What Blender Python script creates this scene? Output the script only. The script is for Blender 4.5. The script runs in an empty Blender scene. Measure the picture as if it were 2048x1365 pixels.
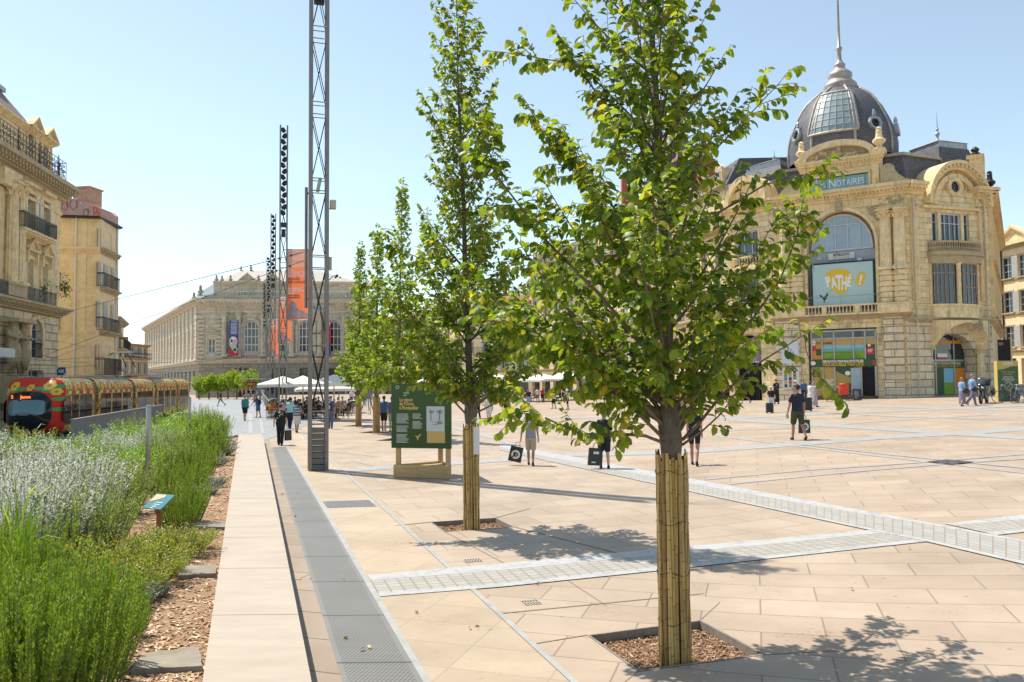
# Town square with young trees, domed building, tram and opera house (bpy, Blender 4.5)
import bpy, bmesh, math, random
from mathutils import Vector, Matrix, geometry, noise
C = bpy.context.scene.collection
R = math.radians
PI = math.pi
rnd = random.Random(7)
FOC = 1600.0
CZ = 2.6
PITCH = math.atan(77.5 / FOC)
ROLL = -0.009
CR = Matrix.Rotation(PI / 2 + PITCH, 3, 'X') @ Matrix.Rotation(ROLL, 3, 'Z')
CP = Vector((0, 0, CZ))
def g(x, y=0):
 t = min(1, max(0, (x - 2) / 10.0))
 z = .5 * t * t * (3 - 2 * t)
 if x > 12: z += .035 * (min(x, 45) - 12)
 return z
def ray(px, py):
 return CR @ Vector(((px - 1024) / FOC, -(py - 682.5) / FOC, -1))
def P(px, py, Y):
 d = ray(px, py)
 return CP + d * (Y / d.y)
def G(px, py, z0=None):
 d = ray(px, py)
 z = 0 if z0 is None else z0
 p = CP
 for i in range(12):
  t = (z - CZ) / d.z
  p = CP + d * t
  if z0 is not None: break
  z = .5 * z + .5 * g(p.x, p.y)
 return Vector((p.x, p.y, z if z0 is not None else g(p.x)))
class MB:
 def __init__(s, M=None):
  s.v = []; s.f = []; s.uv = []; s.mi = []; s.M = M or Matrix.Identity(4); s.cur = 0
  s.smooth = False; s.sm = []
 def add(s, pts, faces, uvs=None):
  b = len(s.v); M = s.M
  loc = [Vector(p) for p in pts]
  s.v += [M @ p for p in loc]
  for k, f in enumerate(faces):
   s.f.append([b + i for i in f])
   s.mi.append(s.cur); s.sm.append(s.smooth)
   if uvs: s.uv += uvs[k]
   else:
    q = [loc[i] for i in f]
    n = Vector((0, 0, 0))
    for i in range(len(q)):
     a, c = q[i], q[(i + 1) % len(q)]
     n += a.cross(c)
    ax, ay, az = abs(n.x), abs(n.y), abs(n.z)
    if ay >= ax and ay >= az: s.uv += [(p.x, p.z) for p in q]
    elif ax >= az: s.uv += [(p.y, p.z) for p in q]
    else: s.uv += [(p.x, p.y) for p in q]
  return s
 def box(s, x0, x1, y0, y1, z0, z1):
  p = [(x0, y0, z0), (x1, y0, z0), (x1, y1, z0), (x0, y1, z0), (x0, y0, z1), (x1, y0, z1), (x1, y1, z1), (x0, y1, z1)]
  return s.add(p, [(0, 3, 2, 1), (4, 5, 6, 7), (0, 1, 5, 4), (1, 2, 6, 5), (2, 3, 7, 6), (3, 0, 4, 7)])
 def cbox(s, x, y, z, sx, sy, sz): return s.box(x - sx / 2, x + sx / 2, y - sy / 2, y + sy / 2, z, z + sz)
 def quad(s, a, b, c, d, uv=None): return s.add([a, b, c, d], [(0, 1, 2, 3)], [uv] if uv else None)
 def prism(s, poly, y0, y1):            # poly in (x,z), front at y0
  n = len(poly)
  p = [(a, y0, b) for a, b in poly] + [(a, y1, b) for a, b in poly]
  fs = [tuple(range(n)), tuple(range(2 * n - 1, n - 1, -1))]
  fs += [(i, i + n, (i + 1) % n + n, (i + 1) % n) for i in range(n)]
  return s.add(p, fs)
 def slab(s, poly, z0, z1):             # poly in (x,y)
  n = len(poly)
  p = [(a, b, z0) for a, b in poly] + [(a, b, z1) for a, b in poly]
  fs = [tuple(range(n - 1, -1, -1)), tuple(range(n, 2 * n))]
  fs += [(i, (i + 1) % n, (i + 1) % n + n, i + n) for i in range(n)]
  return s.add(p, fs)
 def tube(s, pts, rad, n=6, cap=True):
  pts = [Vector(p) for p in pts]
  if not hasattr(rad, '__len__'): rad = [rad] * len(pts)
  vs = []; up = None
  for i, p in enumerate(pts):
   d = (pts[min(i + 1, len(pts) - 1)] - pts[max(i - 1, 0)])
   if d.length < 1e-9: d = Vector((0, 0, 1))
   d.normalize()
   if up is None:
    up = Vector((0, 0, 1)) if abs(d.z) < .9 else Vector((1, 0, 0))
   a = (up - d * up.dot(d))
   if a.length < 1e-6: a = d.orthogonal()
   a.normalize(); b = d.cross(a); up = a
   for k in range(n):
    t = 2 * PI * k / n
    vs.append(p + (a * math.cos(t) + b * math.sin(t)) * rad[i])
  fs = []
  for i in range(len(pts) - 1):
   for k in range(n):
    fs.append((i * n + k, i * n + (k + 1) % n, (i + 1) * n + (k + 1) % n, (i + 1) * n + k))
  if cap:
   fs.append(tuple(range(n - 1, -1, -1))); m = (len(pts) - 1) * n
   fs.append(tuple(m + k for k in range(n)))
  return s.add(vs, fs)
 def lathe(s, prof, x=0, y=0, z=0, n=12, sx=1, sy=1, a0=0, a1=2 * PI, cap=True):
  full = abs(a1 - a0 - 2 * PI) < 1e-6
  m = n if full else n + 1
  vs = []; 
  for r, h in prof:
   for k in range(m):
    t = a0 + (a1 - a0) * k / n
    vs.append((x + r * math.cos(t) * sx, y + r * math.sin(t) * sy, z + h))
  fs = []
  for i in range(len(prof) - 1):
   for k in range(n):
    k2 = (k + 1) % m
    fs.append((i * m + k, i * m + k2, (i + 1) * m + k2, (i + 1) * m + k))
  if full and cap:
   if prof[0][0] > 1e-4: fs.append(tuple(range(m - 1, -1, -1)))
   if prof[-1][0] > 1e-4: fs.append(tuple((len(prof) - 1) * m + k for k in range(m)))
  return s.add(vs, fs)
 def ell(s, c, r, n=8, m=6, rot=None):
  vs = []; rot = rot or Matrix.Identity(3); c = Vector(c)
  for i in range(m + 1):
   ph = PI * i / m - PI / 2
   for k in range(n):
    t = 2 * PI * k / n
    vs.append(c + rot @ Vector((math.cos(ph) * math.cos(t) * r[0], math.cos(ph) * math.sin(t) * r[1], math.sin(ph) * r[2])))
  fs = [(i * n + k, i * n + (k + 1) % n, (i + 1) * n + (k + 1) % n, (i + 1) * n + k) for i in range(m) for k in range(n)]
  return s.add(vs, fs)
 def build(s, name, mats, parent=None, off=None, smooth=None):
  me = bpy.data.meshes.new(name)
  off = off if off is not None else (parent_off(parent) if parent else Vector((0, 0, 0)))
  me.from_pydata([v - off for v in s.v], [], s.f)
  uvl = me.uv_layers.new(name='UVMap')
  flat = [c for uv in s.uv for c in uv]
  uvl.data.foreach_set('uv', flat)
  if not isinstance(mats, (list, tuple)): mats = [mats]
  for m in mats: me.materials.append(m)
  me.polygons.foreach_set('material_index', s.mi)
  sm = s.sm if smooth is None else [smooth] * len(s.f)
  me.polygons.foreach_set('use_smooth', sm)
  me.update()
  o = bpy.data.objects.new(name, me); C.objects.link(o)
  if parent: o.parent = parent
  return o
def parent_off(p):
 o = Vector((0, 0, 0))
 while p is not None:
  if p.get('_w'): o += Vector(p.location)
  p = p.parent
 return o
def tag(o, label=None, cat=None, group=None, kind=None):
 if label: o['label'] = label
 if cat: o['category'] = cat
 if group: o['group'] = group
 if kind: o['kind'] = kind
 return o
def thing(name, label, cat, loc=(0, 0, 0), rz=0, group=None, world=False):
 o = bpy.data.objects.new(name, None); C.objects.link(o)
 o.location = loc; o.rotation_euler = (0, 0, rz)
 o.empty_display_size = .3
 if world: o['_w'] = 1
 return tag(o, label, cat, group)
def struct(o): o['kind'] = 'structure'; return o
def dup(root, loc, rz=None, label=None, group=None, scale=None):
 def cp(o, par):
  c = o.copy(); C.objects.link(c); c.parent = par
  for ch in list(o.children): cp(ch, c)
  return c
 r = cp(root, None); r.location = loc
 if rz is not None: r.rotation_euler = (0, 0, rz)
 if label: r['label'] = label
 if group: r['group'] = group
 if scale: r.scale = (scale,) * 3 if not hasattr(scale, '__len__') else scale
 return r
def fmat(p, ux, uy):                       # frame: x along (ux,uy), y inward, z up
 l = math.hypot(ux, uy); ux /= l; uy /= l
 return Matrix(((ux, -uy, 0, p[0]), (uy, ux, 0, p[1]), (0, 0, 1, p[2]), (0, 0, 0, 1)))
class Face:
 """a facade plane; q(px,py) turns a photo pixel into (u,z) on it"""
 def __init__(s, p0, p1):
  s.p0 = Vector(p0); d = Vector((p1[0] - p0[0], p1[1] - p0[1], 0)); s.L = d.length
  d.normalize(); s.u = d; s.n = Vector((-d.y, d.x, 0)); s.M = fmat(p0, d.x, d.y)
 def q(s, px, py, y=0):
  d = ray(px, py); n = s.n
  t = ((s.p0 + n * y) - CP).dot(n) / d.dot(n)
  w = CP + d * t - s.p0
  return w.dot(s.u), w.z
 def at(s, u, y=0, z=0): return s.p0 + s.u * u + s.n * y + Vector((0, 0, z))
 def mb(s): return MB(s.M)
def txt(s, size, mat, parent, M, name='lettering', align='LEFT', bold=0.0, ext=.004, sx=1, space=1, fit=None):
 cu = bpy.data.curves.new(name, 'FONT'); cu.body = s; cu.size = size; cu.extrude = ext
 cu.align_x = align; cu.offset = bold; cu.resolution_u = 3; cu.space_character = space
 o = bpy.data.objects.new(name, cu); C.objects.link(o)
 dg = bpy.context.evaluated_depsgraph_get(); dg.update()
 me = bpy.data.meshes.new_from_object(o.evaluated_get(dg))
 bpy.data.objects.remove(o)
 me.materials.clear(); me.materials.append(mat)
 if fit:
  w = max(v.co.x for v in me.vertices) - min(v.co.x for v in me.vertices)
  sx = fit / max(w, 1e-6)
 me.transform(Matrix.Diagonal((sx, 1, 1, 1)))
 off = parent_off(parent)
 me.transform(Matrix.Translation(-off) @ M @ Matrix.Rotation(PI / 2, 4, 'X'))
 me.name = name
 o = bpy.data.objects.new(name, me); C.objects.link(o); o.parent = parent
 return o
def TM(M, u, y, z, extra=None): return M @ Matrix.Translation((u, y, z)) @ (extra or Matrix.Identity(4))
class NT:
 def __init__(s, name):
  s.m = bpy.data.materials.new(name); s.m.use_nodes = True
  s.t = s.m.node_tree; s.b = s.t.nodes['Principled BSDF']; s.out = s.t.nodes['Material Output']
 def n(s, ty, **k):
  nd = s.t.nodes.new(ty)
  for a, b in k.items():
   if a.startswith('i_'):
    key = a[2:]; key = int(key) if key.isdigit() else key.replace('_', ' ')
    nd.inputs[key].default_value = b
   else: setattr(nd, a, b)
  return nd
 def l(s, a, ai, b, bi):
  s.t.links.new(a.outputs[ai], b.inputs[bi]); return b
def c4(c): return (c[0], c[1], c[2], 1)
_cache = {}
def mat(name, col, rough=.6, metal=0, var=0.0, vscale=3.0, col2=None, bump=0, bscale=20, coord='Object', spec=.5, emit=None, es=1, alpha=None, stretch=None, trans=None):
 if name in _cache: return _cache[name]
 t = NT(name); b = t.b
 b.inputs['Roughness'].default_value = rough; b.inputs['Metallic'].default_value = metal
 b.inputs['Specular IOR Level'].default_value = spec
 b.inputs['Base Color'].default_value = c4(col)
 tc = t.n('ShaderNodeTexCoord'); src = tc
 mp = t.n('ShaderNodeMapping')
 if stretch: mp.inputs['Scale'].default_value = stretch
 t.l(tc, coord, mp, 0)
 if var or col2:
  nz = t.n('ShaderNodeTexNoise', i_Scale=vscale, i_Detail=6, i_Roughness=.65)
  t.l(mp, 0, nz, 'Vector')
  mx = t.n('ShaderNodeMix', data_type='RGBA')
  c2 = col2 or tuple(c * (1 - var) for c in col)
  c1 = col if col2 else tuple(min(1, c * (1 + var)) for c in col)
  mx.inputs[6].default_value = c4(c1); mx.inputs[7].default_value = c4(c2)
  rp = t.n('ShaderNodeMapRange', i_1=.32, i_2=.68)
  t.l(nz, 0, rp, 0); t.l(rp, 0, mx, 0); t.l(mx, 2, b, 'Base Color')
 if bump:
  nb = t.n('ShaderNodeTexNoise', i_Scale=bscale, i_Detail=5); t.l(mp, 0, nb, 'Vector')
  bm = t.n('ShaderNodeBump', i_Strength=bump, i_Distance=.02); t.l(nb, 0, bm, 'Height'); t.l(bm, 0, b, 'Normal')
 if emit: b.inputs['Emission Color'].default_value = c4(emit); b.inputs['Emission Strength'].default_value = es
 if alpha is not None: b.inputs['Alpha'].default_value = alpha
 _cache[name] = t.m; return t.m
def stone(name, col, joint=None, bw=.9, bh=.38, stain=.35, jw=.012, coord='UV', bump=.5, dark=(.10, .09, .07), sscale=.35, rot=0, offs=.5, var=.12, rough=.85, fine=.25):
 """coursed stone: brick joints in metres on UV, mottling and vertical weather stains"""
 if name in _cache: return _cache[name]
 t = NT(name); b = t.b; b.inputs['Roughness'].default_value = rough; b.inputs['Specular IOR Level'].default_value = .3
 tc = t.n('ShaderNodeTexCoord'); mp = t.n('ShaderNodeMapping'); t.l(tc, coord, mp, 0)
 mp.inputs['Rotation'].default_value = (0, 0, rot)
 br = t.n('ShaderNodeTexBrick'); br.offset = offs
 br.inputs['Scale'].default_value = 1; br.inputs['Mortar Size'].default_value = jw; br.inputs['Mortar Smooth'].default_value = .15
 br.inputs['Brick Width'].default_value = bw; br.inputs['Row Height'].default_value = bh; br.inputs['Bias'].default_value = -.1
 j = joint or tuple(c * .45 for c in col)
 br.inputs['Color1'].default_value = c4(tuple(min(1, c * (1 + var)) for c in col)); br.inputs['Color2'].default_value = c4(tuple(c * (1 - var) for c in col))
 br.inputs['Mortar'].default_value = c4(j)
 t.l(mp, 0, br, 'Vector')
 n1 = t.n('ShaderNodeTexNoise', i_Scale=2.2, i_Detail=8, i_Roughness=.7); t.l(mp, 0, n1, 'Vector')
 m1 = t.n('ShaderNodeMix', data_type='RGBA', blend_type='MULTIPLY'); m1.inputs[0].default_value = 1
 r1 = t.n('ShaderNodeMapRange', i_1=.25, i_2=.75, i_3=1 - fine, i_4=1 + fine * .5); t.l(n1, 0, r1, 0)
 t.l(br, 0, m1, 6); t.l(r1, 0, m1, 7)
 mp2 = t.n('ShaderNodeMapping'); mp2.inputs['Scale'].default_value = (1.6, .28, 1) if coord == 'UV' else (1, 1, 1)
 t.l(tc, coord, mp2, 0)
 n2 = t.n('ShaderNodeTexNoise', i_Scale=sscale * 3, i_Detail=9, i_Roughness=.72); t.l(mp2, 0, n2, 'Vector')
 r2 = t.n('ShaderNodeMapRange', i_1=.53, i_2=.74, i_3=0, i_4=stain); t.l(n2, 0, r2, 0)
 m2 = t.n('ShaderNodeMix', data_type='RGBA'); t.l(r2, 0, m2, 0); t.l(m1, 2, m2, 6); m2.inputs[7].default_value = c4(dark)
 t.l(m2, 2, b, 'Base Color')
 if bump:
  ad = t.n('ShaderNodeMath', operation='MULTIPLY_ADD', i_1=.35); t.l(n1, 0, ad, 0)
  iv = t.n('ShaderNodeMath', operation='SUBTRACT', i_0=1.0); t.l(br, 1, iv, 1); t.l(iv, 0, ad, 2)
  bm = t.n('ShaderNodeBump', i_Strength=bump, i_Distance=.02); t.l(ad, 0, bm, 'Height'); t.l(bm, 0, b, 'Normal')
 _cache[name] = t.m; return t.m
def leafmat(name, c1, c2, c3=None, trans=.45, rough=.45, yell=.06, tt=(2.2, 2.0, .7)):
 if name in _cache: return _cache[name]
 t = NT(name); b = t.b
 ge = t.n('ShaderNodeNewGeometry')
 cr = t.n('ShaderNodeValToRGB'); el = cr.color_ramp.elements
 el[0].color = c4(c1); el[1].color = c4(c2); el[1].position = 1 - yell * 2
 if c3: e = el.new(1.0); e.color = c4(c3)
 t.l(ge, 'Random Per Island', cr, 0)
 tc = t.n('ShaderNodeTexCoord'); nz = t.n('ShaderNodeTexNoise', i_Scale=60, i_Detail=3); t.l(tc, 'Object', nz, 'Vector')
 mx = t.n('ShaderNodeMix', data_type='RGBA', blend_type='MULTIPLY'); mx.inputs[0].default_value = .5
 t.l(cr, 0, mx, 6); t.l(nz, 0, mx, 7)
 sc = t.n('ShaderNodeMix', data_type='RGBA', blend_type='MULTIPLY'); sc.inputs[0].default_value = 1
 sc.inputs[7].default_value = (1.3, 1.3, 1.3, 1); t.l(mx, 2, sc, 6)
 t.l(sc, 2, b, 'Base Color'); b.inputs['Roughness'].default_value = rough; b.inputs['Specular IOR Level'].default_value = .4
 tr = t.n('ShaderNodeBsdfTranslucent'); tm = t.n('ShaderNodeMix', data_type='RGBA', blend_type='MULTIPLY'); tm.inputs[0].default_value = 1
 tm.inputs[7].default_value = c4(tt); t.l(sc, 2, tm, 6); t.l(tm, 2, tr, 0)
 ms = t.n('ShaderNodeMixShader', i_0=trans); t.l(b, 0, ms, 1); t.l(tr, 0, ms, 2); t.l(ms, 0, t.out, 0)
 _cache[name] = t.m; return t.m
def glass(name='window_glass', col=(.02, .03, .04), rough=.08):
 return mat(name, col, rough=rough, spec=1.0, var=.5, vscale=.6)
def paving(name, col, rot, bw, bh, joint=(.245, .195, .15), offs=.5, var=.07, jw=.010):
 """stone slabs laid in plan, rotated"""
 t = NT(name); b = t.b; b.inputs['Roughness'].default_value = .62; b.inputs['Specular IOR Level'].default_value = .35
 tc = t.n('ShaderNodeTexCoord'); mp = t.n('ShaderNodeMapping'); t.l(tc, 'Object', mp, 0); mp.inputs['Rotation'].default_value = (0, 0, rot)
 br = t.n('ShaderNodeTexBrick'); br.offset = offs
 for k, v in (('Scale', 1), ('Mortar Size', jw), ('Mortar Smooth', .1), ('Brick Width', bw), ('Row Height', bh), ('Bias', 0)): br.inputs[k].default_value = v
 br.inputs['Color1'].default_value = c4(tuple(c * (1 + var) for c in col)); br.inputs['Color2'].default_value = c4((col[0] * (1 - var), col[1] * (1 - var * 1.3), col[2] * (1 - var * 1.6))); br.inputs['Mortar'].default_value = c4(joint)
 t.l(mp, 0, br, 'Vector')
 n1 = t.n('ShaderNodeTexNoise', i_Scale=1.1, i_Detail=9, i_Roughness=.7); t.l(mp, 0, n1, 'Vector')
 r1 = t.n('ShaderNodeMapRange', i_1=.3, i_2=.7, i_3=.87, i_4=1.06); t.l(n1, 0, r1, 0)
 m1 = t.n('ShaderNodeMix', data_type='RGBA', blend_type='MULTIPLY'); m1.inputs[0].default_value = 1; t.l(br, 0, m1, 6); t.l(r1, 0, m1, 7)
 n3 = t.n('ShaderNodeTexNoise', i_Scale=22, i_Detail=4, i_Roughness=.7); t.l(mp, 0, n3, 'Vector')
 n4 = t.n('ShaderNodeTexNoise', i_Scale=.9, i_Detail=3); t.l(mp, 0, n4, 'Vector')
 mu = t.n('ShaderNodeMath', operation='MULTIPLY'); t.l(n3, 0, mu, 0); t.l(n4, 0, mu, 1)
 r3 = t.n('ShaderNodeMapRange', i_1=.355, i_2=.40, i_3=0, i_4=.55); t.l(mu, 0, r3, 0)
 m2 = t.n('ShaderNodeMix', data_type='RGBA'); t.l(r3, 0, m2, 0); t.l(m1, 2, m2, 6); m2.inputs[7].default_value = (.26, .16, .10, 1)
 v = t.n('ShaderNodeTexVoronoi', i_Scale=2.6); t.l(mp, 0, v, 'Vector'); lt = t.n('ShaderNodeMapRange', i_1=.05, i_2=.07, i_3=.5, i_4=0); t.l(v, 'Distance', lt, 0)
 n5 = t.n('ShaderNodeTexNoise', i_Scale=.35, i_Detail=7, i_Roughness=.6, i_Distortion=.8); t.l(tc, 'Object', n5, 'Vector'); r5 = t.n('ShaderNodeMapRange', i_1=.35, i_2=.7, i_3=.86, i_4=1.08); t.l(n5, 0, r5, 0)
 m4 = t.n('ShaderNodeMix', data_type='RGBA'); t.l(lt, 0, m4, 0); t.l(m2, 2, m4, 6); m4.inputs[7].default_value = (.12, .10, .08, 1)
 m5 = t.n('ShaderNodeMix', data_type='RGBA', blend_type='MULTIPLY'); m5.inputs[0].default_value = 1; t.l(m4, 2, m5, 6); t.l(r5, 0, m5, 7)
 t.l(m5, 2, b, 'Base Color')
 bm = t.n('ShaderNodeBump', i_Strength=.35, i_Distance=.01); iv = t.n('ShaderNodeMath', operation='SUBTRACT', i_0=1.0); t.l(br, 1, iv, 1)
 ad = t.n('ShaderNodeMath', operation='MULTIPLY_ADD', i_1=.25); t.l(n3, 0, ad, 0); t.l(iv, 0, ad, 2); t.l(ad, 0, bm, 'Height'); t.l(bm, 0, b, 'Normal')
 return t.m
def grate_mat():
 t = NT('perforated_steel'); b = t.b; b.inputs['Roughness'].default_value = .55; b.inputs['Metallic'].default_value = .1
 tc = t.n('ShaderNodeTexCoord'); sp = t.n('ShaderNodeSeparateXYZ'); t.l(tc, 'UV', sp, 0)
 def m(op, a, b2=None, c=None, **k):
  n = t.n('ShaderNodeMath', operation=op)
  for i, v in enumerate((a, b2, c)):
   if v is None: continue
   if isinstance(v, tuple): t.l(v[0], v[1], n, i)
   else: n.inputs[i].default_value = v
  return (n, 0)
 s = 1 / .034
 x = m('MULTIPLY', (sp, 0), s); y = m('MULTIPLY', (sp, 1), s)
 row = m('FLOOR', x); par = m('MULTIPLY', m('MODULO', row, 2.0), .5)
 fx = m('SUBTRACT', m('FRACT', x), .5); fy = m('SUBTRACT', m('FRACT', m('ADD', y, par)), .5)
 d = m('SQRT', m('ADD', m('MULTIPLY', fx, fx), m('MULTIPLY', fy, fy)))
 hole = m('LESS_THAN', d, .27)
 e1 = m('GREATER_THAN', (sp, 1), .045); e2 = m('LESS_THAN', (sp, 1), .575)
 pm = m('GREATER_THAN', m('FRACT', m('DIVIDE', (sp, 0), 1.5)), .02)
 hole = m('MULTIPLY', m('MULTIPLY', hole, e1), e2)
 mx = t.n('ShaderNodeMix', data_type='RGBA'); mx.inputs[6].default_value = (.42, .42, .42, 1); mx.inputs[7].default_value = (.03, .03, .03, 1)
 nz = t.n('ShaderNodeTexNoise', i_Scale=1.3, i_Detail=6); t.l(tc, 'UV', nz, 'Vector')
 m0 = t.n('ShaderNodeMix', data_type='RGBA'); m0.inputs[6].default_value = (.15, .145, .14, 1); m0.inputs[7].default_value = (.235, .225, .21, 1); t.l(nz, 0, m0, 0)
 t.l(hole[0], 0, mx, 0); t.l(m0, 2, mx, 6)
 mj = t.n('ShaderNodeMix', data_type='RGBA'); mj.inputs[6].default_value = (.05, .05, .05, 1); t.l(pm[0], 0, mj, 0); t.l(mx, 2, mj, 7)
 t.l(mj, 2, b, 'Base Color'); return t.m
M_ = {}
LIME = (.50, .39, .23)
M_['lime'] = stone('warm_limestone', (.78, .61, .36), stain=.8, bw=1.1, bh=.42, fine=.4, bump=.9)
M_['limeplain'] = stone('dressed_limestone', (.78, .61, .36), stain=.75, sscale=.6, fine=.4, bw=40, bh=40, jw=0)
M_['limecorn'] = stone('weathered_cornice_stone', (.74, .56, .31), stain=.95, bw=1.6, bh=40, jw=.006, sscale=.9)
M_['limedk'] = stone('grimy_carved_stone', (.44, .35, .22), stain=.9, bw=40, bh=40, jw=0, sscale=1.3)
M_['rust'] = stone('rusticated_limestone', (.72, .60, .43), stain=.75, bw=1.3, bh=.55, jw=.035, bump=1)
M_['grey'] = stone('grey_limestone', (.64, .57, .45), stain=.7, bw=1.2, bh=.5)
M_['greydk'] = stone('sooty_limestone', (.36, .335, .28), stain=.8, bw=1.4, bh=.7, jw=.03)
M_['render'] = stone('yellow_render', (.76, .61, .37), stain=.35, bw=60, bh=60, jw=0, dark=(.25, .18, .10), sscale=.25)
M_['renderpale'] = stone('pale_render', (.77, .62, .40), stain=.3, bw=60, bh=60, jw=0, dark=(.3, .24, .16), sscale=.25)
M_['pink'] = stone('faded_pink_plaster', (.50, .36, .33), stain=.5, bw=60, bh=60, jw=0, dark=(.30, .26, .26), sscale=.6)
M_['slate'] = stone('slate_scales', (.13, .122, .132), joint=(.035, .04, .05), bw=.22, bh=.16, jw=.012, stain=.2, var=.2, rough=.5, dark=(.2, .2, .22))
M_['zinc'] = mat('zinc_sheet', (.33, .36, .40), rough=.42, metal=.3, var=.25, vscale=2)
M_['zincwarm'] = mat('aged_zinc_sheet', (.36, .31, .28), rough=.5, metal=.2, var=.25, vscale=2)
M_['tile'] = stone('roman_roof_tiles', (.42, .17, .09), joint=(.16, .06, .03), bw=.2, bh=.35, jw=.035, stain=.2, var=.3, bump=1)
M_['iron'] = mat('black_wrought_iron', (.030, .028, .028), rough=.5, metal=.4)
M_['ironbr'] = mat('brown_wrought_iron', (.075, .06, .05), rough=.6, var=.3, vscale=8)
M_['white'] = mat('white_paint', (.66, .66, .64), rough=.5, var=.08)
M_['winframe'] = mat('pale_grey_window_paint', (.50, .53, .58), rough=.5, var=.1)
M_['shutter'] = mat('grey_shutter_paint', (.42, .43, .43), rough=.6, var=.15, vscale=5)
M_['glass'] = glass()
M_['glassblue'] = mat('pale_blue_panes', (.30, .40, .50), rough=.25, spec=.8, var=.15, vscale=.8)  # pale blue panes, lighter than the plain window glass
M_['dark'] = mat('dark_interior', (.012, .012, .014), rough=.9)
M_['steel'] = mat('galvanised_mast_steel', (.23, .21, .20), rough=.45, metal=.35, var=.15, vscale=4)
M_['steelpale'] = mat('brushed_post_steel', (.40, .39, .36), rough=.4, metal=.5, var=.1)
M_['black'] = mat('black_plastic', (.018, .018, .02), rough=.5)
M_['rubber'] = mat('tyre_rubber', (.02, .02, .02), rough=.8)
M_['wood'] = mat('pale_pine_boards', (.56, .40, .20), rough=.65, col2=(.42, .27, .12), vscale=2.5, stretch=(1, 1, 9), bump=.1)
M_['darkwood'] = mat('dark_cafe_wood', (.10, .05, .025), rough=.6, var=.3)
M_['canvas'] = mat('cream_parasol_canvas', (.74, .70, .62), rough=.8, var=.05)
M_['bark'] = mat('grey_green_bark', (.17, .135, .10), rough=.9, col2=(.08, .07, .055), vscale=9, bump=.9, bscale=40, stretch=(1, 1, .5))
M_['twig'] = mat('brown_twig_bark', (.16, .12, .085), rough=.9, var=.3, vscale=12)
M_['marble'] = mat('veined_white_marble', (.39, .38, .36), rough=.5, col2=(.29, .285, .28), vscale=3.5, coord='Object')
M_['concrete'] = mat('grey_concrete', (.32, .31, .29), rough=.85, var=.18, vscale=1.5, bump=.2)
M_['concretedk'] = mat('dark_wall_panel', (.145, .14, .13), rough=.8, var=.12, vscale=3)
class Ln:                                   # straight line on a level, X as function of Y
 def __init__(s, a, b): s.a = a; s.k = (b.x - a.x) / (b.y - a.y)
 def __call__(s, Y): return s.a.x + s.k * (Y - s.a.y)
WZ = .40                                    # bench wall height
wl = Ln(G(408, 1365, WZ), G(478, 868, WZ)); wr = Ln(G(617, 1365, WZ), G(524, 868, WZ))
WY1 = G(500, 868, WZ).y
ga = Ln(G(684.6, 1365), G(543, 894)); gb = Ln(G(846, 1365), G(562, 878))
l1 = Ln(G(862, 1365), G(567, 878))
l2a = Ln(G(1140, 1365), G(656, 917)); l2b = Ln(G(1156, 1365), G(661, 917))
SD = Vector((ga.k, 1, 0)).normalized(); SANG = math.atan2(SD.x, SD.y)     # direction of the strips
def sq(c, r, ang=0):
 return [Vector((c.x + r * (a * math.cos(ang) - b * math.sin(ang)), c.y + r * (a * math.sin(ang) + b * math.cos(ang)), 0)) for a, b in ((-1, -1), (1, -1), (1, 1), (-1, 1))]
T1 = G(1350, 1311); T2 = G(943, 1057)
T3 = G(797, 880); T4 = G(753, 865); T5 = G(717, 852)
pits = [[G(1276, 1344), G(1532, 1310), G(1401, 1241), G(1174, 1271)], [G(889, 1064.7), G(1030, 1055), G(992, 1036), G(860, 1044.6)],
  sq(T3, .75, -.3), sq(T4, .7, -.3), sq(T5, .7, -.3)]
T3b = G(1013, 806)
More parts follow.
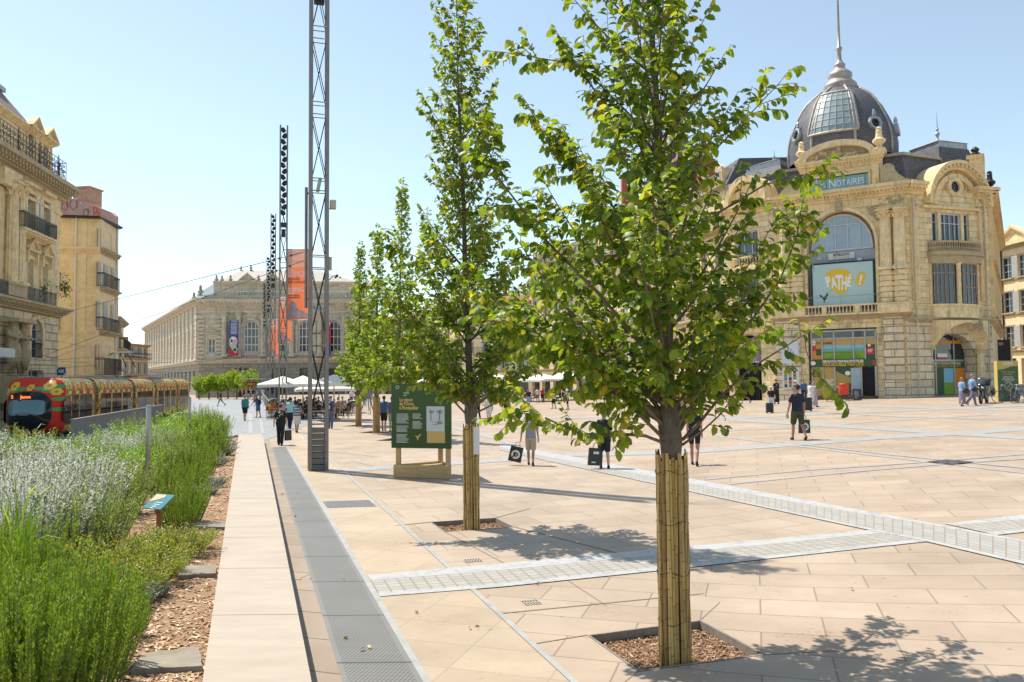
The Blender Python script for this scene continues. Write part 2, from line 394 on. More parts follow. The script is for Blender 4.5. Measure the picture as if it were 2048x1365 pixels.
def build_ground():
 pts = []; edges = []
 def ring(poly, step=.5):
  st = len(pts)
  for i in range(len(poly)):
   a, b = poly[i], poly[(i + 1) % len(poly)]
   n = max(1, int((b - a).length / step))
   for k in range(n):
    q = a.lerp(b, k / n); pts.append(Vector((q.x, q.y)))
  m = len(pts) - st
  for k in range(m): edges.append((st + k, st + (k + 1) % m))
 for p in pits: ring(p)
 diag = [G(905, 1139), G(1000, 1129), G(1300, 1100), G(1737, 1062), G(1373, 983), G(1100, 924), G(880, 868), G(660, 905)]
 diag = [Vector((p.x, p.y, 0)) for p in diag]
 ring(diag, .7)
 ys = [-6, -3, 0, 3]; y = 5
 while y < 170: ys.append(y); y += .7 + y * .05
 ys += [200, 260, 400, 900]
 xs = [-500, -250, -120, -80, -50, -35, -25, -18, -12, -8, -5, -3, -1, 0, 1] + [2 + .5 * i for i in range(21)] + [13, 15, 18, 22, 26, 30, 35, 40, 45, 46, 60, 90, 150, 300, 600]
 from random import Random
 for yy in ys:
  for xx in xs:
   q = Vector((xx + .01, yy + .013)); pts.append(q)
 v, e, f, ov, oe, of = geometry.delaunay_2d_cdt([Vector(p) for p in pts], edges, [], 0, 1e-5)
 def inside(p, poly):
  r = False; n = len(poly)
  for i in range(n):
   a, b = poly[i], poly[(i + 1) % n]
   if (a.y > p.y) != (b.y > p.y) and p.x < (b.x - a.x) * (p.y - a.y) / (b.y - a.y) + a.x: r = not r
  return r
 mb = MB(); V = [(p.x, p.y, g(p.x)) for p in v]; mb.v = [Vector(p) for p in V]
 for fc in f:
  c = sum((v[i] for i in fc), Vector((0, 0))) / len(fc)
  if any(inside(c, p) for p in pits): continue
  fc = list(fc)
  a, b2, c2 = (v[fc[0]], v[fc[1]], v[fc[2]])
  if (b2 - a).cross(c2 - a) < 0: fc.reverse()
  mb.f.append(fc); mb.mi.append(1 if inside(c, diag) else (2 if c.y > 62 else 0)); mb.sm.append(False)
  mb.uv += [(V[i][0], V[i][1]) for i in fc]
 m0 = paving('paving_slabs_coursed', (.405, .315, .24), -SANG - .02, 1.25, .62)
 m1 = paving('paving_slabs_diagonal', (.405, .32, .245), -SANG + R(-38), 1.1, .8)
 m2 = paving('paving_slabs_far', (.385, .30, .23), -SANG, 2.4, 1.2, jw=.012)
 struct(mb.build('plaza_paving', [m0, m1, m2]))
def strip(name, La, Lb, Y0, Y1, z, m, n=None, thick=0, uvo=0):
 mb = MB(); n = n or max(2, int((Y1 - Y0) / 2))
 for i in range(n):
  ya, yb = Y0 + (Y1 - Y0) * i / n, Y0 + (Y1 - Y0) * (i + 1) / n
  wa, wb = Lb(ya) - La(ya), Lb(yb) - La(yb)
  q = [(La(ya), ya, z + g(La(ya))), (Lb(ya), ya, z + g(Lb(ya))), (Lb(yb), yb, z + g(Lb(yb))), (La(yb), yb, z + g(La(yb)))]
  mb.add(q, [(0, 1, 2, 3)], [[(ya, 0), (ya, .62), (yb, .62), (yb, 0)]])
 return struct(mb.build(name, m))
def band(name, up, lo, m, z=.006, n=40, flip=False):
 """marble band between two polylines given in photo pixels"""
 def sample(pl, t):
  L = [math.dist(pl[i], pl[i + 1]) for i in range(len(pl) - 1)]; s = t * sum(L)
  for i, l in enumerate(L):
   if s <= l or i == len(L) - 1:
    k = s / l; return (pl[i][0] + (pl[i + 1][0] - pl[i][0]) * k, pl[i][1] + (pl[i + 1][1] - pl[i][1]) * k)
   s -= l
 a = [G(*sample(up, i / n)) for i in range(n + 1)]; b = [G(*sample(lo, i / n)) for i in range(n + 1)]
 mb = MB(); u = 0; zz = Vector((0, 0, z))
 for i in range(n):
  d = (a[i + 1] - a[i]).length; w = (a[i] - b[i]).length
  w1 = (a[i + 1] - b[i + 1]).length
  mb.add([b[i] + zz, b[i + 1] + zz, a[i + 1] + zz, a[i] + zz], [(0, 1, 2, 3)], [[(u, 0), (u + d, 0), (u + d, w1), (u, w)]]); u += d
 return struct(mb.build(name, m))
def bandmat(name, cell, width, jw=.014):
 """small setts in the middle, plain marble margins; UV y is metres across"""
 t = NT(name); b = t.b; b.inputs['Roughness'].default_value = .55
 tc = t.n('ShaderNodeTexCoord'); br = t.n('ShaderNodeTexBrick'); br.offset = 0
 for k, v in (('Scale', 1), ('Mortar Size', jw), ('Mortar Smooth', .1), ('Brick Width', cell), ('Row Height', cell * .8), ('Bias', 0)): br.inputs[k].default_value = v
 br.inputs['Color1'].default_value = (.38, .36, .33, 1); br.inputs['Color2'].default_value = (.31, .30, .28, 1); br.inputs['Mortar'].default_value = (.26, .21, .16, 1)
 t.l(tc, 'UV', br, 0)
 sp = t.n('ShaderNodeSeparateXYZ'); t.l(tc, 'UV', sp, 0)
 a = t.n('ShaderNodeMath', operation='SUBTRACT', i_1=width / 2); t.l(sp, 1, a, 0)
 ab = t.n('ShaderNodeMath', operation='ABSOLUTE'); t.l(a, 0, ab, 0)
 gt = t.n('ShaderNodeMath', operation='GREATER_THAN', i_1=width / 2 - .16); t.l(ab, 0, gt, 0)
 nz = t.n('ShaderNodeTexNoise', i_Scale=3.5, i_Detail=8, i_Roughness=.7, i_Distortion=1.2); t.l(tc, 'Object', nz, 0)
 cr = t.n('ShaderNodeMix', data_type='RGBA'); cr.inputs[6].default_value = (.30, .30, .32, 1); cr.inputs[7].default_value = (.41, .405, .395, 1)
 rr = t.n('ShaderNodeMapRange', i_1=.38, i_2=.52); t.l(nz, 0, rr, 0); t.l(rr, 0, cr, 0)
 mx = t.n('ShaderNodeMix', data_type='RGBA'); t.l(gt, 0, mx, 0); t.l(br, 0, mx, 6); t.l(cr, 2, mx, 7)
 t.l(mx, 2, b, 'Base Color'); return t.m
def rect_on_ground(name, px, m, z=.008, h=0):
 p = [G(*q) + Vector((0, 0, z)) for q in px]
 mb = MB(); mb.add(p, [(0, 1, 2, 3)], [[(0, 0), ((p[1] - p[0]).length, 0), ((p[1] - p[0]).length, (p[2] - p[1]).length), (0, (p[2] - p[1]).length)]])
 return mb.build(name, m)
build_ground()
strip('kerb_paving', wr, ga, 1, 41, .004, paving('brown_kerb_slabs', (.32, .25, .195), -SANG, 3.0, .8, offs=0, joint=(.10, .08, .07)))
grm = grate_mat()
og = strip('drain_grate', ga, gb, 1, 32, .006, grm, n=20); del og['kind']
tag(og, 'long grey perforated metal drainage grate set in the paving beside the low bench wall', 'drain grate')
strip('marble_edging', gb, l1, 1, 60, .008, M_['marble'])
tilem = paving('corridor_tiles', (.43, .335, .245), -SANG, .95, .62, offs=0, joint=(.36, .29, .21), var=.04)
strip('corridor_paving', l1, l2a, 1, 42, .004, tilem)
strip('marble_line', l2a, l2b, 1, 42, .010, M_['marble'])
bm1 = bandmat('marble_sett_band', .17, 1.0); bm2 = bandmat('marble_sett_band_wide', .22, 1.45)
band('marble_band', [(735, 1152), (1000, 1129), (1300, 1101), (1737, 1062)], [(760, 1195), (1000, 1176), (1300, 1145), (1852, 1085)], bm1, z=.012)
band('marble_band', [(1000, 889), (1100, 906), (1373, 957), (1700, 1018), (2048, 1083), (2200, 1111)], [(1000, 901), (1100, 924), (1373, 983), (1737, 1062), (1852, 1085), (2048, 1131), (2200, 1166)], bm2, z=.016)
band('marble_band', [(1890, 1049), (2048, 1031), (2160, 1018)], [(1993, 1072), (2048, 1066), (2160, 1054)], bm1, z=.012)
mp = M_['marble']
def thin(px, w=3.2, z=.008):
 up = [(x, y - w / 2) for x, y in px]; lo = [(x, y + w / 2) for x, y in px]
 band('marble_line', up, lo, mp, z=z, n=24)
thin([(1130, 910), (1358, 905), (1578, 890), (1768, 875), (1900, 868), (2100, 855)], 8)
thin([(1050, 918), (1000, 921), (860, 930), (700, 941)], 7)
thin([(1440, 838), (1620, 849), (1900, 867), (2100, 880)], 7, .009)
thin([(1430, 872), (1700, 906), (2048, 947), (2120, 956)], 2.4); thin([(1560, 884), (1760, 908), (2048, 937), (2120, 945)], 2.2, .010)
thin([(1410, 960), (1600, 942), (1850, 925), (2100, 905)], 2.4, .010); thin([(1460, 969), (1700, 945), (1900, 928), (2100, 915)], 2.2, .010)
thin([(1480, 809), (1700, 812), (1900, 817), (2100, 824)], 3.5); thin([(1440, 838), (1700, 826), (1950, 816), (2100, 809)], 3.5, .009)
thin([(1450, 862), (1600, 856), (1760, 843), (1980, 830)], 1.8); thin([(1560, 822), (1800, 834), (2100, 842)], 1.8, .009)
thin([(1480, 836), (1300, 834), (1100, 836), (900, 843), (720, 850)], 3, .009)
thin([(700, 921), (860, 962)], 1.6, .009); thin([(1100, 924), (1000, 880), (880, 848), (780, 828)], 6, .010)
jm = mat('dark_open_joint', (.22, .17, .13), rough=.9)
for px in ([(1000, 1228), (1407, 1188)], [(1118, 1150), (1212, 1212)], [(1174, 1271), (1060, 1290)], [(1532, 1310), (1720, 1300)], [(1276, 1344), (1240, 1372)], [(1401, 1241), (1440, 1205)], [(860, 1045), (790, 1052)], [(1030, 1055), (1240, 1108)], [(889, 1064), (1010, 1128)], [(992, 1036), (1060, 1018)]):
 band('paving_joint', [(x, y - .7) for x, y in px], [(x, y + .7) for x, y in px], jm, z=.005, n=8)
sm = stone('grey_street_setts', (.29, .30, .32), joint=(.20, .21, .23), bw=.9, bh=.35, jw=.02, stain=.1, coord='Object', bump=.2, rough=.6, var=.1)
mb = MB(); sx = [(-60, 10), (-60, 118), (-19.3, 118), (wr(WY1) - .15, 33.9), (wl(WY1) - 1.0, 33.9), (-9.4, 30), (-12, 22), (-12, 10)]
mb.add([(x, y, .012) for x, y in sx], [tuple(range(len(sx)))[::-1]]); struct(mb.build('tram_street', sm))
rm = mat('worn_rail_steel', (.16, .13, .10), rough=.5, metal=.4, var=.2)
def rail(px):
 a = [G(*p) for p in px]; pts = []
 for i in range(len(a) - 1):
  for k in range(6):
   t = k / 6; p0 = a[max(i - 1, 0)]; p1 = a[i]; p2 = a[i + 1]; p3 = a[min(i + 2, len(a) - 1)]
   pts.append(.5 * ((2 * p1) + (p2 - p0) * t + (2 * p0 - 5 * p1 + 4 * p2 - p3) * t * t + (3 * p1 - p0 - 3 * p2 + p3) * t ** 3))
 pts.append(a[-1]); mb = MB()
 for i in range(len(pts) - 1):
  d = (pts[i + 1] - pts[i]).normalized(); n = Vector((-d.y, d.x, 0)) * .075; z = Vector((0, 0, .010))
  mb.add([pts[i] - n + z, pts[i] + n + z, pts[i + 1] + n + z, pts[i + 1] - n + z], [(3, 2, 1, 0)])
 return mb.build('tram_rail', rm)
rl = [([(300, 858), (400, 841), (460, 825), (465, 815), (458, 806), (450, 797)], 'curved steel tram rail bending round the walking man in black'),
      ([(330, 866), (442, 844), (490, 828), (497, 818), (480, 806), (468, 797)], 'curved steel tram rail nearest to the end of the bench wall'),
      ([(370, 840), (400, 830), (413, 820), (417, 808), (419, 797)], 'steel tram rail left of the walking man in black'),
      ([(370, 822), (388, 812), (396, 803), (402, 796)], 'short stretch of tram rail beside the far end of the tram')]
for px, lb in rl: tag(rail(px), lb, 'tram rail', 'tram rails in the grey street')
struct(rect_on_ground('street_edging', [(545, 1000), (560, 1000), (541, 832), (536, 832)], M_['concretedk'], z=.02)) if 0 else None
band('street_edging', [(497, 828), (497, 868)], [(504, 828), (505, 868)], M_['marble'], z=.02, n=4)
band('street_edging', [(516, 828), (523, 868)], [(521, 828), (529, 868)], M_['marble'], z=.02, n=4)
mb = MB(); n = 17
for i in range(n):
 y0 = 2 + (WY1 - 2) * i / n; y1 = 2 + (WY1 - 2) * (i + 1) / n - .012
 for (za, zb, e) in ((-.05, WZ - .05, .0), (WZ - .048, WZ, .012)):
  p = [(wl(y0) - e, y0), (wr(y0) + e * 2, y0), (wr(y1) + e * 2, y1), (wl(y1) - e, y1)]
  mb.slab(p, za, zb)
o = tag(mb.build('bench_wall', mat('sawn_bench_limestone', (.425, .355, .285), rough=.6, col2=(.35, .285, .225), vscale=2.2, bump=.15, stretch=(.5, 1.6, 1))), 'long low pale stone wall running beside the planting bed towards the opera', 'bench wall')
BZ = .34
mb = MB(); be = [(-5.5, 2), (wl(2), 2), (wl(WY1 - .4), WY1 - .4), (-11.4, WY1 - .4), (-13.2, 27), (-14, 15), (-12, 2)]
mb.slab(be, -.02, BZ)
struct(mb.build('bed_soil', mat('bark_mulch_ground', (.36, .22, .12), rough=.9, col2=(.20, .11, .06), vscale=22, bump=1, bscale=45)))
mb = MB(); 
for (a, b) in (((-11.4, WY1 - .4), (wl(WY1), WY1 - .4)), ((-11.4, WY1 - .4), (-13.2, 27)), ((-13.2, 27), (-14, 15))):
 d = Vector((b[0] - a[0], b[1] - a[1], 0)); nn = Vector((-d.y, d.x, 0)).normalized() * .15
 mb.slab([a, b, (b[0] + nn.x, b[1] + nn.y), (a[0] + nn.x, a[1] + nn.y)] if nn.cross(d).z < 0 else [(a[0] + nn.x, a[1] + nn.y), (b[0] + nn.x, b[1] + nn.y), b, a], -.02, BZ + .05)
struct(mb.build('bed_kerb', M_['concretedk']))
chipm = leafmat('mulch_chips', (.72, .52, .34), (.34, .19, .10), (.85, .70, .52), trans=0, rough=.85, yell=.1)
pcm = leafmat('pit_chips', (.46, .29, .17), (.20, .10, .05), (.62, .46, .32), trans=0, rough=.9, yell=.1)
def chips(name, spots, label, m=None):
 mb = MB(); r = random.Random(3)
 for (x, y, z, s) in spots:
  l = s * r.uniform(.6, 1.5); w = s * r.uniform(.25, .5); t = .004
  M = Matrix.Translation((x, y, z + r.uniform(.0, .010))) @ Matrix.Rotation(r.uniform(0, 6.3), 4, 'Z') @ Matrix.Rotation(r.uniform(-.45, .45), 4, 'X') @ Matrix.Rotation(r.uniform(-.35, .35), 4, 'Y')
  mb.M = M; j = lambda: r.uniform(.6, 1.2)
  mb.add([(-l * j(), -w * .2, 0), (-l * .4, -w * j(), t), (l * .5, -w * j(), t), (l * j(), w * .2, 0), (l * .3, w * j(), t), (-l * .5, w * j(), 0)], [(0, 1, 2, 3, 4, 5)])
 mb.M = Matrix.Identity(4)
 o = mb.build(name, m or chipm); o['kind'] = 'stuff'; o['label'] = label; return o
sp = []
for i in range(15000):
 y = 5.6 + 26 * (rnd.random() ** 2.3); x0 = wl(y) - .02; x = x0 - rnd.random() * (1.2 + 2.4 * min(1, (y - 5) / 8)) 
 sp.append((x, y, BZ, .028 * (1 + max(0, y - 12) * .07)))
chips('bark_mulch', sp, 'brown bark chips covering the planting bed')
mulm = mat('pit_mulch_base', (.30, .17, .10), rough=.9, col2=(.14, .07, .04), vscale=30, bump=1, bscale=60)
for k, p in enumerate(pits):
 mb = MB(); c = sum(p, Vector((0, 0, 0))) / 4
 for i in range(4):
  a, b = p[i], p[(i + 1) % 4]; zz = Vector((0, 0, g(a.x))); dn = Vector((0, 0, -.13))
  mb.quad(a * 1 + zz * 0 + Vector((0, 0, g(a.x) - a.z)), b + Vector((0, 0, g(b.x) - b.z)), b + dn, a + dn)
  nn = (c - (a + b) / 2).normalized() * .025                     # steel liner
  mb.quad(a + Vector((0, 0, .004)), b + Vector((0, 0, .004)), b + nn + Vector((0, 0, .004)), a + nn + Vector((0, 0, .004)))
  mb.quad(a + nn + Vector((0, 0, .004)), b + nn + Vector((0, 0, .004)), b + nn + dn, a + nn + dn)
 struct(mb.build('tree_pit', mat('stone_pit_edge', (.22, .19, .16), rough=.8, var=.25, vscale=8)))
 mb = MB(); mb.add([q + Vector((0, 0, -.09)) for q in p], [(0, 1, 2, 3)]); struct(mb.build('pit_soil', mulm))
 if k < 2:
  sp = []
  for i in range(2600 if k == 0 else 1500):
   u, v = rnd.random(), rnd.random(); q = p[0].lerp(p[1], u).lerp(p[3].lerp(p[2], u), v); sp.append((q.x, q.y, q.z - .085, .022 if k == 0 else .026))
  chips('bark_mulch', sp, 'brown bark chips in the tree pit', pcm)
tag(rect_on_ground('inspection_cover', [(655, 1017), (753, 1014), (738, 1001), (645, 1004)], stone('ribbed_slate_cover', (.22, .23, .25), joint=(.10, .10, .11), bw=.2, bh=.05, jw=.012, coord='UV', stain=.2)), 'square slate grey cover between the two marble lines near the green panel', 'cover')
tag(rect_on_ground('inspection_cover', [(1853, 925), (1905, 931), (1950, 926), (1895, 921)], stone('dark_service_cover', (.10, .09, .10), joint=(.03, .03, .03), bw=.4, bh=.2, jw=.03, coord='UV', stain=.1), z=.024), 'dark diamond shaped cover on the sunlit paving at right', 'cover')
def drain(px, py, w, d, label):
 c = G(px, py); t = thing('floor_drain', label, 'drain', c, -SANG * 1, world=False)
 mb = MB(); mb.box(-w / 2, w / 2, -d / 2, d / 2, .002, .006); mb.build('drain_frame', mat('drain_frame_steel', (.38, .34, .28), rough=.5), t)
 mb = MB()
 for j in range(2):
  for i in range(6): mb.cbox(-w / 2 + w * (i + .5) / 6, -d / 4 + j * d / 2, .006, w / 14, d / 3, .003)
 mb.build('slots', mat('slot_black', (.03, .025, .009), rough=.9), t)
drain(1062, 1206, .2, .2, 'small slotted floor drain nearest to the wrapped trunk at front')
drain(946, 1122, .24, .2, 'small slotted floor drain between the second tree and the marble band')
lf1 = leafmat('elm_leaf', (.055, .115, .012), (.225, .30, .03), (.42, .34, .05), trans=.45)
lf2 = leafmat('far_elm_leaf', (.09, .17, .02), (.25, .34, .04), (.32, .32, .05), trans=.45)
def leaf(mb, p, d, L, r):
 """one bent, folded leaf: 3 rows of 2 quads, tip drooping"""
 d = d.normalized(); side = d.cross(Vector((0, 0, 1)))
 if side.length < .05: side = Vector((1, 0, 0))
 side.normalize(); rl = r.uniform(-.9, .9)
 up = side.cross(d).normalized()
 side = (side * math.cos(rl) + up * math.sin(rl)).normalized(); up = side.cross(d).normalized()
 W = L * r.uniform(.23, .33); fold = r.uniform(.1, .35); bend = r.uniform(.3, 1.0)
 pts = []; c = p.copy(); ang = 0
 stat = ((0, .06), (.28, .85), (.62, .95), (.86, .5), (1, .02)); px = 0
 for (t, w) in stat:
  dl = (t - px) * L; px = t
  dirn = d * math.cos(ang) - up * math.sin(ang); c = c + dirn * dl; ang += bend * .42
  upn = up * math.cos(ang) + d * math.sin(ang)
  pts += [c - side * W * w + upn * W * w * fold, c, c + side * W * w + upn * W * w * fold]
 fs = []
 for i in range(4):
  a = i * 3; fs += [(a, a + 1, a + 4, a + 3), (a + 1, a + 2, a + 5, a + 4)]
 b = len(mb.v); mb.v += pts
 for f in fs: mb.f.append([b + i for i in f]); mb.mi.append(0); mb.sm.append(True); mb.uv += [(0, 0), (1, 0), (1, 1), (0, 1)]
def leaf_lo(mb, p, d, L, r):
 d = d.normalized(); side = d.cross(Vector((r.uniform(-1, 1), r.uniform(-1, 1), r.uniform(.2, 1)))).normalized(); W = L * .36
 dn = Vector((0, 0, -L * r.uniform(.05, .35))); b = len(mb.v)
 mb.v += [p, p + d * L * .5 - side * W, p + d * L * .55 + side * W, p + d * L + dn]
 mb.f.append([b, b + 1, b + 3, b + 2]); mb.mi.append(0); mb.sm.append(False); mb.uv += [(0, 0), (1, 0), (1, 1), (0, 1)]
def curve3(a, b, c, n): return [a * (1 - t) ** 2 + b * 2 * t * (1 - t) + c * t * t for t in [i / n for i in range(n + 1)]]
def tree(base, label, group, seed, H, lean, prof, nprim, leafL, tw, lpt, wrapH=1.9, trunkR=.085, extra=(), hi=True, leafm=None, fork=2.0, conc=1.35, lmax=1.0, wrapR=.14, asym=0):
 """prof: [(h, rx)] crown radius by height; lean(h)->(dx,dy); extra: explicit limbs [(h0,[points rel])]"""
 r = random.Random(seed)
 root = thing('street_tree', label, 'tree', base, group=group)
 def rad(h):
  if h <= prof[0][0]: return prof[0][1]
  for i in range(len(prof) - 1):
   if h <= prof[i + 1][0]:
    t = (h - prof[i][0]) / (prof[i + 1][0] - prof[i][0]); return prof[i][1] * (1 - t) + prof[i + 1][1] * t
  return prof[-1][1]
 tk = MB(); tk.smooth = True; br = MB(); br.smooth = True; lv = MB()
 hs = [-.09, .3, 1.0, 1.7, fork, fork + .15, fork + .5] + [fork + .5 + (H - fork - .5) * i / 10 for i in range(1, 11)]
 tp = []; tr = []
 for i, h in enumerate(hs):
  dx, dy = lean(h); w = .015 if 2 < h < H else 0
  tp.append(Vector((dx + r.uniform(-w, w), dy + r.uniform(-w, w), h)))
  k = 1 if h < fork else max(.06, (1 - (h - fork) / (H - fork)) ** .9)
  tr.append(trunkR * (1.12 if h < .3 else 1) * (1.35 if abs(h - fork) < .2 else (1 if h < fork else .78 * k)))
 tk.tube(tp, tr, 12)
 def trunk_at(h):
  for i in range(len(hs) - 1):
   if hs[i] <= h <= hs[i + 1]:
    t = (h - hs[i]) / (hs[i + 1] - hs[i]); return tp[i].lerp(tp[i + 1], t), tr[i] * (1 - t) + tr[i + 1] * t
  return tp[-1], tr[-1]
 LF = leaf if hi else leaf_lo
 def twig(p, d, L, nl):
  d = d.normalized(); droop = r.uniform(-.1, .45)
  e = p + d * L; m = p + d * L * .5 + Vector((0, 0, L * .12 * r.uniform(-1, 1.5))); e.z -= droop * L * .4
  pts = curve3(p, m, e, 4)
  br.tube(pts, [.0045 if hi else .006] * 2 + [.003] * 3, 3, cap=False)
  s0 = r.choice((-1, 1))
  for k in range(nl):
   t = .12 + .88 * (k + r.uniform(0, .6)) / nl; t = min(t, 1)
   i = min(3, int(t * 4)); q = pts[i].lerp(pts[i + 1], t * 4 - i); td = (pts[i + 1] - pts[i]).normalized()
   s0 = -s0; sd = td.cross(Vector((0, 0, 1)));
   if sd.length < .1: sd = Vector((1, 0, 0))
   sd.normalize()
   ld = td * r.uniform(.3, .9) + sd * s0 * r.uniform(.5, 1.1) + Vector((0, 0, r.uniform(-.9, .15)))
   LF(lv, q, ld, leafL * r.uniform(.6, 1.15), r)
 def limb(pts, r0, r1, dens=1.0, leafy=.13):
  n = len(pts) - 1
  br.tube(pts, [r0 * (1 - i / n) + r1 * i / n for i in range(n + 1)], 6 if hi else 4, cap=False)
  L = sum((pts[i + 1] - pts[i]).length for i in range(n))
  k = max(3, int(L * tw * dens))
  for j in range(k):
   t = leafy + (1 - leafy) * (j + r.random()) / k; t = min(t, .999)
   i = int(t * n); q = pts[i].lerp(pts[i + 1], t * n - i); td = (pts[i + 1] - pts[i]).normalized()
   a = r.uniform(0, 2 * PI); o = td.orthogonal().normalized(); o2 = td.cross(o)
   d = td * r.uniform(.5, 1.1) + (o * math.cos(a) + o2 * math.sin(a)) * r.uniform(.5, 1.0) + Vector((0, 0, r.uniform(-.15, .35)))
   tl = min(lmax, L * .32) * r.uniform(.45, 1.1) * (1.15 - .5 * t)
   twig(q, d, tl, max(3, int(lpt * tl / .35)))
  twig(pts[-1], pts[-1] - pts[-2], .28, max(4, int(lpt * .8)))
 hmin = prof[0][0]
 for k in range(nprim):
  t = (k + r.uniform(.2, .8)) / nprim; t = t ** .9
  ht = hmin + (H * .985 - hmin) * t
  a = k * 2.39996 + r.uniform(-.5, .5); rr = rad(ht) * r.uniform(.62, 1.08) * (1 - asym * math.cos(a)) * (1 + (3 * asym * max(0, math.sin(a)) if ht < 4.8 else 0))
  ho = max(fork + r.uniform(-.05, .35), ht - rr * conc * r.uniform(.7, 1.2))
  if ht < fork + .45: ho = fork + r.uniform(-.05, .25)
  p0, r0 = trunk_at(min(ho, H * .98)); cx, _ = trunk_at(min(ht, H))
  e = Vector((cx.x + math.cos(a) * rr, cx.y + math.sin(a) * rr, ht))
  m = p0.lerp(e, .5) + Vector((math.cos(a), math.sin(a), 0)) * rr * .12 + Vector((0, 0, -rr * .05 if ht > hmin + 1 else rr * .15)); m += Vector((r.uniform(-1, 1), r.uniform(-1, 1), r.uniform(-1, 1))) * rr * .06
  limb(curve3(p0, m, e, 7), min(r0 * .45, .008 + rr * .012), .004)
 for (pts, r0, dens, ly) in extra: limb([Vector(p) for p in pts], r0, .004, dens, ly)
 twig(tp[-1], Vector((0, 0, 1)), .3, 8)
 tk.build('trunk', M_['bark'], root); br.build('branches', M_['twig'], root)
 lv.build('crown', leafm or lf1, root)
 wm = _cache.get('split_canes') or canemat()
 mb = MB(); n = 38 if hi else 14
 for i in range(n):
  a = 2 * PI * i / n + r.uniform(-.07, .07); h = wrapH + r.uniform(-.09, .03); w = (2 * PI * wrapR / n) * r.uniform(.95, 1.35) / 2
  tw_ = r.uniform(-.10, .10); ro = wrapR + r.uniform(-.007, .007); segs = 10 if hi else 2
  b = len(mb.v); nd = r.uniform(0, .3)
  for j in range(segs + 1):
   z = -.08 + (h + .08) * j / segs; aa = a + tw_ * (j / segs - .5) * 1.6; rr = ro + (.012 * math.sin(j * 1.7 + i) if hi else 0) * .4
   rt = Vector((math.cos(aa), math.sin(aa), 0)); tt = Vector((-math.sin(aa), math.cos(aa), 0)); c = rt * rr + Vector((0, 0, z))
   mb.v += [c - tt * w, c - tt * w * .6 + rt * .010, c + tt * w * .6 + rt * .010, c + tt * w]
  for j in range(segs):
   for q in range(3):
    o = b + j * 4 + q; mb.f.append([o, o + 1, o + 5, o + 4]); mb.mi.append(0); mb.sm.append(False)
    mb.uv += [(i * .31, j * .2 + nd), (i * .31, j * .2 + nd), (i * .31, j * .2 + .2 + nd), (i * .31, j * .2 + .2 + nd)]
 mb.build('cane_wrap', wm, root)
 if hi:
  for z in (.33, .78, 1.25, 1.72):
   if z > wrapH: continue
   ring = [Vector((math.cos(2 * PI * i / 24) * (wrapR + .014), math.sin(2 * PI * i / 24) * (wrapR + .014), z + .02 * math.sin(i * .9 + z * 7))) for i in range(25)]
   mb = MB(); mb.smooth = True; mb.tube(ring, .0028, 4, cap=False); mb.build('tie_wire', M_['iron'], root)
 return root
def canemat():
 t = NT('split_canes'); b = t.b; b.inputs['Roughness'].default_value = .5
 ge = t.n('ShaderNodeNewGeometry'); cr = t.n('ShaderNodeValToRGB'); el = cr.color_ramp.elements
 el[0].color = (.46, .26, .07, 1); el[1].color = (.74, .52, .17, 1); e = el.new(.12); e.color = (.30, .15, .05, 1)
 t.l(ge, 'Random Per Island', cr, 0)
 tc = t.n('ShaderNodeTexCoord'); mp = t.n('ShaderNodeMapping'); mp.inputs['Scale'].default_value = (1, 1, 1); t.l(tc, 'UV', mp, 0)
 br = t.n('ShaderNodeTexBrick'); br.offset = 0
 for k, v in (('Scale', 1), ('Mortar Size', .006), ('Brick Width', 50), ('Row Height', .27), ('Bias', 0)): br.inputs[k].default_value = v
 br.inputs['Color1'].default_value = (1, 1, 1, 1); br.inputs['Color2'].default_value = (.8, .8, .8, 1); br.inputs['Mortar'].default_value = (.45, .35, .25, 1); t.l(mp, 0, br, 0)
 nz = t.n('ShaderNodeTexNoise', i_Scale=4, i_Detail=6); mp2 = t.n('ShaderNodeMapping'); mp2.inputs['Scale'].default_value = (12, 12, 1); t.l(tc, 'Object', mp2, 0); t.l(mp2, 0, nz, 0)
 mx = t.n('ShaderNodeMix', data_type='RGBA', blend_type='MULTIPLY'); mx.inputs[0].default_value = 1; t.l(cr, 0, mx, 6); t.l(br, 0, mx, 7)
 m2 = t.n('ShaderNodeMix', data_type='RGBA', blend_type='MULTIPLY'); m2.inputs[0].default_value = .6; t.l(mx, 2, m2, 6); t.l(nz, 0, m2, 7)
 g2 = t.n('ShaderNodeMix', data_type='RGBA', blend_type='MULTIPLY'); g2.inputs[0].default_value = 1; g2.inputs[7].default_value = (1.25, 1.25, 1.25, 1); t.l(m2, 2, g2, 6)
 t.l(g2, 2, b, 'Base Color'); _cache['split_canes'] = t.m; return t.m
def lean1(h):                                # follows the photographed trunk
 y = max(0, h - 2); return (-.012 * y - .0035 * y * y, .01 * y)
def rel(px, py, base, dy=0):
 p = P(px, py, base.y + dy); return tuple(p - base)
b1 = T1
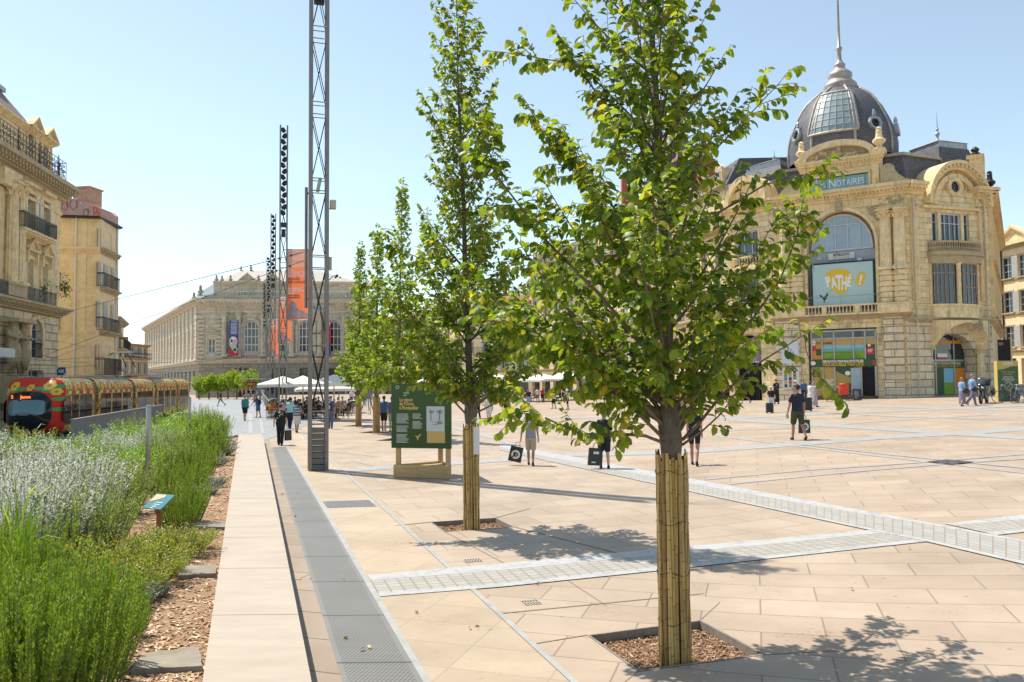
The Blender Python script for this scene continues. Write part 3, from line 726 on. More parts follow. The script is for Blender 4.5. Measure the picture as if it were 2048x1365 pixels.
ex1 = [([rel(1332, 888, b1), rel(1290, 872, b1, -.25), rel(1230, 868, b1, -.4), rel(1175, 874, b1, -.5), rel(1110, 845, b1, -.55), rel(1060, 822, b1, -.6), rel(1010, 830, b1, -.6)], .017, .9, .2),
       ([rel(1340, 860, b1), rel(1290, 800, b1, .2), rel(1230, 745, b1, .4), rel(1160, 700, b1, .5), rel(1080, 655, b1, .6), rel(1000, 620, b1, .6)], .022, 1.2, .2),
       ([rel(1365, 880, b1), rel(1400, 845, b1, -.1), rel(1440, 795, b1, -.2), rel(1500, 738, b1, -.3), rel(1560, 700, b1, -.3), rel(1615, 666, b1, -.3)], .018, .35, .3), ([rel(1610, 670, b1, -.3), rel(1612, 700, b1, -.3), rel(1625, 740, b1, -.35), rel(1655, 770, b1, -.35)], .005, .6, .6), ([rel(1365, 890, b1), rel(1405, 862, b1, -.3), rel(1440, 830, b1, -.4), rel(1462, 800, b1, -.4)], .014, .8, .45),
       ([rel(1360, 860, b1), rel(1420, 760, b1, .2), rel(1490, 660, b1, .3), rel(1560, 560, b1, .3), rel(1595, 470, b1, .3), rel(1600, 430, b1, .3)], .022, 1.0, .3),
       ([rel(1345, 840, b1), rel(1290, 700, b1, -.2), rel(1200, 590, b1, -.4), rel(1090, 480, b1, -.5), rel(1000, 360, b1, -.5), rel(955, 245, b1, -.5)], .024, 1.0, .4),
       ([rel(1325, 500, b1), rel(1430, 430, b1, -.1), rel(1530, 370, b1, -.2), rel(1590, 352, b1, -.2), rel(1632, 348, b1, -.2)], .012, .5, .3),
       ([rel(1325, 420, b1), rel(1400, 330, b1, 0), rel(1470, 260, b1, 0), rel(1560, 165, b1, 0)], .012, .7, .45),
       ([rel(1322, 330, b1), rel(1260, 230, b1, 0), rel(1160, 130, b1, 0), rel(1025, 108, b1, 0)], .012, .8, .35),
       ([rel(1325, 430, b1), rel(1230, 380, b1, 0), rel(1120, 330, b1, 0), rel(1065, 230, b1, 0)], .012, .8, .4)]
tree(T1, 'tall young tree with a bamboo cane wrapped trunk in the nearest mulched pit', 'young trees in a row on the square', 11, 8.6, lean1,
     [(2.45, .5), (2.8, 1.0), (3.2, 1.4), (3.8, 1.4), (4.4, 1.0), (5.2, .75), (6.2, .62), (8.6, .12)], 98, .114, 12, 11, lmax=.5, asym=.2, trunkR=.08, extra=ex1, conc=1.35)
b2 = T2
def lean2(h):
 y = max(0, h - 2); return (-.03 * y, .0)
ex2 = [([rel(938, 835, b2), rel(905, 800, b2, -.2), rel(870, 765, b2, -.3), rel(820, 735, b2, -.4), rel(760, 740, b2, -.5), rel(735, 770, b2, -.5)], .02, .9, .25),
       ([rel(945, 830, b2), rel(985, 810, b2, -.1), rel(1020, 780, b2, -.2), rel(1035, 740, b2, -.2)], .018, .8, .3),
       ([rel(940, 800, b2), rel(890, 700, b2, .2), rel(830, 640, b2, .2), rel(780, 590, b2, .2), rel(735, 560, b2, .2)], .02, 1.0, .25),
       ([rel(930, 600, b2), rel(870, 530, b2, 0), rel(800, 500, b2, 0), rel(770, 480, b2, 0)], .014, .9, .25)]
tree(T2, 'slender young tree right of the green information panel', 'young trees in a row on the square', 5, 9.9, lean2,
     [(2.35, .9), (3.0, 1.45), (3.8, 1.35), (4.6, 1.0), (5.6, .75), (6.8, .62), (8.2, .5), (9.9, .2)], 125, .125, 11, 10, lmax=.5, wrapH=1.82, trunkR=.085, extra=ex2, conc=1.25, wrapR=.13)
lab = ['young tree with its crown behind the green information panel', 'young tree standing in front of the crowd barrier, second from the mast', 'young tree standing nearest to the tall mast']
for i, (b, H, s, ln) in enumerate(((T3, 11.4, 31, .02), (T4, 10.4, 32, .01), (T5, 10.6, 33, .015))):
 tree(b, lab[i], 'young trees in a row on the square', s, H, (lambda h, k=ln: (k * max(0, h - 2), 0)),
         [(2.5, 1.1), (3.3, 1.55), (4.5, 1.25), (5.6, .85), (7.0, .5), (8.5, .3), (H, .05)], 95, .195, 7.5, 10, lmax=.5, wrapH=1.8, trunkR=.10, hi=False, leafm=lf2, conc=1.2, wrapR=.17)
n = MB(); 
for i in range(6):
 a0 = R(-70 + i * 14); a1 = R(-70 + (i + 1) * 14); rr = .152
 n.add([(T2.x + math.cos(a) * rr, T2.y + math.sin(a) * rr, z) for a, z in ((a0, 1.3), (a1, 1.3), (a1, 1.78), (a0, 1.78))], [(0, 1, 2, 3)])
o = n.build('paper_notice', mat('paper_white', (.68, .68, .70), rough=.7)); tag(o, 'white paper notice taped to the cane wrap of the second tree', 'notice')
def arc_pts(ua, ub, zs, rise, n=14):
 c = (ua + ub) / 2; a = (ub - ua) / 2
 return [(c - a * math.cos(PI * i / n), zs + rise * math.sin(PI * i / n)) for i in range(n + 1)]
def wall(mb, u0, u1, z0, z1, ops=(), y=0, depth=.35):
 us = sorted({u0, u1, *[o[0] for o in ops], *[o[1] for o in ops]}); zs = sorted({z0, z1, *[o[2] for o in ops], *[o[3] for o in ops]})
 us = [u for u in us if u0 <= u <= u1]; zs = [z for z in zs if z0 <= z <= z1]
 for i in range(len(us) - 1):
  run = None
  for j in range(len(zs) - 1):
   cu, cz = (us[i] + us[i + 1]) / 2, (zs[j] + zs[j + 1]) / 2
   hole = any(o[0] < cu < o[1] and o[2] < cz < o[3] for o in ops)
   if not hole: mb.quad((us[i], y, zs[j]), (us[i + 1], y, zs[j]), (us[i + 1], y, zs[j + 1]), (us[i], y, zs[j + 1]))
 for o in ops:
  ua, ub, za, zb = o[:4]; rise = o[4] if len(o) > 4 else 0; d = y + (o[5] if len(o) > 5 else depth)
  zs_ = zb - rise
  mb.quad((ua, y, za), (ua, d, za), (ua, d, zs_), (ua, y, zs_)); mb.quad((ub, d, za), (ub, y, za), (ub, y, zs_), (ub, d, zs_))
  mb.quad((ua, y, za), (ub, y, za), (ub, d, za), (ua, d, za))
  if rise:
   a = arc_pts(ua, ub, zs_, rise)
   for k in range(len(a) - 1):
    (xa, ya), (xb, yb) = a[k], a[k + 1]
    mb.quad((xa, y, ya), (xb, y, yb), (xb, y, zb), (xa, y, zb)); mb.quad((xa, y, ya), (xa, d, ya), (xb, d, yb), (xb, y, yb))
  else: mb.quad((ua, d, zb), (ub, d, zb), (ub, y, zb), (ua, y, zb))
def window(parent, M, ua, ub, za, zb, rise=0, y=.28, nx=2, nz=3, fw=.07, fm=None, gm=None, name='window', label=None, zsplit=None):
 fm = fm or M_['winframe']; gm = gm or M_['glass']; mb = MB(M); zs = zb - rise; t = .06
 mb.box(ua, ua + fw, y - t, y + t, za, zs); mb.box(ub - fw, ub, y - t, y + t, za, zs); mb.box(ua + fw, ub - fw, y - t, y + t, za, za + fw)
 def top(u):
  if not rise: return zb
  a = (ub - ua) / 2; c = (ua + ub) / 2; return zs + rise * math.sqrt(max(0, 1 - ((u - c) / a) ** 2))
 if rise:
  a = arc_pts(ua, ub, zs, rise, 16); b = arc_pts(ua + fw, ub - fw, zs, rise - fw, 16)
  for k in range(16):
   mb.add([(a[k][0], y - t, a[k][1]), (a[k + 1][0], y - t, a[k + 1][1]), (b[k + 1][0], y - t, b[k + 1][1]), (b[k][0], y - t, b[k][1]),
     (b[k][0], y + t, b[k][1]), (b[k + 1][0], y + t, b[k + 1][1])], [(3, 2, 1, 0), (3, 4, 5, 2)])
 else: mb.box(ua + fw, ub - fw, y - t, y + t, zb - fw, zb)
 for i in range(1, nx):
  u = ua + (ub - ua) * i / nx; w = fw * (.55 if nx > 2 or i != nx / 2 else .8); mb.box(u - w / 2, u + w / 2, y - t * .8, y + t * .8, za + fw, top(u) - .01)
 zr = zsplit or [za + (zb - za) * j / nz for j in range(1, nz)]
 for z in zr:
  if rise and z > zs:
   a = (ub - ua) / 2; h = a * math.sqrt(max(0, 1 - ((z - zs) / rise) ** 2)); c = (ua + ub) / 2; x0, x1 = c - h, c + h
  else: x0, x1 = ua + fw, ub - fw
  mb.box(x0, x1, y - t * .7, y + t * .7, z - fw * .28, z + fw * .28)
 w = mb.build(name, fm, parent)
 if label: w['label'] = label
 pb = MB(M)
 pts = [(ua, za), (ub, za)] + (list(reversed(arc_pts(ua, ub, zs, rise))) if rise else [(ub, zb), (ua, zb)])
 pb.add([(u, y + .03, z) for u, z in pts], [tuple(range(len(pts)))]); pb.build('pane', gm, w)
 return w
def cornice(mb, u0, u1, z, h, proj, dent=0, y=0, e=0, ds=.16):
 """stepped moulding under a projecting top; e extends the ends with the projection"""
 st = ((0, .25, .28), (.25, .5, .5), (.5, .72, .78), (.72, 1, 1))
 for a, b, p in st: mb.box(u0 - e * p, u1 + e * p, y - proj * p, y + .02, z + h * a, z + h * b)
 if dent:
  n = int((u1 - u0) / (ds * 2)); 
  for i in range(n):
   u = u0 + (i + .5) * (u1 - u0) / n; mb.box(u - ds / 2, u + ds / 2, y - proj * .74, y - proj * .5, z + h * .34, z + h * .5 - .003)
BAL = [(.05, 0), (.075, .04), (.05, .1), (.085, .3), (.05, .55), (.035, .7), (.06, .8), (.06, 1)]
def balustrade(mb, u0, u1, z, h, y=-.3, sp=.24, posts=(), n=8, w=.22):
 mb.box(u0, u1, y - w / 2, y + w / 2, z, z + h * .16); mb.box(u0, u1, y - w / 2 - .03, y + w / 2 + .03, z + h * .84, z + h)
 k = int((u1 - u0) / sp)
 for i in range(k):
  u = u0 + (i + .5) * (u1 - u0) / k
  if any(abs(u - p) < sp * .8 for p in posts): continue
  mb.lathe([(r * h, q * h * .68) for r, q in BAL], u, y, z + h * .16, n=n)
 for p in list(posts): mb.box(p - .17, p + .17, y - w / 2 - .012, y + w / 2 + .012, z + h * .16, z + h * .84)
def column(mb, u, z0, z1, r, y=-.3, flutes=14, cap=.7, square=False):
 mb.box(u - r * 1.3, u + r * 1.3, y - r * 1.3, y + r * 1.3, z0, z0 + r * .5)
 mb.lathe([(r * 1.2, 0), (r * 1.25, r * .2), (r * 1.05, r * .45)], u, y, z0 + r * .5)
 za, zb = z0 + r * .95, z1 - cap
 n = flutes * 2; vs = []
 for z, k in ((za, 1.0), ((za + zb) / 2, .97), (zb, .86)):
  for i in range(n):
   a = 2 * PI * i / n; q = r * k * (1 if i % 2 == 0 else .90); vs.append((u + q * math.cos(a), y + q * math.sin(a), z))
 mb.add(vs, [(j * n + i, j * n + (i + 1) % n, (j + 1) * n + (i + 1) % n, (j + 1) * n + i) for j in range(2) for i in range(n)])
 capital(mb, u, y, zb, cap, r)
def capital(mb, u, y, z, h, r):
 mb.lathe([(r * .9, 0), (r * .9, h * .15), (r * 1.0, h * .4), (r * 1.3, h * .8), (r * 1.35, h * .84)], u, y, z, n=12)
 for row, (zz, rr, m) in enumerate(((.12, .95, 8), (.42, 1.08, 8))):
  for i in range(m):
   a = 2 * PI * (i + row * .5) / m; c, s_ = math.cos(a), math.sin(a)
   p = [(u + c * r * rr, y + s_ * r * rr, z + h * zz), (u + c * r * (rr + .16), y + s_ * r * (rr + .16), z + h * (zz + .2)), (u + c * r * (rr + .45), y + s_ * r * (rr + .45), z + h * (zz + .3)), (u + c * r * (rr + .42), y + s_ * r * (rr + .42), z + h * (zz + .2))]
   mb.tube(p, [r * .2, r * .24, r * .16, r * .05], 4)
 mb.box(u - r * 1.45, u + r * 1.45, y - r * 1.45, y + r * 1.45, z + h * .86, z + h)
def relief(mb, u0, u1, z0, z1, y, n, seed=1, s=.12, inside=None):
 """carved ornament: scrolls and leaves standing out of a wall"""
 r = random.Random(seed); mb.smooth = True
 for i in range(n):
  for k in range(20):
   u, z = r.uniform(u0, u1), r.uniform(z0, z1)
   if inside is None or inside(u, z): break
  else: continue
  if i % 2:
   a0 = r.uniform(0, 6.28); q = s * r.uniform(.6, 1.2); sg = r.choice((-1, 1))
   pts = [(u + math.cos(a0 + sg * t * .75) * q * (1 - t * .1), y, z + math.sin(a0 + sg * t * .75) * q * (1 - t * .1)) for t in range(8)]
   mb.tube(pts, [s * .3, s * .28, s * .26, s * .24, s * .22, s * .2, s * .18, s * .2], 5)
  else: mb.ell((u, y, z), (s * r.uniform(.3, .6), s * .35, s * r.uniform(.3, .7)), 6, 4)
 mb.smooth = False
def railing(parent, M, u0, u1, z, h, y, mt=None, sp=.11, sides=0, lattice=False, bel=0, name='balcony_railing'):
 mb = MB(M); t = .018
 def run(a, b):
  a = Vector(a); b = Vector(b); L = (b - a).length; n = max(2, int(L / sp)); 
  for zz in (0.05, h * .93): mb.tube([a + Vector((0, 0, zz)), b + Vector((0, 0, zz))], .02, 4)
  mb.tube([a + Vector((0, 0, h)), b + Vector((0, 0, h))], .028, 4)
  for i in range(n + 1):
   p = a.lerp(b, i / n)
   if lattice and i < n:
    q = a.lerp(b, (i + 1) / n); k = 4
    for j in range(k):
     za, zb = .05 + (h * .88) * j / k, .05 + (h * .88) * (j + 1) / k
     mb.tube([p + Vector((0, 0, za)), q + Vector((0, 0, zb))], .011, 3, cap=False); mb.tube([p + Vector((0, 0, zb)), q + Vector((0, 0, za))], .011, 3, cap=False)
   if not lattice or i % 6 == 0: mb.tube([p + Vector((0, 0, .05)), p + Vector((0, 0, h))], .011 if not lattice else .022, 4, cap=False)
 run((u0, y, z), (u1, y, z))
 if sides: run((u0, y, z), (u0, 0, z)); run((u1, y, z), (u1, 0, z))
 return mb.build(name, mt or M_['iron'], parent)
def pediment(mb, u0, u1, z, h, proj, y=0, curved=False):
 mb.box(u0, u1, y - proj, y + .01, z, z + h * .16)
 c = (u0 + u1) / 2; n = 10 if curved else 2
 pts = [(u0 + (u1 - u0) * i / n, z + h * .16 + (h * .84) * (math.sin(PI * i / n) if curved else (1 - abs(2 * i / n - 1)))) for i in range(n + 1)]
 mb.prism([(u0 + .05, z + h * .16)] + [(a, b - .06) for a, b in pts[1:-1]] + [(u1 - .05, z + h * .16)], y - proj * .45, y + .01)
 for i in range(n):
  (a, b), (c2, d) = pts[i], pts[i + 1]; mb.prism([(a, b - h * .14 + .002), (c2, d - h * .14 + .002), (c2, d), (a, b)], y - proj, y + .005)
def surround(mb, ua, ub, za, zb, w=.14, p=.08, rise=0, y=0):
 zs = zb - rise
 mb.box(ua - w, ua, y - p, y + .01, za, zs); mb.box(ub, ub + w, y - p, y + .01, za, zs)
 if rise:
  a = arc_pts(ua, ub, zs, rise, 16); b = arc_pts(ua - w, ub + w, zs, rise + w, 16)
  for k in range(16):
   q = [(a[k][0], a[k][1]), (a[k + 1][0], a[k + 1][1]), (b[k + 1][0], b[k + 1][1]), (b[k][0], b[k][1])]
   mb.prism(q, y - p, y + .01)
 else: mb.box(ua - w, ub + w, y - p, y + .01, zb, zb + w)
def shutters(parent, M, ua, ub, za, zb, y=-.05, m=None):
 w = (ub - ua) * .5
 for (a, b) in ((ua - w, ua - .01), (ub + .01, ub + w)):
  mb = MB(M); mb.box(a, b, y - .025, y + .025, za, zb)
  k = int((zb - za) / .16)
  for i in range(k): z = za + .08 + i * (zb - za - .1) / k; mb.box(a + .05, b - .05, y - .04, y - .026, z, z + .05)
  mb.build('shutter', m or M_['shutter'], parent)
def urn(mb, u, y, z, h):
 s = h
 mb.lathe([(.22 * s, 0), (.22 * s, .08 * s), (.1 * s, .14 * s), (.12 * s, .2 * s), (.26 * s, .34 * s), (.27 * s, .42 * s), (.15 * s, .52 * s), (.12 * s, .72 * s), (.14 * s, .78 * s), (.1 * s, .84 * s), (.13 * s, .92 * s), (.02 * s, 1.0 * s)], u, y, z, n=10)
def finial(mb, x, y, z, h, s=1):
 mb.lathe([(.35 * s, 0), (.18 * s, .08 * h), (.08 * s, .16 * h), (.22 * s, .26 * h), (.22 * s, .30 * h), (.08 * s, .36 * h), (.15 * s, .43 * h), (.05 * s, .5 * h), (.03 * s, .7 * h), (.008, h)], x, y, z, n=8)
bz = .7
FA = Face((20.5, 62.25, bz), (28.46, 57.2, bz)); FB = Face((28.46, 57.2, bz), (35.8, 59.56, bz))
FS = Face((35.8, 59.56, bz), (52, 85, bz)); FL = Face((17.7, 65.9, bz), (20.5, 62.25, bz))
dom = thing('domed_building', 'ornate pale stone corner building with a slate dome on the right side of the square', 'building', FA.p0, world=True)
q = FA.q; M = FA.M; LA = FA.L
def zz(px, py): return q(px, py)[1]
z_led = zz(1690, 634); z_bal = zz(1690, 613); z_cor = zz(1690, 388); z_fr = zz(1690, 418)
uA0, uA1 = q(1617, 600)[0], q(1754, 600)[0]                 # arch bay opening
uc = (uA0 + uA1) / 2; z_sp = zz(1690, 490); z_ap = zz(1685, 421)
uD0, uD1 = q(1618, 760)[0], q(1756, 760)[0]; zD = zz(1690, 657)
mb = FA.mb()
wall(mb, 0, LA, -.6, z_led, [(uD0, uD1, -.6, zD)], depth=.5)
o = mb.build('ground_floor_wall', M_['lime'], dom)
mb = FA.mb()
wall(mb, 0, LA, z_led, z_cor, [(uA0, uA1, z_led + .4, z_ap, z_ap - z_sp, .75)], depth=.75)
mb.build('upper_wall', M_['limeplain'], dom)
mb = FA.mb(); uP = q(1768, 700)[0]
for k in range(9):
 z0 = .9 + k * (z_led - 1.0) / 9; z1 = z0 + (z_led - 1.0) / 9 - .05
 for (a, b) in ((uP, uP + 1.35), (uP + 1.55, LA - .02)): mb.box(a, b, -.14, .01, z0, z1)
mb.box(uP - .05, LA, -.22, .01, -.6, .88); mb.build('rusticated_pier', M_['rust'], dom); mb = FA.mb()
for k in range(9): z0 = .9 + k * (z_led - 1.0) / 9; mb.box(.05, uD0 - .55, -.14, .01, z0, z0 + (z_led - 1.0) / 9 - .05)
mb.box(.02, uD0 - .5, -.22, .01, -.6, .88); mb.build('rusticated_pier', M_['rust'], dom)
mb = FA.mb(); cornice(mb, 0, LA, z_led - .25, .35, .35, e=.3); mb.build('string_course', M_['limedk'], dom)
mb = FA.mb(); cornice(mb, -.1, LA + .1, z_cor - .55, .85, .75, dent=1, e=.3, ds=.13); mb.box(0, LA, -.12, .01, z_cor - 1.15, z_cor - .56)
for i in range(26): u = .2 + i * (LA - .4) / 25; mb.box(u - .09, u + .09, -.6, -.3, z_cor - .17, z_cor - .02)
mb.build('cornice', M_['limecorn'], dom)
mb = FA.mb(); relief(mb, uP, LA - .1, z_cor - 1.08, z_cor - .66, -.13, 26, 3, .14); relief(mb, .1, uA0 - .5, z_cor - 1.08, z_cor - .66, -.13, 26, 4, .14)
aw = (uA1 - uA0) / 2
def spand(u, z): return ((u - uc) / (aw + .55)) ** 2 + ((z - z_sp) / (z_ap - z_sp + .55)) ** 2 > 1 and abs(u - uc) < aw + .35
relief(mb, uA0 - .3, uA1 + .3, z_sp + .6, z_fr - .1, -.01, 90, 5, .17, spand)
mb.box(uc - .22, uc + .22, -.45, .0, z_ap - .05, z_cor - .5); mb.box(uc - .16, uc + .16, -.55, -.44, z_ap + .2, z_cor - .75)
mb.build('carved_ornament', M_['limedk'], dom)  # grimy stone; its dark tone also stands in for shading on the relief
mb = FA.mb()
surround(mb, uA0 + .002, uA1 - .002, z_bal, z_ap, w=.22, p=.16, rise=z_ap - z_sp); surround(mb, uA0 - .24, uA1 + .24, z_bal, z_ap + .24, w=.12, p=.08, rise=z_ap - z_sp + .24)
mb.build('arch_moulding', M_['limeplain'], dom)
zc0, zc1, zc2 = zz(1780, 607), zz(1780, 541), zz(1780, 421)
cs = [q(1773, 500)[0], q(1800, 500)[0]]; cs += [2 * uc - c for c in cs]
for c in cs:
 if c < .1: continue
 mb = FA.mb(); column(mb, c, zc1, zc2, .40, y=-.32, cap=.62)
 for k in range(6):
  z0 = zc0 + k * (zc1 - zc0) / 6; mb.lathe([(.44, 0), (.49, .04), (.49, (zc1 - zc0) / 6 - .1), (.42, (zc1 - zc0) / 6 - .02)], c, -.32, z0, n=16)
 mb.build('column', M_['limeplain'], dom)
for (a, b) in ((cs[0] - .62, cs[1] + .62), (cs[3] - .62, cs[2] + .62)):
 mb = FA.mb(); mb.box(a, b, -.9, .0, z_led + .1, zc0); mb.box(a + .15, b - .15, -.93, -.89, z_led + .25, zc0 - .15); mb.box(a - .06, b + .06, -.96, .0, zc0 - .09, zc0 + .0); mb.build('pedestal', M_['limeplain'], dom)
mb = FA.mb(); balustrade(mb, cs[3] + .63 if cs[3] > 0 else .6, cs[0] - .64, z_led + .1, z_bal - z_led - .02, y=-.6, posts=(uc - 1.15, uc + 1.15)); mb.build('balustrade', M_['limeplain'], dom)
z_w0 = zz(1688, 499)
window(dom, M, uA0 + .22, uA1 - .22, z_w0, z_ap - .18, rise=z_ap - .18 - z_sp + .1, y=.55, nx=5, nz=1, fw=.13, gm=M_['glassblue'], zsplit=[z_w0 + (z_ap - z_w0) * .66])
mb = FA.mb(); mb.box(uA0, uA1, .62, .7, z_led + .4, z_w0 + .02); mb.build('infill_panel', mat('blue_grey_panel', (.38, .42, .47), rough=.5, var=.1), dom)
eb = thing('name_board', 'white name board reading eleom avocats above the cinema billboard', 'sign', FA.at(q(1683, 512)[0], .4, zz(1683, 521)), world=True)
a = q(1657, 521, .5); b = q(1709, 504, .5)
mb = FA.mb(); mb.box(a[0], b[0], .48, .56, a[1], b[1]); mb.build('board', M_['white'], eb)
dk = mat('dark_lettering', (.04, .035, .04), rough=.6); wt = mat('white_lettering', (.78, .78, .76), rough=.5)
txt('eleom', .42, dk, eb, TM(M, (a[0] + b[0]) / 2, .47, a[1] + .25), align='CENTER', bold=.006, fit=1.15); txt('avocats', .17, mat('grey_lettering', (.35, .35, .35)), eb, TM(M, (a[0] + b[0]) / 2, .47, a[1] + .08), align='CENTER', fit=1.15)
bu0, bz0 = q(1627, 613, -.15); bu1, bz1 = q(1745, 522, -.15)
bb = thing('cinema_billboard', 'pale blue billboard with a yellow speech bubble reading PATHÉ and a black rooster', 'billboard', FA.at(uc, -.1, bz0), world=True)
mb = FA.mb(); mb.box(bu0 - .14, bu1 + .14, -.13, .1, bz0 - .1, bz1 + .14); mb.build('frame', M_['black'], bb)
mb = FA.mb(); mb.box(bu0, bu1, -.16, -.132, bz0, bz1); mb.build('panel', mat('pale_blue_vinyl', (.42, .56, .56), rough=.45, var=.03), bb)
def bp(px, py): return q(px, py, -.15)
def flat(name, px, y0, y1, m, par, qf=bp, mbf=FA): mb = mbf.mb(); mb.prism([qf(*p) for p in px], y0, y1); return mb.build(name, m, par)
yel = mat('yellow_print', (.72, .47, .03), rough=.5)
bub = [(1650, 553), (1654, 545), (1663, 540), (1675, 537.5), (1688, 538), (1698, 542), (1704, 550), (1705, 560), (1702, 570), (1696, 580), (1688, 588), (1681, 589.5), (1673, 586), (1668, 580), (1659, 585.5), (1664, 577), (1657, 567), (1651, 560)]
flat('speech_bubble', bub[::-1], -.168, -.161, yel, bb)
flat('exclamation_bubble', [(1704, 557), (1711, 558.5), (1718, 546), (1725, 543.5), (1731, 546), (1731, 556), (1726, 570), (1719, 574.5), (1714, 571), (1711, 560.5), (1704, 559)][::-1], -.168, -.161, yel, bb)
def glyph(ch, px, py, h, w, rot=0, ym=-.172):
 u, z = bp(px, py); txt(ch, h * 1.35, wt, bb, TM(M, u, ym, z, Matrix.Rotation(rot, 4, 'Y')), align='CENTER', bold=.05, fit=w, name='letter')
for ch, x, y, h, w, ro in (('P', 1659, 573, .78, .34, R(-14)), ('A', 1669, 575, .78, .42, R(-6)), ('T', 1678.5, 579, 1.12, .5, 0), ('H', 1688, 579, 1.0, .36, R(4)), ('É', 1697, 573, .72, .27, R(8)), ('!', 1719, 569, .72, .14, R(14))): glyph(ch, x, y, h, w, ro)
cock = [(1639, 591), (1642, 590), (1645, 594), (1650, 593), (1653, 589), (1653.5, 586), (1656, 586), (1655.5, 589), (1657, 591), (1655, 592), (1653, 598), (1650, 601), (1649, 605), (1652, 606), (1647, 606), (1648, 601), (1645, 598), (1643, 596), (1640, 594)]
flat('rooster', cock[::-1], -.168, -.161, dk, bb)
mb = FA.mb(); a = q(1612, 597, -.5); b = q(1757, 590, -.5); mb.tube([(a[0], 0, a[1]), (a[0], -.5, a[1]), (b[0], -.5, a[1]), (b[0], 0, a[1])], .022, 5)
for u in (uc, uc + 2.0): mb.tube([(u, -.5, a[1]), (u, -.5, z_bal)], .018, 4)
mb.build('guard_rail', M_['zinc'], dom)
for k, x in enumerate((1641, 1720)):
 a = q(x, 519, -.3); mb = FA.mb(); mb.box(a[0] - .16, a[0] + .16, -.5, -.25, a[1] - .08, a[1] + .12); mb.tube([(a[0], .4, a[1] + .25), (a[0], -.35, a[1] + .15)], .03, 5)
 tag(mb.build('floodlight', M_['zinc']), ('floodlight over the rooster end of the cinema billboard', 'floodlight over the exclamation mark end of the cinema billboard')[k], 'lamp', 'floodlights over the cinema billboard')
za0, za1 = z_cor + .25, zz(1685, 327); ua0, ua1 = q(1604, 360)[0], q(1758, 350)[0]
nu0, nz0 = q(1618, 388, .3); nu1, nz1 = q(1737, 345, .3)
mb = FA.mb(); wall(mb, ua0, ua1, za0, za1, [(nu0, nu1, nz0, nz1)], y=.2, depth=.15); mb.box(ua0, ua1, .36, 2.2, za0, za1 + .3); mb.build('attic_wall', M_['limeplain'], dom)
mb = FA.mb(); surround(mb, nu0, nu1, nz0, nz1, w=.16, p=.12, y=.2); cornice(mb, ua0 - .1, ua1 + .1, za1 - .35, .75, .5, dent=1, y=.2, e=.3, ds=.12)
for (a, b) in ((ua0, ua0 + .5), (ua1 - .5, ua1)): mb.box(a, b, .02, .19, za0, za1 - .35)
mb.build('attic_cornice', M_['limecorn'], dom)
mb = FA.mb(); zt = za1 + .4; rs = zz(1682, 281) - zt; A = arc_pts(ua0 - .15, ua1 - .1, zt, rs, 20); B = arc_pts(ua0 + .35, ua1 - .55, zt, rs - .45, 20)
for k in range(20): mb.prism([B[k], B[k + 1], A[k + 1], A[k]], -.35, .6)
mb.prism([B[0]] + B[1:-1] + [B[-1]], .12, .5)
mb.build('arched_pediment', M_['limeplain'], dom)
mb = FA.mb(); cu = (ua0 + ua1) / 2; relief(mb, cu - 2.2, cu + 2.2, zt + .05, zt + rs * .75, .08, 60, 8, .16, lambda u, z: ((u - cu) / 2.6) ** 2 + ((z - zt) / (rs - .5)) ** 2 < .9 and abs(u - cu) > .3)
mb.smooth = True; mb.ell((cu, 0, zt + .75), (.2, .22, .27), 10, 8); mb.ell((cu, -.02, zt + 1.0), (.26, .2, .1), 10, 5); mb.ell((cu, .02, zt + .32), (.34, .18, .25), 10, 6)
for i in range(-6, 7):
 if i: mb.tube([(cu + i * .12, .09, zt + .7), (cu + i * .3, .09, zt + 1.25 - abs(i) * .07)], [.03, .05], 4)
mb.smooth = False; mb.build('carved_head_ornament', M_['limedk'], dom)  # grime, and relief shading put into the darker stone colour
nb = thing('glass_name_board', 'blue glass name board reading NOTAIRES under the arched pediment', 'sign', FA.at((nu0 + nu1) / 2, .3, nz0), world=True)
mb = FA.mb(); mb.box(nu0, nu1, .27, .33, nz0, nz1); mb.build('panel', mat('notary_blue_glass', (.20, .38, .44), rough=.25, var=.06), nb)
mb = FA.mb()
for t in (.05, .30, .63, .94): mb.box(nu0 + (nu1 - nu0) * t - .015, nu0 + (nu1 - nu0) * t + .015, .258, .269, nz0, nz1)
mb.box(nu0, nu1, .25, .268, nz1 - .06, nz1 + .0); mb.build('glazing_bar', M_['black'], nb)
u, z = q(1657, 376, .3)
txt('N', .95, wt, nb, TM(M, u, .255, z - .04), name='letter', fit=.46); txt('OTAIRES', .66, wt, nb, TM(M, u + .52, .255, z), name='lettering', fit=2.0)
mb = FA.mb(); u, z = q(1640, 366, .3); mb.smooth = True
for pts in ([(-.5, .25), (-.35, 0), (-.55, -.3)], [(-.2, .35), (-.3, 0), (-.05, -.25), (.3, -.1)], [(0, .4), (.15, .2), (.0, .05), (.3, .1)], [(-.1, -.45), (.2, -.5), (.45, -.3)], [(.1, .5), (.3, .45)]):
 mb.tube([(u + a, .26, z + b) for a, b in pts], .035, 5)
mb.build('squiggle_emblem', wt, nb)
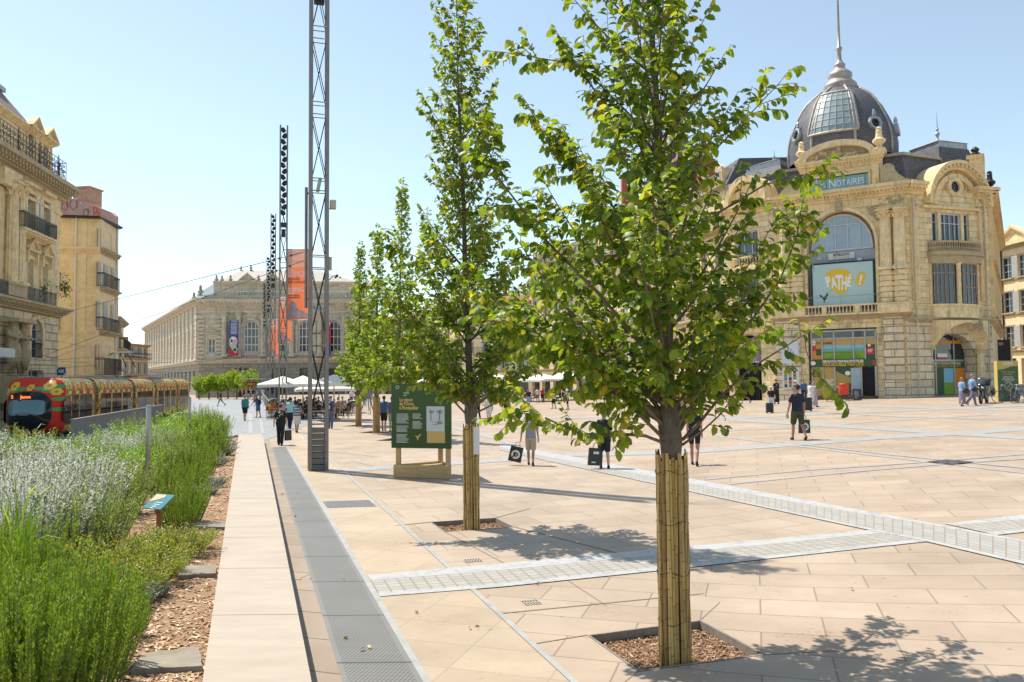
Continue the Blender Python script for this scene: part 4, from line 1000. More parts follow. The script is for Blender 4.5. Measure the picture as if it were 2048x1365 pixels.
for sgn in (-1, 1):
 mb = FA.mb(); cx = cu + sgn * ((ua1 - ua0) / 2 + .55); pts = []
 for t in range(15): a = t * .5; r_ = .42 * (1 - t / 19); pts.append((cx + sgn * (-math.cos(a) * r_) * -1, 0, za0 + 1.15 + math.sin(a) * r_))
 mb.tube(pts, [.12] * 15, 6); mb.ell((cx, 0, za0 + 1.15), (.16, .2, .16), 8, 6)
 tail = [(cx - sgn * .42, za0), (cx + sgn * .2, za0), (cx + sgn * 1.9, za0), (cx + sgn * 1.9, za0 + .12), (cx + sgn * 1.2, za0 + .3), (cx + sgn * .75, za0 + .7), (cx + sgn * .42, za0 + 1.25), (cx, za0 + 1.55), (cx - sgn * .4, za0 + 1.35)]
 mb.prism(tail if sgn > 0 else tail[::-1], -.2, .3); mb.build('scroll_bracket', M_['limedk'], dom)
 mb = FA.mb(); urn(mb, cu + sgn * ((ua1 - ua0) / 2 + .05), .2, zt + .25, 1.75 if sgn > 0 else 1.55); mb.box(cu + sgn * ((ua1 - ua0) / 2 + .05) - .45, cu + sgn * ((ua1 - ua0) / 2 + .05) + .45, -.2, .6, zt - .02, zt + .26)
 mb.build('stone_urn', M_['limeplain'], dom)
dc = FA.at(cu - .6, 4.9, 0); DY = dc.y
def dz(py): return P(1683, py, DY).z
pxm = FOC / DY
prof = [(103, 330), (104, 300), (99, 275), (89, 250), (77, 225), (63, 206), (48, 194), (34, 184)]
rp = Matrix.Rotation(PI / 8, 4, 'Z')
mb = MB(Matrix.Translation(dc) @ Matrix.Rotation(-PI / 2 - .56, 4, 'Z')); mb.smooth = True
pr = [(a / pxm, dz(b) - dc.z) for a, b in prof]
N = 32; vs = []; us = []
for r_, h in pr:
 for k in range(N + 1):
  t = 2 * PI * k / N; vs.append((r_ * math.cos(t), r_ * math.sin(t), h))
fs = []; uv = []
for i in range(len(pr) - 1):
 for k in range(N):
  a = i * (N + 1) + k; fs.append((a, a + 1, a + N + 2, a + N + 1)); c = 2 * PI * 4 / N
  uv.append([(k * c, pr[i][1]), ((k + 1) * c, pr[i][1]), ((k + 1) * c, pr[i + 1][1]), (k * c, pr[i + 1][1])])
mb.add(vs, fs, uv)
do = mb.build('dome', M_['slate'], dom)
MD = mb.M
def dsurf(a, t, off=0):
 """a: angle from the front, t: 0..1 up the dome"""
 i = min(int(t * (len(pr) - 1)), len(pr) - 2); f = t * (len(pr) - 1) - i
 r_ = pr[i][0] * (1 - f) + pr[i + 1][0] * f + off; h = pr[i][1] * (1 - f) + pr[i + 1][1] * f + off * t
 return Vector((r_ * math.cos(a), r_ * math.sin(a), h))
mb = MB(MD); mb.smooth = True
for k in range(8):
 a = PI / 8 + k * PI / 4; mb.tube([dsurf(a, t / 10, .03) for t in range(11)], [.11] * 11, 6)
mb.build('dome_rib', M_['zincwarm'], do)
sk = MB(MD); fr = MB(MD); nc, nr = 7, 7
def sp_(i, j): t = .20 + .53 * j / nr; a = (i / nc - .5) * R(52); return dsurf(a, t, .09)
sk.add([sp_(i, j) for j in range(nr + 1) for i in range(nc + 1)], [(j * (nc + 1) + i, j * (nc + 1) + i + 1, (j + 1) * (nc + 1) + i + 1, (j + 1) * (nc + 1) + i) for j in range(nr) for i in range(nc)])
so = sk.build('skylight', mat('dusty_skylight_glass', (.24, .33, .36), rough=.3, var=.25, vscale=1.2), do)
for i in range(nc + 1): fr.tube([sp_(i, j) for j in range(nr + 1)], .045 if 0 < i < nc else .1, 4)
for j in range(nr + 1): fr.tube([sp_(i, j) for i in range(nc + 1)], .035 if 0 < j < nr else .1, 4)
fr.build('skylight_bars', M_['zincwarm'], so)
for a in (PI / 4, -PI / 4, PI / 2):
 mb = MB(MD @ Matrix.Rotation(a, 4, 'Z')); c = dsurf(0, .27, 0); mb2 = MB(mb.M @ Matrix.Translation(c) @ Matrix.Rotation(-.15, 4, 'Y') @ Matrix.Rotation(PI / 2, 4, 'Y'))
 mb2.lathe([(.36, -.1), (.56, -.1), (.56, .22), (.45, .26), (.36, .16), (.36, -.1)], n=8); mb2.tube([(-.62, 0, .1), (-.95, 0, .12), (-1.15, 0, .1)], [.16, .12, .02], 6)
 w = mb2.build('round_dormer', M_['zinc'], do)
 m3 = MB(mb2.M); m3.lathe([(.37, .04), (.001, .04)], n=12); m3.build('pane', M_['glass'], w)
mb = MB(MD); mb.smooth = True
pp = [(34, 187), (31, 179), (33, 175), (32, 171), (27, 167), (22, 160), (24, 156), (24, 150), (20, 146), (13, 141), (10, 137), (11.5, 133), (11, 130), (7, 126), (4.5, 120), (4, 104), (6, 100), (6, 96), (3, 94), (2.6, 60), (2, 0), (1, -70)]
mb.lathe([(a / pxm * .98, dz(b) - dc.z) for a, b in pp], n=20); mb.build('lantern_spire', M_['zincwarm'], dom)
qB = FB.q; MBm = FB.M; LB = FB.L
zb_c = qB(1900, 415)[1]; zb_c = z_cor
mb = MB(); body = [FA.at(.3, .9), FA.at(LA, .9), FB.at(.5, .9), FB.at(LB - .5, .9), FS.at(.9, .9), FS.at(28, .9), FL.at(-6, 10), FL.at(0, .9)]
mb.slab([(p.x, p.y) for p in body], bz, bz + z_cor + .2); mb.build('core_walls', M_['lime'], dom)
mb = MB(); rb = [FL.at(-2, 2.5), FA.at(-.5, 2.2), FA.at(LA, 1.9), FB.at(LB - 2.2, 1.6), FS.at(9, 1.6), FS.at(9, 9), FL.at(-2, 9)]
zr0, zr1 = bz + z_cor + .2, P(1880, 322, 61).z
top = [p.lerp(sum(rb, Vector((0, 0, 0))) / len(rb), .07) for p in rb]; n = len(rb)
mb.add([(p.x, p.y, zr0) for p in rb] + [(p.x, p.y, zr1) for p in top], [(i, (i + 1) % n, (i + 1) % n + n, i + n) for i in range(n)] + [tuple(n + i for i in range(n))])
mb.build('mansard', M_['slate'], dom)
mb = MB(); mb.slab([(p.x + .0, p.y) for p in [p.lerp(sum(rb, Vector((0, 0, 0))) / len(rb), .045) for p in rb]], zr1, zr1 + .22); mb.build('mansard_coping', M_['zincwarm'], dom)
def frust(name, c, rot, a, b, z0, z1, t, mt, z2=None):
 mb = MB(Matrix.Translation((c.x, c.y, 0)) @ Matrix.Rotation(rot, 4, 'Z'))
 for (A, B_, h0, h1) in ([(1, t, z0, z1)]):
  mb.add([(-a * A, -b * A, h0), (a * A, -b * A, h0), (a * A, b * A, h0), (-a * A, b * A, h0), (-a * B_, -b * B_, h1), (a * B_, -b * B_, h1), (a * B_, b * B_, h1), (-a * B_, b * B_, h1)],
               [(0, 1, 5, 4), (1, 2, 6, 5), (2, 3, 7, 6), (3, 0, 4, 7), (4, 5, 6, 7)])
 return mb.build(name, mt, dom)
for (px, Yc, wpx, ys) in ((1876, 63.5, 52, (322, 292, 280, 268, 205)), (1548, 69, 56, (352, 330, 318, 308, 280))):
 c = P(px, 300, Yc); k = Yc / FOC; hw = wpx * k; rot = math.atan2(FB.u.y, FB.u.x) if px > 1700 else math.atan2(FL.u.y, FL.u.x)
 Z = [P(px, y, Yc - hw).z for y in ys]
 frust('roof_slope', c, rot, hw * .98, hw * .98, Z[0] - .6, Z[1], .74, M_['slate']); frust('roof_band', c, rot, hw * .70, hw * .70, Z[1], Z[2], 1.0, M_['zinc'])
 frust('roof_cap', c, rot, hw * .74, hw * .74, Z[2], Z[3], .3, M_['zincwarm'])
 mb = MB(); finial(mb, c.x, c.y, Z[3] - .1, Z[4] - Z[3], .8); mb.build('finial', M_['zinc'], dom)
b0, b1 = qB(1848, 600)[0], qB(1962, 600)[0]; bc = (b0 + b1) / 2
gz = qB(1905, 640)[1]
g0, g1 = qB(1868, 760)[0], qB(1948, 760)[0]; gtop = qB(1905, 668)[1]
w0, w1 = qB(1864, 450)[0], qB(1938, 450)[0]; wz0, wz1 = qB(1900, 489)[1], qB(1900, 427)[1]
v0, v1 = qB(1862, 570)[0], qB(1950, 570)[0]; vz0, vz1 = qB(1905, 612)[1], qB(1905, 529)[1]
mb = FB.mb(); wall(mb, 0, LB, -.6, gz, [(g0, g1, -.6, gtop, 1.4, .9)], depth=.9)
mb.build('corner_ground_wall', M_['rust'], dom)
mb = FB.mb(); wall(mb, 0, LB, gz, z_cor, [(w0, w1, wz0, wz1), (v0, v1, vz0, vz1)], depth=.3); mb.build('corner_upper_wall', M_['lime'], dom)
mb = FB.mb(); cornice(mb, 0, LB, gz - .25, .35, .4, e=.35); 
mb.build('corner_string_course', M_['limedk'], dom)
mb = FB.mb(); cornice(mb, 0, b0 + .1, z_cor - .55, .85, .75, dent=1, ds=.13); cornice(mb, b1 - .1, LB, z_cor - .55, .85, .75, dent=1, e=.5, ds=.13); mb.box(b0, b1, -.25, .01, wz1 + .25, wz1 + .45)
for (a, b) in ((.35, 1.0), (LB - 1.0, LB - .4)):
 mb.box(a, b, -.14, .01, qB(1850, 600)[1], z_cor - 1.0); mb.box(a - .05, b + .05, -.2, .01, z_cor - 1.5, z_cor - .9)
mb.build('corner_cornice', M_['limecorn'], dom)
mb = FB.mb(); relief(mb, .35, 1.0, z_cor - 1.45, z_cor - .95, -.2, 16, 12, .12); relief(mb, LB - 1, LB - .4, z_cor - 1.45, z_cor - .95, -.2, 16, 13, .12)
gb_ = qB(1912, 412)[1]; gt = qB(1912, 324)[1] - gb_; gu0, gu1 = qB(1848, 400)[0], qB(1974, 400)[0]; gc = (gu0 + gu1) / 2
relief(mb, gc - 1.5, gc + 1.5, gb_ + .2, gb_ + gt * .8, .1, 80, 14, .15, lambda u, z: .75 < math.hypot(u - gc + .15, z - gb_ - gt * .42) < 1.75)
mb.build('gable_ornament', M_['limedk'], dom)  # grimy colour kept dark, so painted shade helps the carving show
mb = FB.mb(); A = arc_pts(gu0, gu1, gb_, gt, 24)
for (s0, s1, ya, yb) in ((1.0, .92, -.55, 2.4), (.92, .86, -.4, 1), (.86, .80, -.28, 1), (.72, .60, -.1, .6)):
 for k in range(24):
  def sc(p, s): return (gc + (p[0] - gc) * s, gb_ + (p[1] - gb_) * s)
  mb.prism([sc(A[k], s1), sc(A[k + 1], s1), sc(A[k + 1], s0), sc(A[k], s0)], ya, yb)
for k in range(22):
 a = PI * (k + .5) / 22; u = gc - math.cos(a) * (gu1 - gu0) / 2 * .89; z = gb_ + math.sin(a) * gt * .89; mb.cbox(u, -.46, z - .08, .16, .14, .16)
mb.prism([(gc + (p[0] - gc) * .8, gb_ + (p[1] - gb_) * .8) for p in A][::-1][::-1], .12, .6)
mb.build('arched_gable', M_['limecorn'], dom)
mb = FB.mb()
m2 = MB(FB.M @ Matrix.Translation((gc - .15, -.12, gb_ + gt * .42)) @ Matrix.Rotation(PI / 2, 4, 'X')); m2.lathe([(.42, -.2), (.42, .05), (.55, .12), (.72, .05), (.75, -.2)], n=20)
w = m2.build('round_window', M_['limeplain'], dom); m3 = MB(m2.M); m3.lathe([(.43, -.12), (.001, -.12)], n=16); m3.build('pane', M_['glass'], w)
W = w1 - w0
window(dom, MBm, w0, w0 + W * .16, wz0, wz1, y=.2, nx=1, nz=3, zsplit=[wz1 - .7]); window(dom, MBm, w0 + W * .24, w0 + W * .78, wz0, wz1, y=.2, nx=4, nz=3, fw=.11, zsplit=[wz1 - .75]); window(dom, MBm, w0 + W * .86, w1, wz0, wz1, y=.2, nx=1, nz=3, zsplit=[wz1 - .7])
mb = FB.mb(); mb.box(w0 + W * .16, w0 + W * .24, .0, .35, wz0, wz1); mb.box(w0 + W * .78, w0 + W * .86, 0, .35, wz0, wz1); mb.build('stone_mullion', M_['limeplain'], dom)
def bow(mb, u0, u1, z0, z1, proj, n=12, yo=0):
 c = (u0 + u1) / 2; a = (u1 - u0) / 2
 pts = [(c - a * math.cos(PI * i / n), yo - proj * math.sin(PI * i / n) ** .8) for i in range(n + 1)] 
 m = len(pts); mb.add([(x, y, z0) for x, y in pts] + [(x, y, z1) for x, y in pts], [(i, i + 1, i + 1 + m, i + m) for i in range(m - 1)] + [tuple(range(m - 1, -1, -1)), tuple(range(m, 2 * m))]); return pts
z1_, z0_ = qB(1905, 488)[1], qB(1905, 508)[1]; e0, e1 = qB(1856, 500)[0], qB(1957, 500)[0]
mb = FB.mb(); bow(mb, e0 - .15, e1 + .15, z0_ - .25, z0_ + .0, 1.15); bow(mb, e0 - .05, e1 + .05, z0_ - .75, z0_ - .25, .95)
bow(mb, e0, e1, z0_ + .0, z0_ + .12, 1.0)
pts = bow(mb, e0, e1, z1_ - .08, z1_ + .06, 1.02)
for i in range(12):
 for k in range(3):
  t = (i + k / 3); a = PI * t / 12; c = (e0 + e1) / 2; A_ = (e1 - e0) / 2; x = c - A_ * math.cos(a); y = -.9 * math.sin(a) ** .8
  mb.lathe([(r * .8, s_ * (z1_ - z0_ - .2)) for r, s_ in BAL], x, y, z0_ + .12, n=6)
mb.build('curved_balcony', M_['limedk'], dom)
mb = FB.mb(); bow(mb, v0 - .1, v1 + .1, vz1 - .02, z0_ - .7, .82); bow(mb, v0 - .1, v1 + .1, gz + .1, vz0, .82); bow(mb, v0 - .2, v1 + .2, vz0 - .1, vz0 + .06, .92); mb.build('bow_base', M_['limeplain'], dom)
rustm = mat('rusty_window_frame', (.26, .13, .08), rough=.7, col2=(.40, .36, .32), vscale=5)
c = (v0 + v1) / 2; A_ = (v1 - v0) / 2
def bp2(t, s=1): a = PI * t; return (c - A_ * math.cos(a) * s, -.74 * math.sin(a) ** .8 * s)
for (ta, tb) in ((.02, .40), (.52, .93)):
 mb = FB.mb(); gl = FB.mb(); n = 6
 for i in range(n + 1):
  x, y = bp2(ta + (tb - ta) * i / n); mb.tube([(x, y, vz0), (x, y, vz1)], .035, 4)
 for z in (vz0 + .05, vz0 + (vz1 - vz0) * .76, vz1 - .05) + ((vz0 + 1.3,) if ta > .5 else ()): mb.tube([(*bp2(ta + (tb - ta) * i / n), z) for i in range(n + 1)], .05, 4)
 w = mb.build('bow_window', rustm, dom)
 p = [(*bp2(ta + (tb - ta) * i / n, .97),) for i in range(n + 1)]
 gl.add([(x, y, vz0) for x, y in p] + [(x, y, vz1) for x, y in p], [(i, i + 1, i + 1 + n + 1, i + n + 1) for i in range(n)]); gl.build('pane', M_['glass'], w)
mb = FB.mb()
for t in (.46, .97):
 x, y = bp2(t); mb.lathe([(.22, 0), (.25, .08), (.18, .15), (.17, vz1 - vz0 - .2), (.22, vz1 - vz0 - .1), (.25, vz1 - vz0)], x, y, vz0, n=10)
x, y = bp2(.0); mb.box(x - .15, x + .1, -.1, 0, vz0, vz1)
mb.build('bow_column', M_['limeplain'], dom)
hu0, hu1 = qB(1862, 700)[0], qB(1965, 700)[0]; hz0, hz1 = qB(1862, 700)[1], qB(1905, 648)[1]; hc = (hu0 + hu1) / 2
mb = FB.mb(); n = 18; A = arc_pts(hu0, hu1, hz0, hz1 - hz0, n); B = arc_pts(g0 - .05, g1 + .2, hz0, gtop - hz0, n); vs = []
rows = 5
for r_ in range(rows + 1):
 f = r_ / rows
 for k in range(n + 1):
  e = math.sin(PI * min(1, max(0, (k / n)))) ** .7
  vs.append((A[k][0] * (1 - f) + B[k][0] * f, -(.15 + .95 * e) * (1 - f) ** 1.6 - .02 + .3 * f * f, A[k][1] * (1 - f * f) + B[k][1] * f * f))
mb.smooth = True; mb.add(vs, [(r_ * (n + 1) + k, (r_ + 1) * (n + 1) + k, (r_ + 1) * (n + 1) + k + 1, r_ * (n + 1) + k + 1) for r_ in range(rows) for k in range(n)]); mb.smooth = False
for k in range(n): mb.prism([A[k], A[k + 1], (A[k + 1][0], hz1 + .2), (A[k][0], hz1 + .2)], -(.15 + .95 * math.sin(PI * (k + .5) / n) ** .7), -.0)
mb.build('entrance_hood', M_['limeplain'], dom)
mb = FB.mb(); relief(mb, hc - .1, hc + 1.2, hz1 - .55, hz1 + .05, -1.15, 28, 21, .15); mb.build('hood_cartouche', M_['limedk'], dom)
mb = FB.mb(); column(mb, g1 + .35, 0.2, hz0 + .1, .26, y=-.3, cap=.4); mb.build('column', M_['limeplain'], dom)
for f_, pts in ((FB, [(1826, 398), (1829, 480), (1836, 634), (1838, 790)]), (FB, [(1968, 408), (1973, 520), (1981, 634), (1988, 790)])):
 mb = f_.mb(); pp = [(f_.q(*p, y=-.25)[0], -.25, f_.q(*p, y=-.25)[1]) for p in pts]; x0 = pp[0][0]; mb.tube([(x0, -.25, z) for _, _, z in pp], .06, 8)
 mb.build('downpipe', mat('cream_downpipe', (.55, .47, .34), rough=.5, var=.2), dom)
mb = FS.mb(); ops = [(1.2 + 3.1 * i, 2.6 + 3.1 * i, z, z + h) for i in range(8) for z, h in ((4.2 + 2.2, 3.2), (10.6, 2.6))]
wall(mb, 0, FS.L, -.6, z_cor, ops); mb.build('side_wall', M_['limecorn'], dom)
for o_ in ops: window(dom, FS.M, *o_, y=.3, nx=2, nz=3)
mb = FS.mb(); cornice(mb, 0, FS.L, z_cor - .55, .85, .75, dent=1, e=.5, ds=.25); cornice(mb, 0, FS.L, gz - .25, .35, .35)
for i in range(9): u = .4 + 3.1 * i; mb.box(u - .3, u + .3, -.25, .01, gz + .1, z_cor - .6)
for z in (6.2, 10.4): cornice(mb, 0, FS.L, z, .2, .45)
mb.build('side_cornice', M_['limecorn'], dom)
mb = FS.mb()
for (u, y) in ((1.2, .6), (1.2, 2.2)): mb.box(u - .5, u + .5, y - .5, y + .5, z_cor + .3, z_cor + 2.9) if y < 1 else None
mb.box(.6, 1.9, .1, 1.3, z_cor + 2.9, z_cor + 3.2)
mb.build('corner_chimney', M_['limecorn'], dom); mb = FS.mb(); mb.lathe([(.25, 0), (.4, .15), (.2, .3), (.32, .5), (.1, .72)], 1.2, .7, z_cor + 3.2, n=10); urn(mb, .6, -.2, z_cor + .3, 1.5); mb.build('chimney_ball', M_['iron'], dom)
qL = FL.q; LL = FL.L
ops = [(1.0, 3.4, 3.2, 5.6), (1.1, 3.3, z_cor - 4.6, z_cor - 1.9), (1.1, 3.3, gz + .9, gz + 4.2)]
lz0, lz1 = .0, 3.0
mb = FL.mb(); wall(mb, 0, LL, -.6, z_cor, [(.7, 3.3, -.6, 5.4, 1.0, .9), ops[1], ops[2]], depth=.3); mb.build('left_wall', M_['lime'], dom)
for o_ in ops[1:]: window(dom, FL.M, *o_, y=.25, nx=3, nz=3, fw=.1)
mb = FL.mb(); cornice(mb, 0, LL, z_cor - .55, .85, .75, dent=1, e=.3); cornice(mb, 0, LL, gz - .25, .35, .4); surround(mb, *ops[1][:4]); surround(mb, *ops[2][:4]); balustrade(mb, .9, 3.5, z_cor - 4.9, .9, y=-.5); mb.box(.8, 3.6, -.7, 0, z_cor - 5.2, z_cor - 4.9)
for k in range(24):
 A = arc_pts(.3, 4.3, z_cor + .2, 2.4, 24); c2 = 2.3; mb.prism([(c2 + (A[k][0] - c2) * .8, z_cor + .2 + (A[k][1] - z_cor - .2) * .8), (c2 + (A[k + 1][0] - c2) * .8, z_cor + .2 + (A[k + 1][1] - z_cor - .2) * .8), A[k + 1], A[k]], -.4, 1.5)
mb.prism([(2.3 + (p[0] - 2.3) * .81, z_cor + .2 + (p[1] - z_cor - .2) * .81) for p in arc_pts(.3, 4.3, z_cor + .2, 2.4, 24)], .0, .5)
mb.build('left_cornice', M_['limecorn'], dom)
mb = FL.mb(); mb.box(.7, 3.3, .7, .8, -.6, 5.3); mb.build('entrance_backing', M_['dark'], dom)
ed = FL.mb()
for i in range(5): u = .8 + i * .6; ed.box(u, u + .06, .6, .68, -.3, 2.6)
ed.box(.7, 3.3, .6, .68, 2.6, 2.75); ed.build('entrance_doors', M_['iron'], dom)
pc = [(.55, .20, .08), (.50, .42, .08), (.20, .12, .26)]
lab3 = ('orange film poster above the cinema doors', 'yellow film poster above the cinema doors', 'purple film poster above the cinema doors')
for i in range(3):
 t = thing('film_poster', lab3[i], 'poster', FL.at(1.1 + i * .78, .5, 3.0), group='film posters above the cinema doors', world=True)
 mb = FL.mb(); mb.box(.78 + i * .8, 1.5 + i * .8, .45, .5, 3.1, 5.0); mb.build('frame', M_['white'], t)
 mb = FL.mb(); mb.box(.84 + i * .8, 1.44 + i * .8, .43, .449, 3.2, 4.9); mb.build('print', mat('poster_%s' % ('orange', 'yellow', 'purple')[i], pc[i], col2=(.35, .26, .22), vscale=1.6, rough=.4), t)
def wallposter(name, label, px0, py0, px1, py1, par=None):
 a = q(px0, py1, -.2); b = q(px1, py0, -.2); t = thing(name, label, 'poster', FA.at(a[0], -.2, a[1]), world=True)
 mb = FA.mb(); mb.box(a[0], b[0], -.24, -.15, a[1], b[1]); mb.build('frame', M_['white'], t); return t, a, b
t, a, b = wallposter('framed_poster', 'framed white poster with a small colourful group drawing left of the shopfront', 1564, 684, 1597, 728)
mb = FA.mb(); mb.box(a[0] + .08, b[0] - .08, -.25, -.241, a[1] + .08, b[1] - .08); mb.build('print', mat('poster_paper_blue', (.60, .64, .70), rough=.4), t)
cols = [('red_ink', (.5, .05, .04)), ('green_ink', (.08, .30, .10)), ('blue_ink', (.08, .20, .45)), ('ochre_ink', (.55, .40, .1)), ('dark_ink', (.05, .05, .07))]
r = random.Random(4); m5 = [mat(n_, c_) for n_, c_ in cols]; mb = FA.mb()
for i in range(22): mb.cur = i % 5; u = (a[0] + b[0]) / 2 + r.gauss(0, .16); z = (a[1] + b[1]) / 2 + r.gauss(-.05, .2); s_ = r.uniform(.04, .1); mb.ell((u, -.255, z), (s_, .004, s_), 7, 4)
mb.build('drawing', m5, t)
t, a, b = wallposter('film_programme', 'white framed programme board with rows of small film pictures', 1566, 735, 1598, 778)
mb = FA.mb()
for j in range(5):
 for i in range(3): mb.cur = (i * 2 + j) % 5; u = a[0] + .22 + i * (b[0] - a[0] - .35) / 2.6; z = b[1] - .3 - j * (b[1] - a[1] - .3) / 5; mb.box(u - .09, u + .12, -.25, -.241, z - .16, z + .08)
mb.build('small_pictures', m5, t)
def shop(F, parent_name, label, u0, u1, z0, z1, y, full=True):
 t = thing(parent_name, label, 'shopfront', F.at((u0 + u1) / 2, y, z0), world=True); M = F.M; W = u1 - u0; H = z1 - z0
 def Z(f): return z0 + H * f
 def U(f): return u0 + W * f
 def pan(name, a, b, c, d, m, yo=0, th=.04): mb = F.mb(); mb.box(U(a), U(b), y - th + yo, y + yo, Z(c), Z(d)); return mb.build(name, m, t)
 tan = mat('tan_vinyl', (.50, .32, .10), rough=.5); grn = mat('dark_green_vinyl', (.035, .085, .035), rough=.5); org = mat('orange_vinyl', (.65, .25, .02), rough=.5); red = mat('red_vinyl', (.55, .03, .02), rough=.5)
 doorA, doorB = (.775, .985) if full else (.28, .70)
 if full: pan('toplight_glass', 0, 1, .88, 1, M_['glass'])
 mb = F.mb()
 for f in (0, .17, .36, .66, .84, 1):
  if f in (.66, .84): mb.box(U(f) - .05, U(f) + .05, y - .12, y - .045, Z(.44), Z(1)) 
  else: mb.box(U(f) - .05, U(f) + .05, y - .12, y - .045, Z(0), Z(1))
 mb.box(U(0), U(1), y - .12, y - .045, Z(.975), Z(1)); mb.box(U(0), U(1), y - .12, y - .045, Z(.865), Z(.885))
 mb.build('mullion', M_['steelpale'], t)
 pan('name_fascia', 0, 1, .77, .865, tan)
 p = pan('banner_fascia', 0, 1, .44, .555, grn, yo=-.09)
 if full:
  sky_ = mat('print_sky_blue', (.22, .50, .66)); sea = mat('print_sea', (.16, .38, .48)); fld = mat('print_vineyard_green', (.20, .36, .03)); fld2 = mat('print_vineyard_rows', (.09, .20, .02))
  mb = F.mb(); mb.box(U(.17), U(.84), y - .042, y, Z(.555), Z(.77)); mb.cur = 1; mb.box(U(.17), U(.84), y - .046, y - .043, Z(.685), Z(.72)); mb.cur = 2; mb.box(U(.17), U(.84), y - .046, y - .043, Z(.555), Z(.685)); mb.cur = 3
  for k in range(16): x = .17 + .67 * k / 16; cx = .60 + (x - .505) * .25; mb.prism([(U(x), Z(.556)), (U(x + .02), Z(.556)), (U(cx + .003), Z(.66)), (U(cx), Z(.66))], y - .049, y - .047)
  mb.box(U(.17), U(.66), y - .05, y - .047, Z(.655), Z(.668)); mb.build('vineyard_print', [sky_, sea, fld, fld2], t)
  pan('orange_print', 0, .17, .555, .77, org); pan('green_print', .07, .15, .62, .72, grn, yo=-.006, th=.05); pan('green_side_print', .84, 1, .555, .77, grn); pan('red_notice', .86, .97, .62, .725, red, yo=-.006, th=.05)
  pan('orange_burst', .01, .07, .69, .765, red, yo=-.006, th=.05)
  pan('lower_panel', 0, .36, 0, .44, tan); pan('lower_green_panel', .36, .775, .0, .44, mat('mustard_vinyl', (.42, .30, .08), rough=.5)); pan('curved_green_print', .50, .74, .0, .19, grn, yo=-.006, th=.05)
  mb = F.mb(); mb.prism([(U(.34 + .30 * i / 8), Z(.44 - .17 * (i / 8) ** .5)) for i in range(9)] + [(U(.66), Z(.44))], y - .05, y - .042); mb.build('swoosh_print', grn, t)
  dr = pan('open_doorway', doorA, doorB, 0, .42, M_['dark'], yo=.02)
  mb = F.mb(); mb.box(U(doorA) - .03, U(doorA) + .04, y - .14, y - .045, Z(0), Z(.44)); mb.box(U(doorB) - .04, U(doorB) + .04, y - .14, y - .045, Z(0), Z(.44)); mb.build('door_frame', M_['steelpale'], t)
  mb = F.mb(); mb.box(U(doorA) - .75, U(doorA) - .05, y - .14, y - .09, Z(0.01), Z(.42)); d = mb.build('door_leaf', M_['steelpale'], t); mb = F.mb(); mb.box(U(doorA) - .66, U(doorA) - .14, y - .15, y - .141, Z(.03), Z(.40)); mb.build('pane', M_['glassblue'], d)
  txt('DESTINATION VIGNOBLES MONTPELLIER', .22, wt, t, TM(M, U(.49), y - .14, Z(.51)), align='CENTER', bold=.008, fit=W * .64); txt("VOUS ACCUEILLE TOUT L'ÉTÉ", .33, mat('gold_lettering', (.75, .42, .03)), t, TM(M, U(.49), y - .14, Z(.455)), align='CENTER', bold=.012, fit=W * .64)
  mb = F.mb(); mb.ell((U(.025), y - .05, Z(.815)), (.2, .02, .2), 16, 4); mb.build('white_roundel', wt, t)
  txt('Le', .2, dk, t, TM(M, U(.012), y - .08, Z(.80)), fit=.22); txt('10 Comédie', .3, dk, t, TM(M, U(.065), y - .05, Z(.79)), bold=.006, fit=1.15)
  for k, s_ in enumerate(('Le 10', 'Comédie', 'vous', 'accueille !')): txt(s_, .2, dk, t, TM(M, U(.02), y - .05, Z(.395 - .035 * k)), bold=.004)
  for k in range(5): pan('printed_line', .20, .34 - .02 * (k % 3), .235 - k * .022, .245 - k * .022, wt, yo=-.003, th=.042)
  for k in range(3): pan('printed_line', .875, .955 - .01 * k, .69 - k * .018, .697 - k * .018, wt, yo=-.012, th=.05)
  for (f, g_, s_) in ((.90, .755, .12), (.02, .50, .2), (.56, .34, .22)): mb = F.mb(); mb.ell((U(f), y - .10 if g_ != .5 else y - .145, Z(g_)), (s_, .01, s_ * .8), 7, 4); mb.build('grape_drawing', wt, t)
  mb = F.mb(); mb.box(U(.95), U(1), y - .14, y - .131, Z(.46), Z(.53)); mb.build('red_corner_print', red, t)
 return t, U, Z, M
shop(FA, 'wine_shopfront', 'yellow and green printed shopfront with a vineyard picture under the cinema billboard', q(1624, 760)[0], q(1753, 760)[0], q(1690, 792)[1], q(1690, 660)[1], .25)
yB = .8; s0, s1 = g0 + .02, g1 - .02; Z0, Z1 = qB(1905, 790)[1], gtop
cs_ = thing('corner_shopfront', 'shaded arched shopfront with printed green and orange panels in the corner of the domed building', 'shopfront', FB.at((s0 + s1) / 2, yB, Z0), world=True)
def cp(name, a, b, c, d, m, yo=0): mb = FB.mb(); mb.box(s0 + (s1 - s0) * a, s0 + (s1 - s0) * b, yB - .04 + yo, yB + yo, Z0 + (Z1 - Z0) * c, Z0 + (Z1 - Z0) * d); return mb.build(name, m, cs_)
tan = mat('tan_vinyl', (0, 0, 0)); grn = mat('dark_green_vinyl', (0, 0, 0)); org = mat('orange_vinyl', (0, 0, 0))
mb = FB.mb(); mb.box(s0, s1, yB + .01, yB + .05, Z0 + (Z1 - Z0) * .55, Z1); mb.build('upper_glass', M_['glass'], cs_)
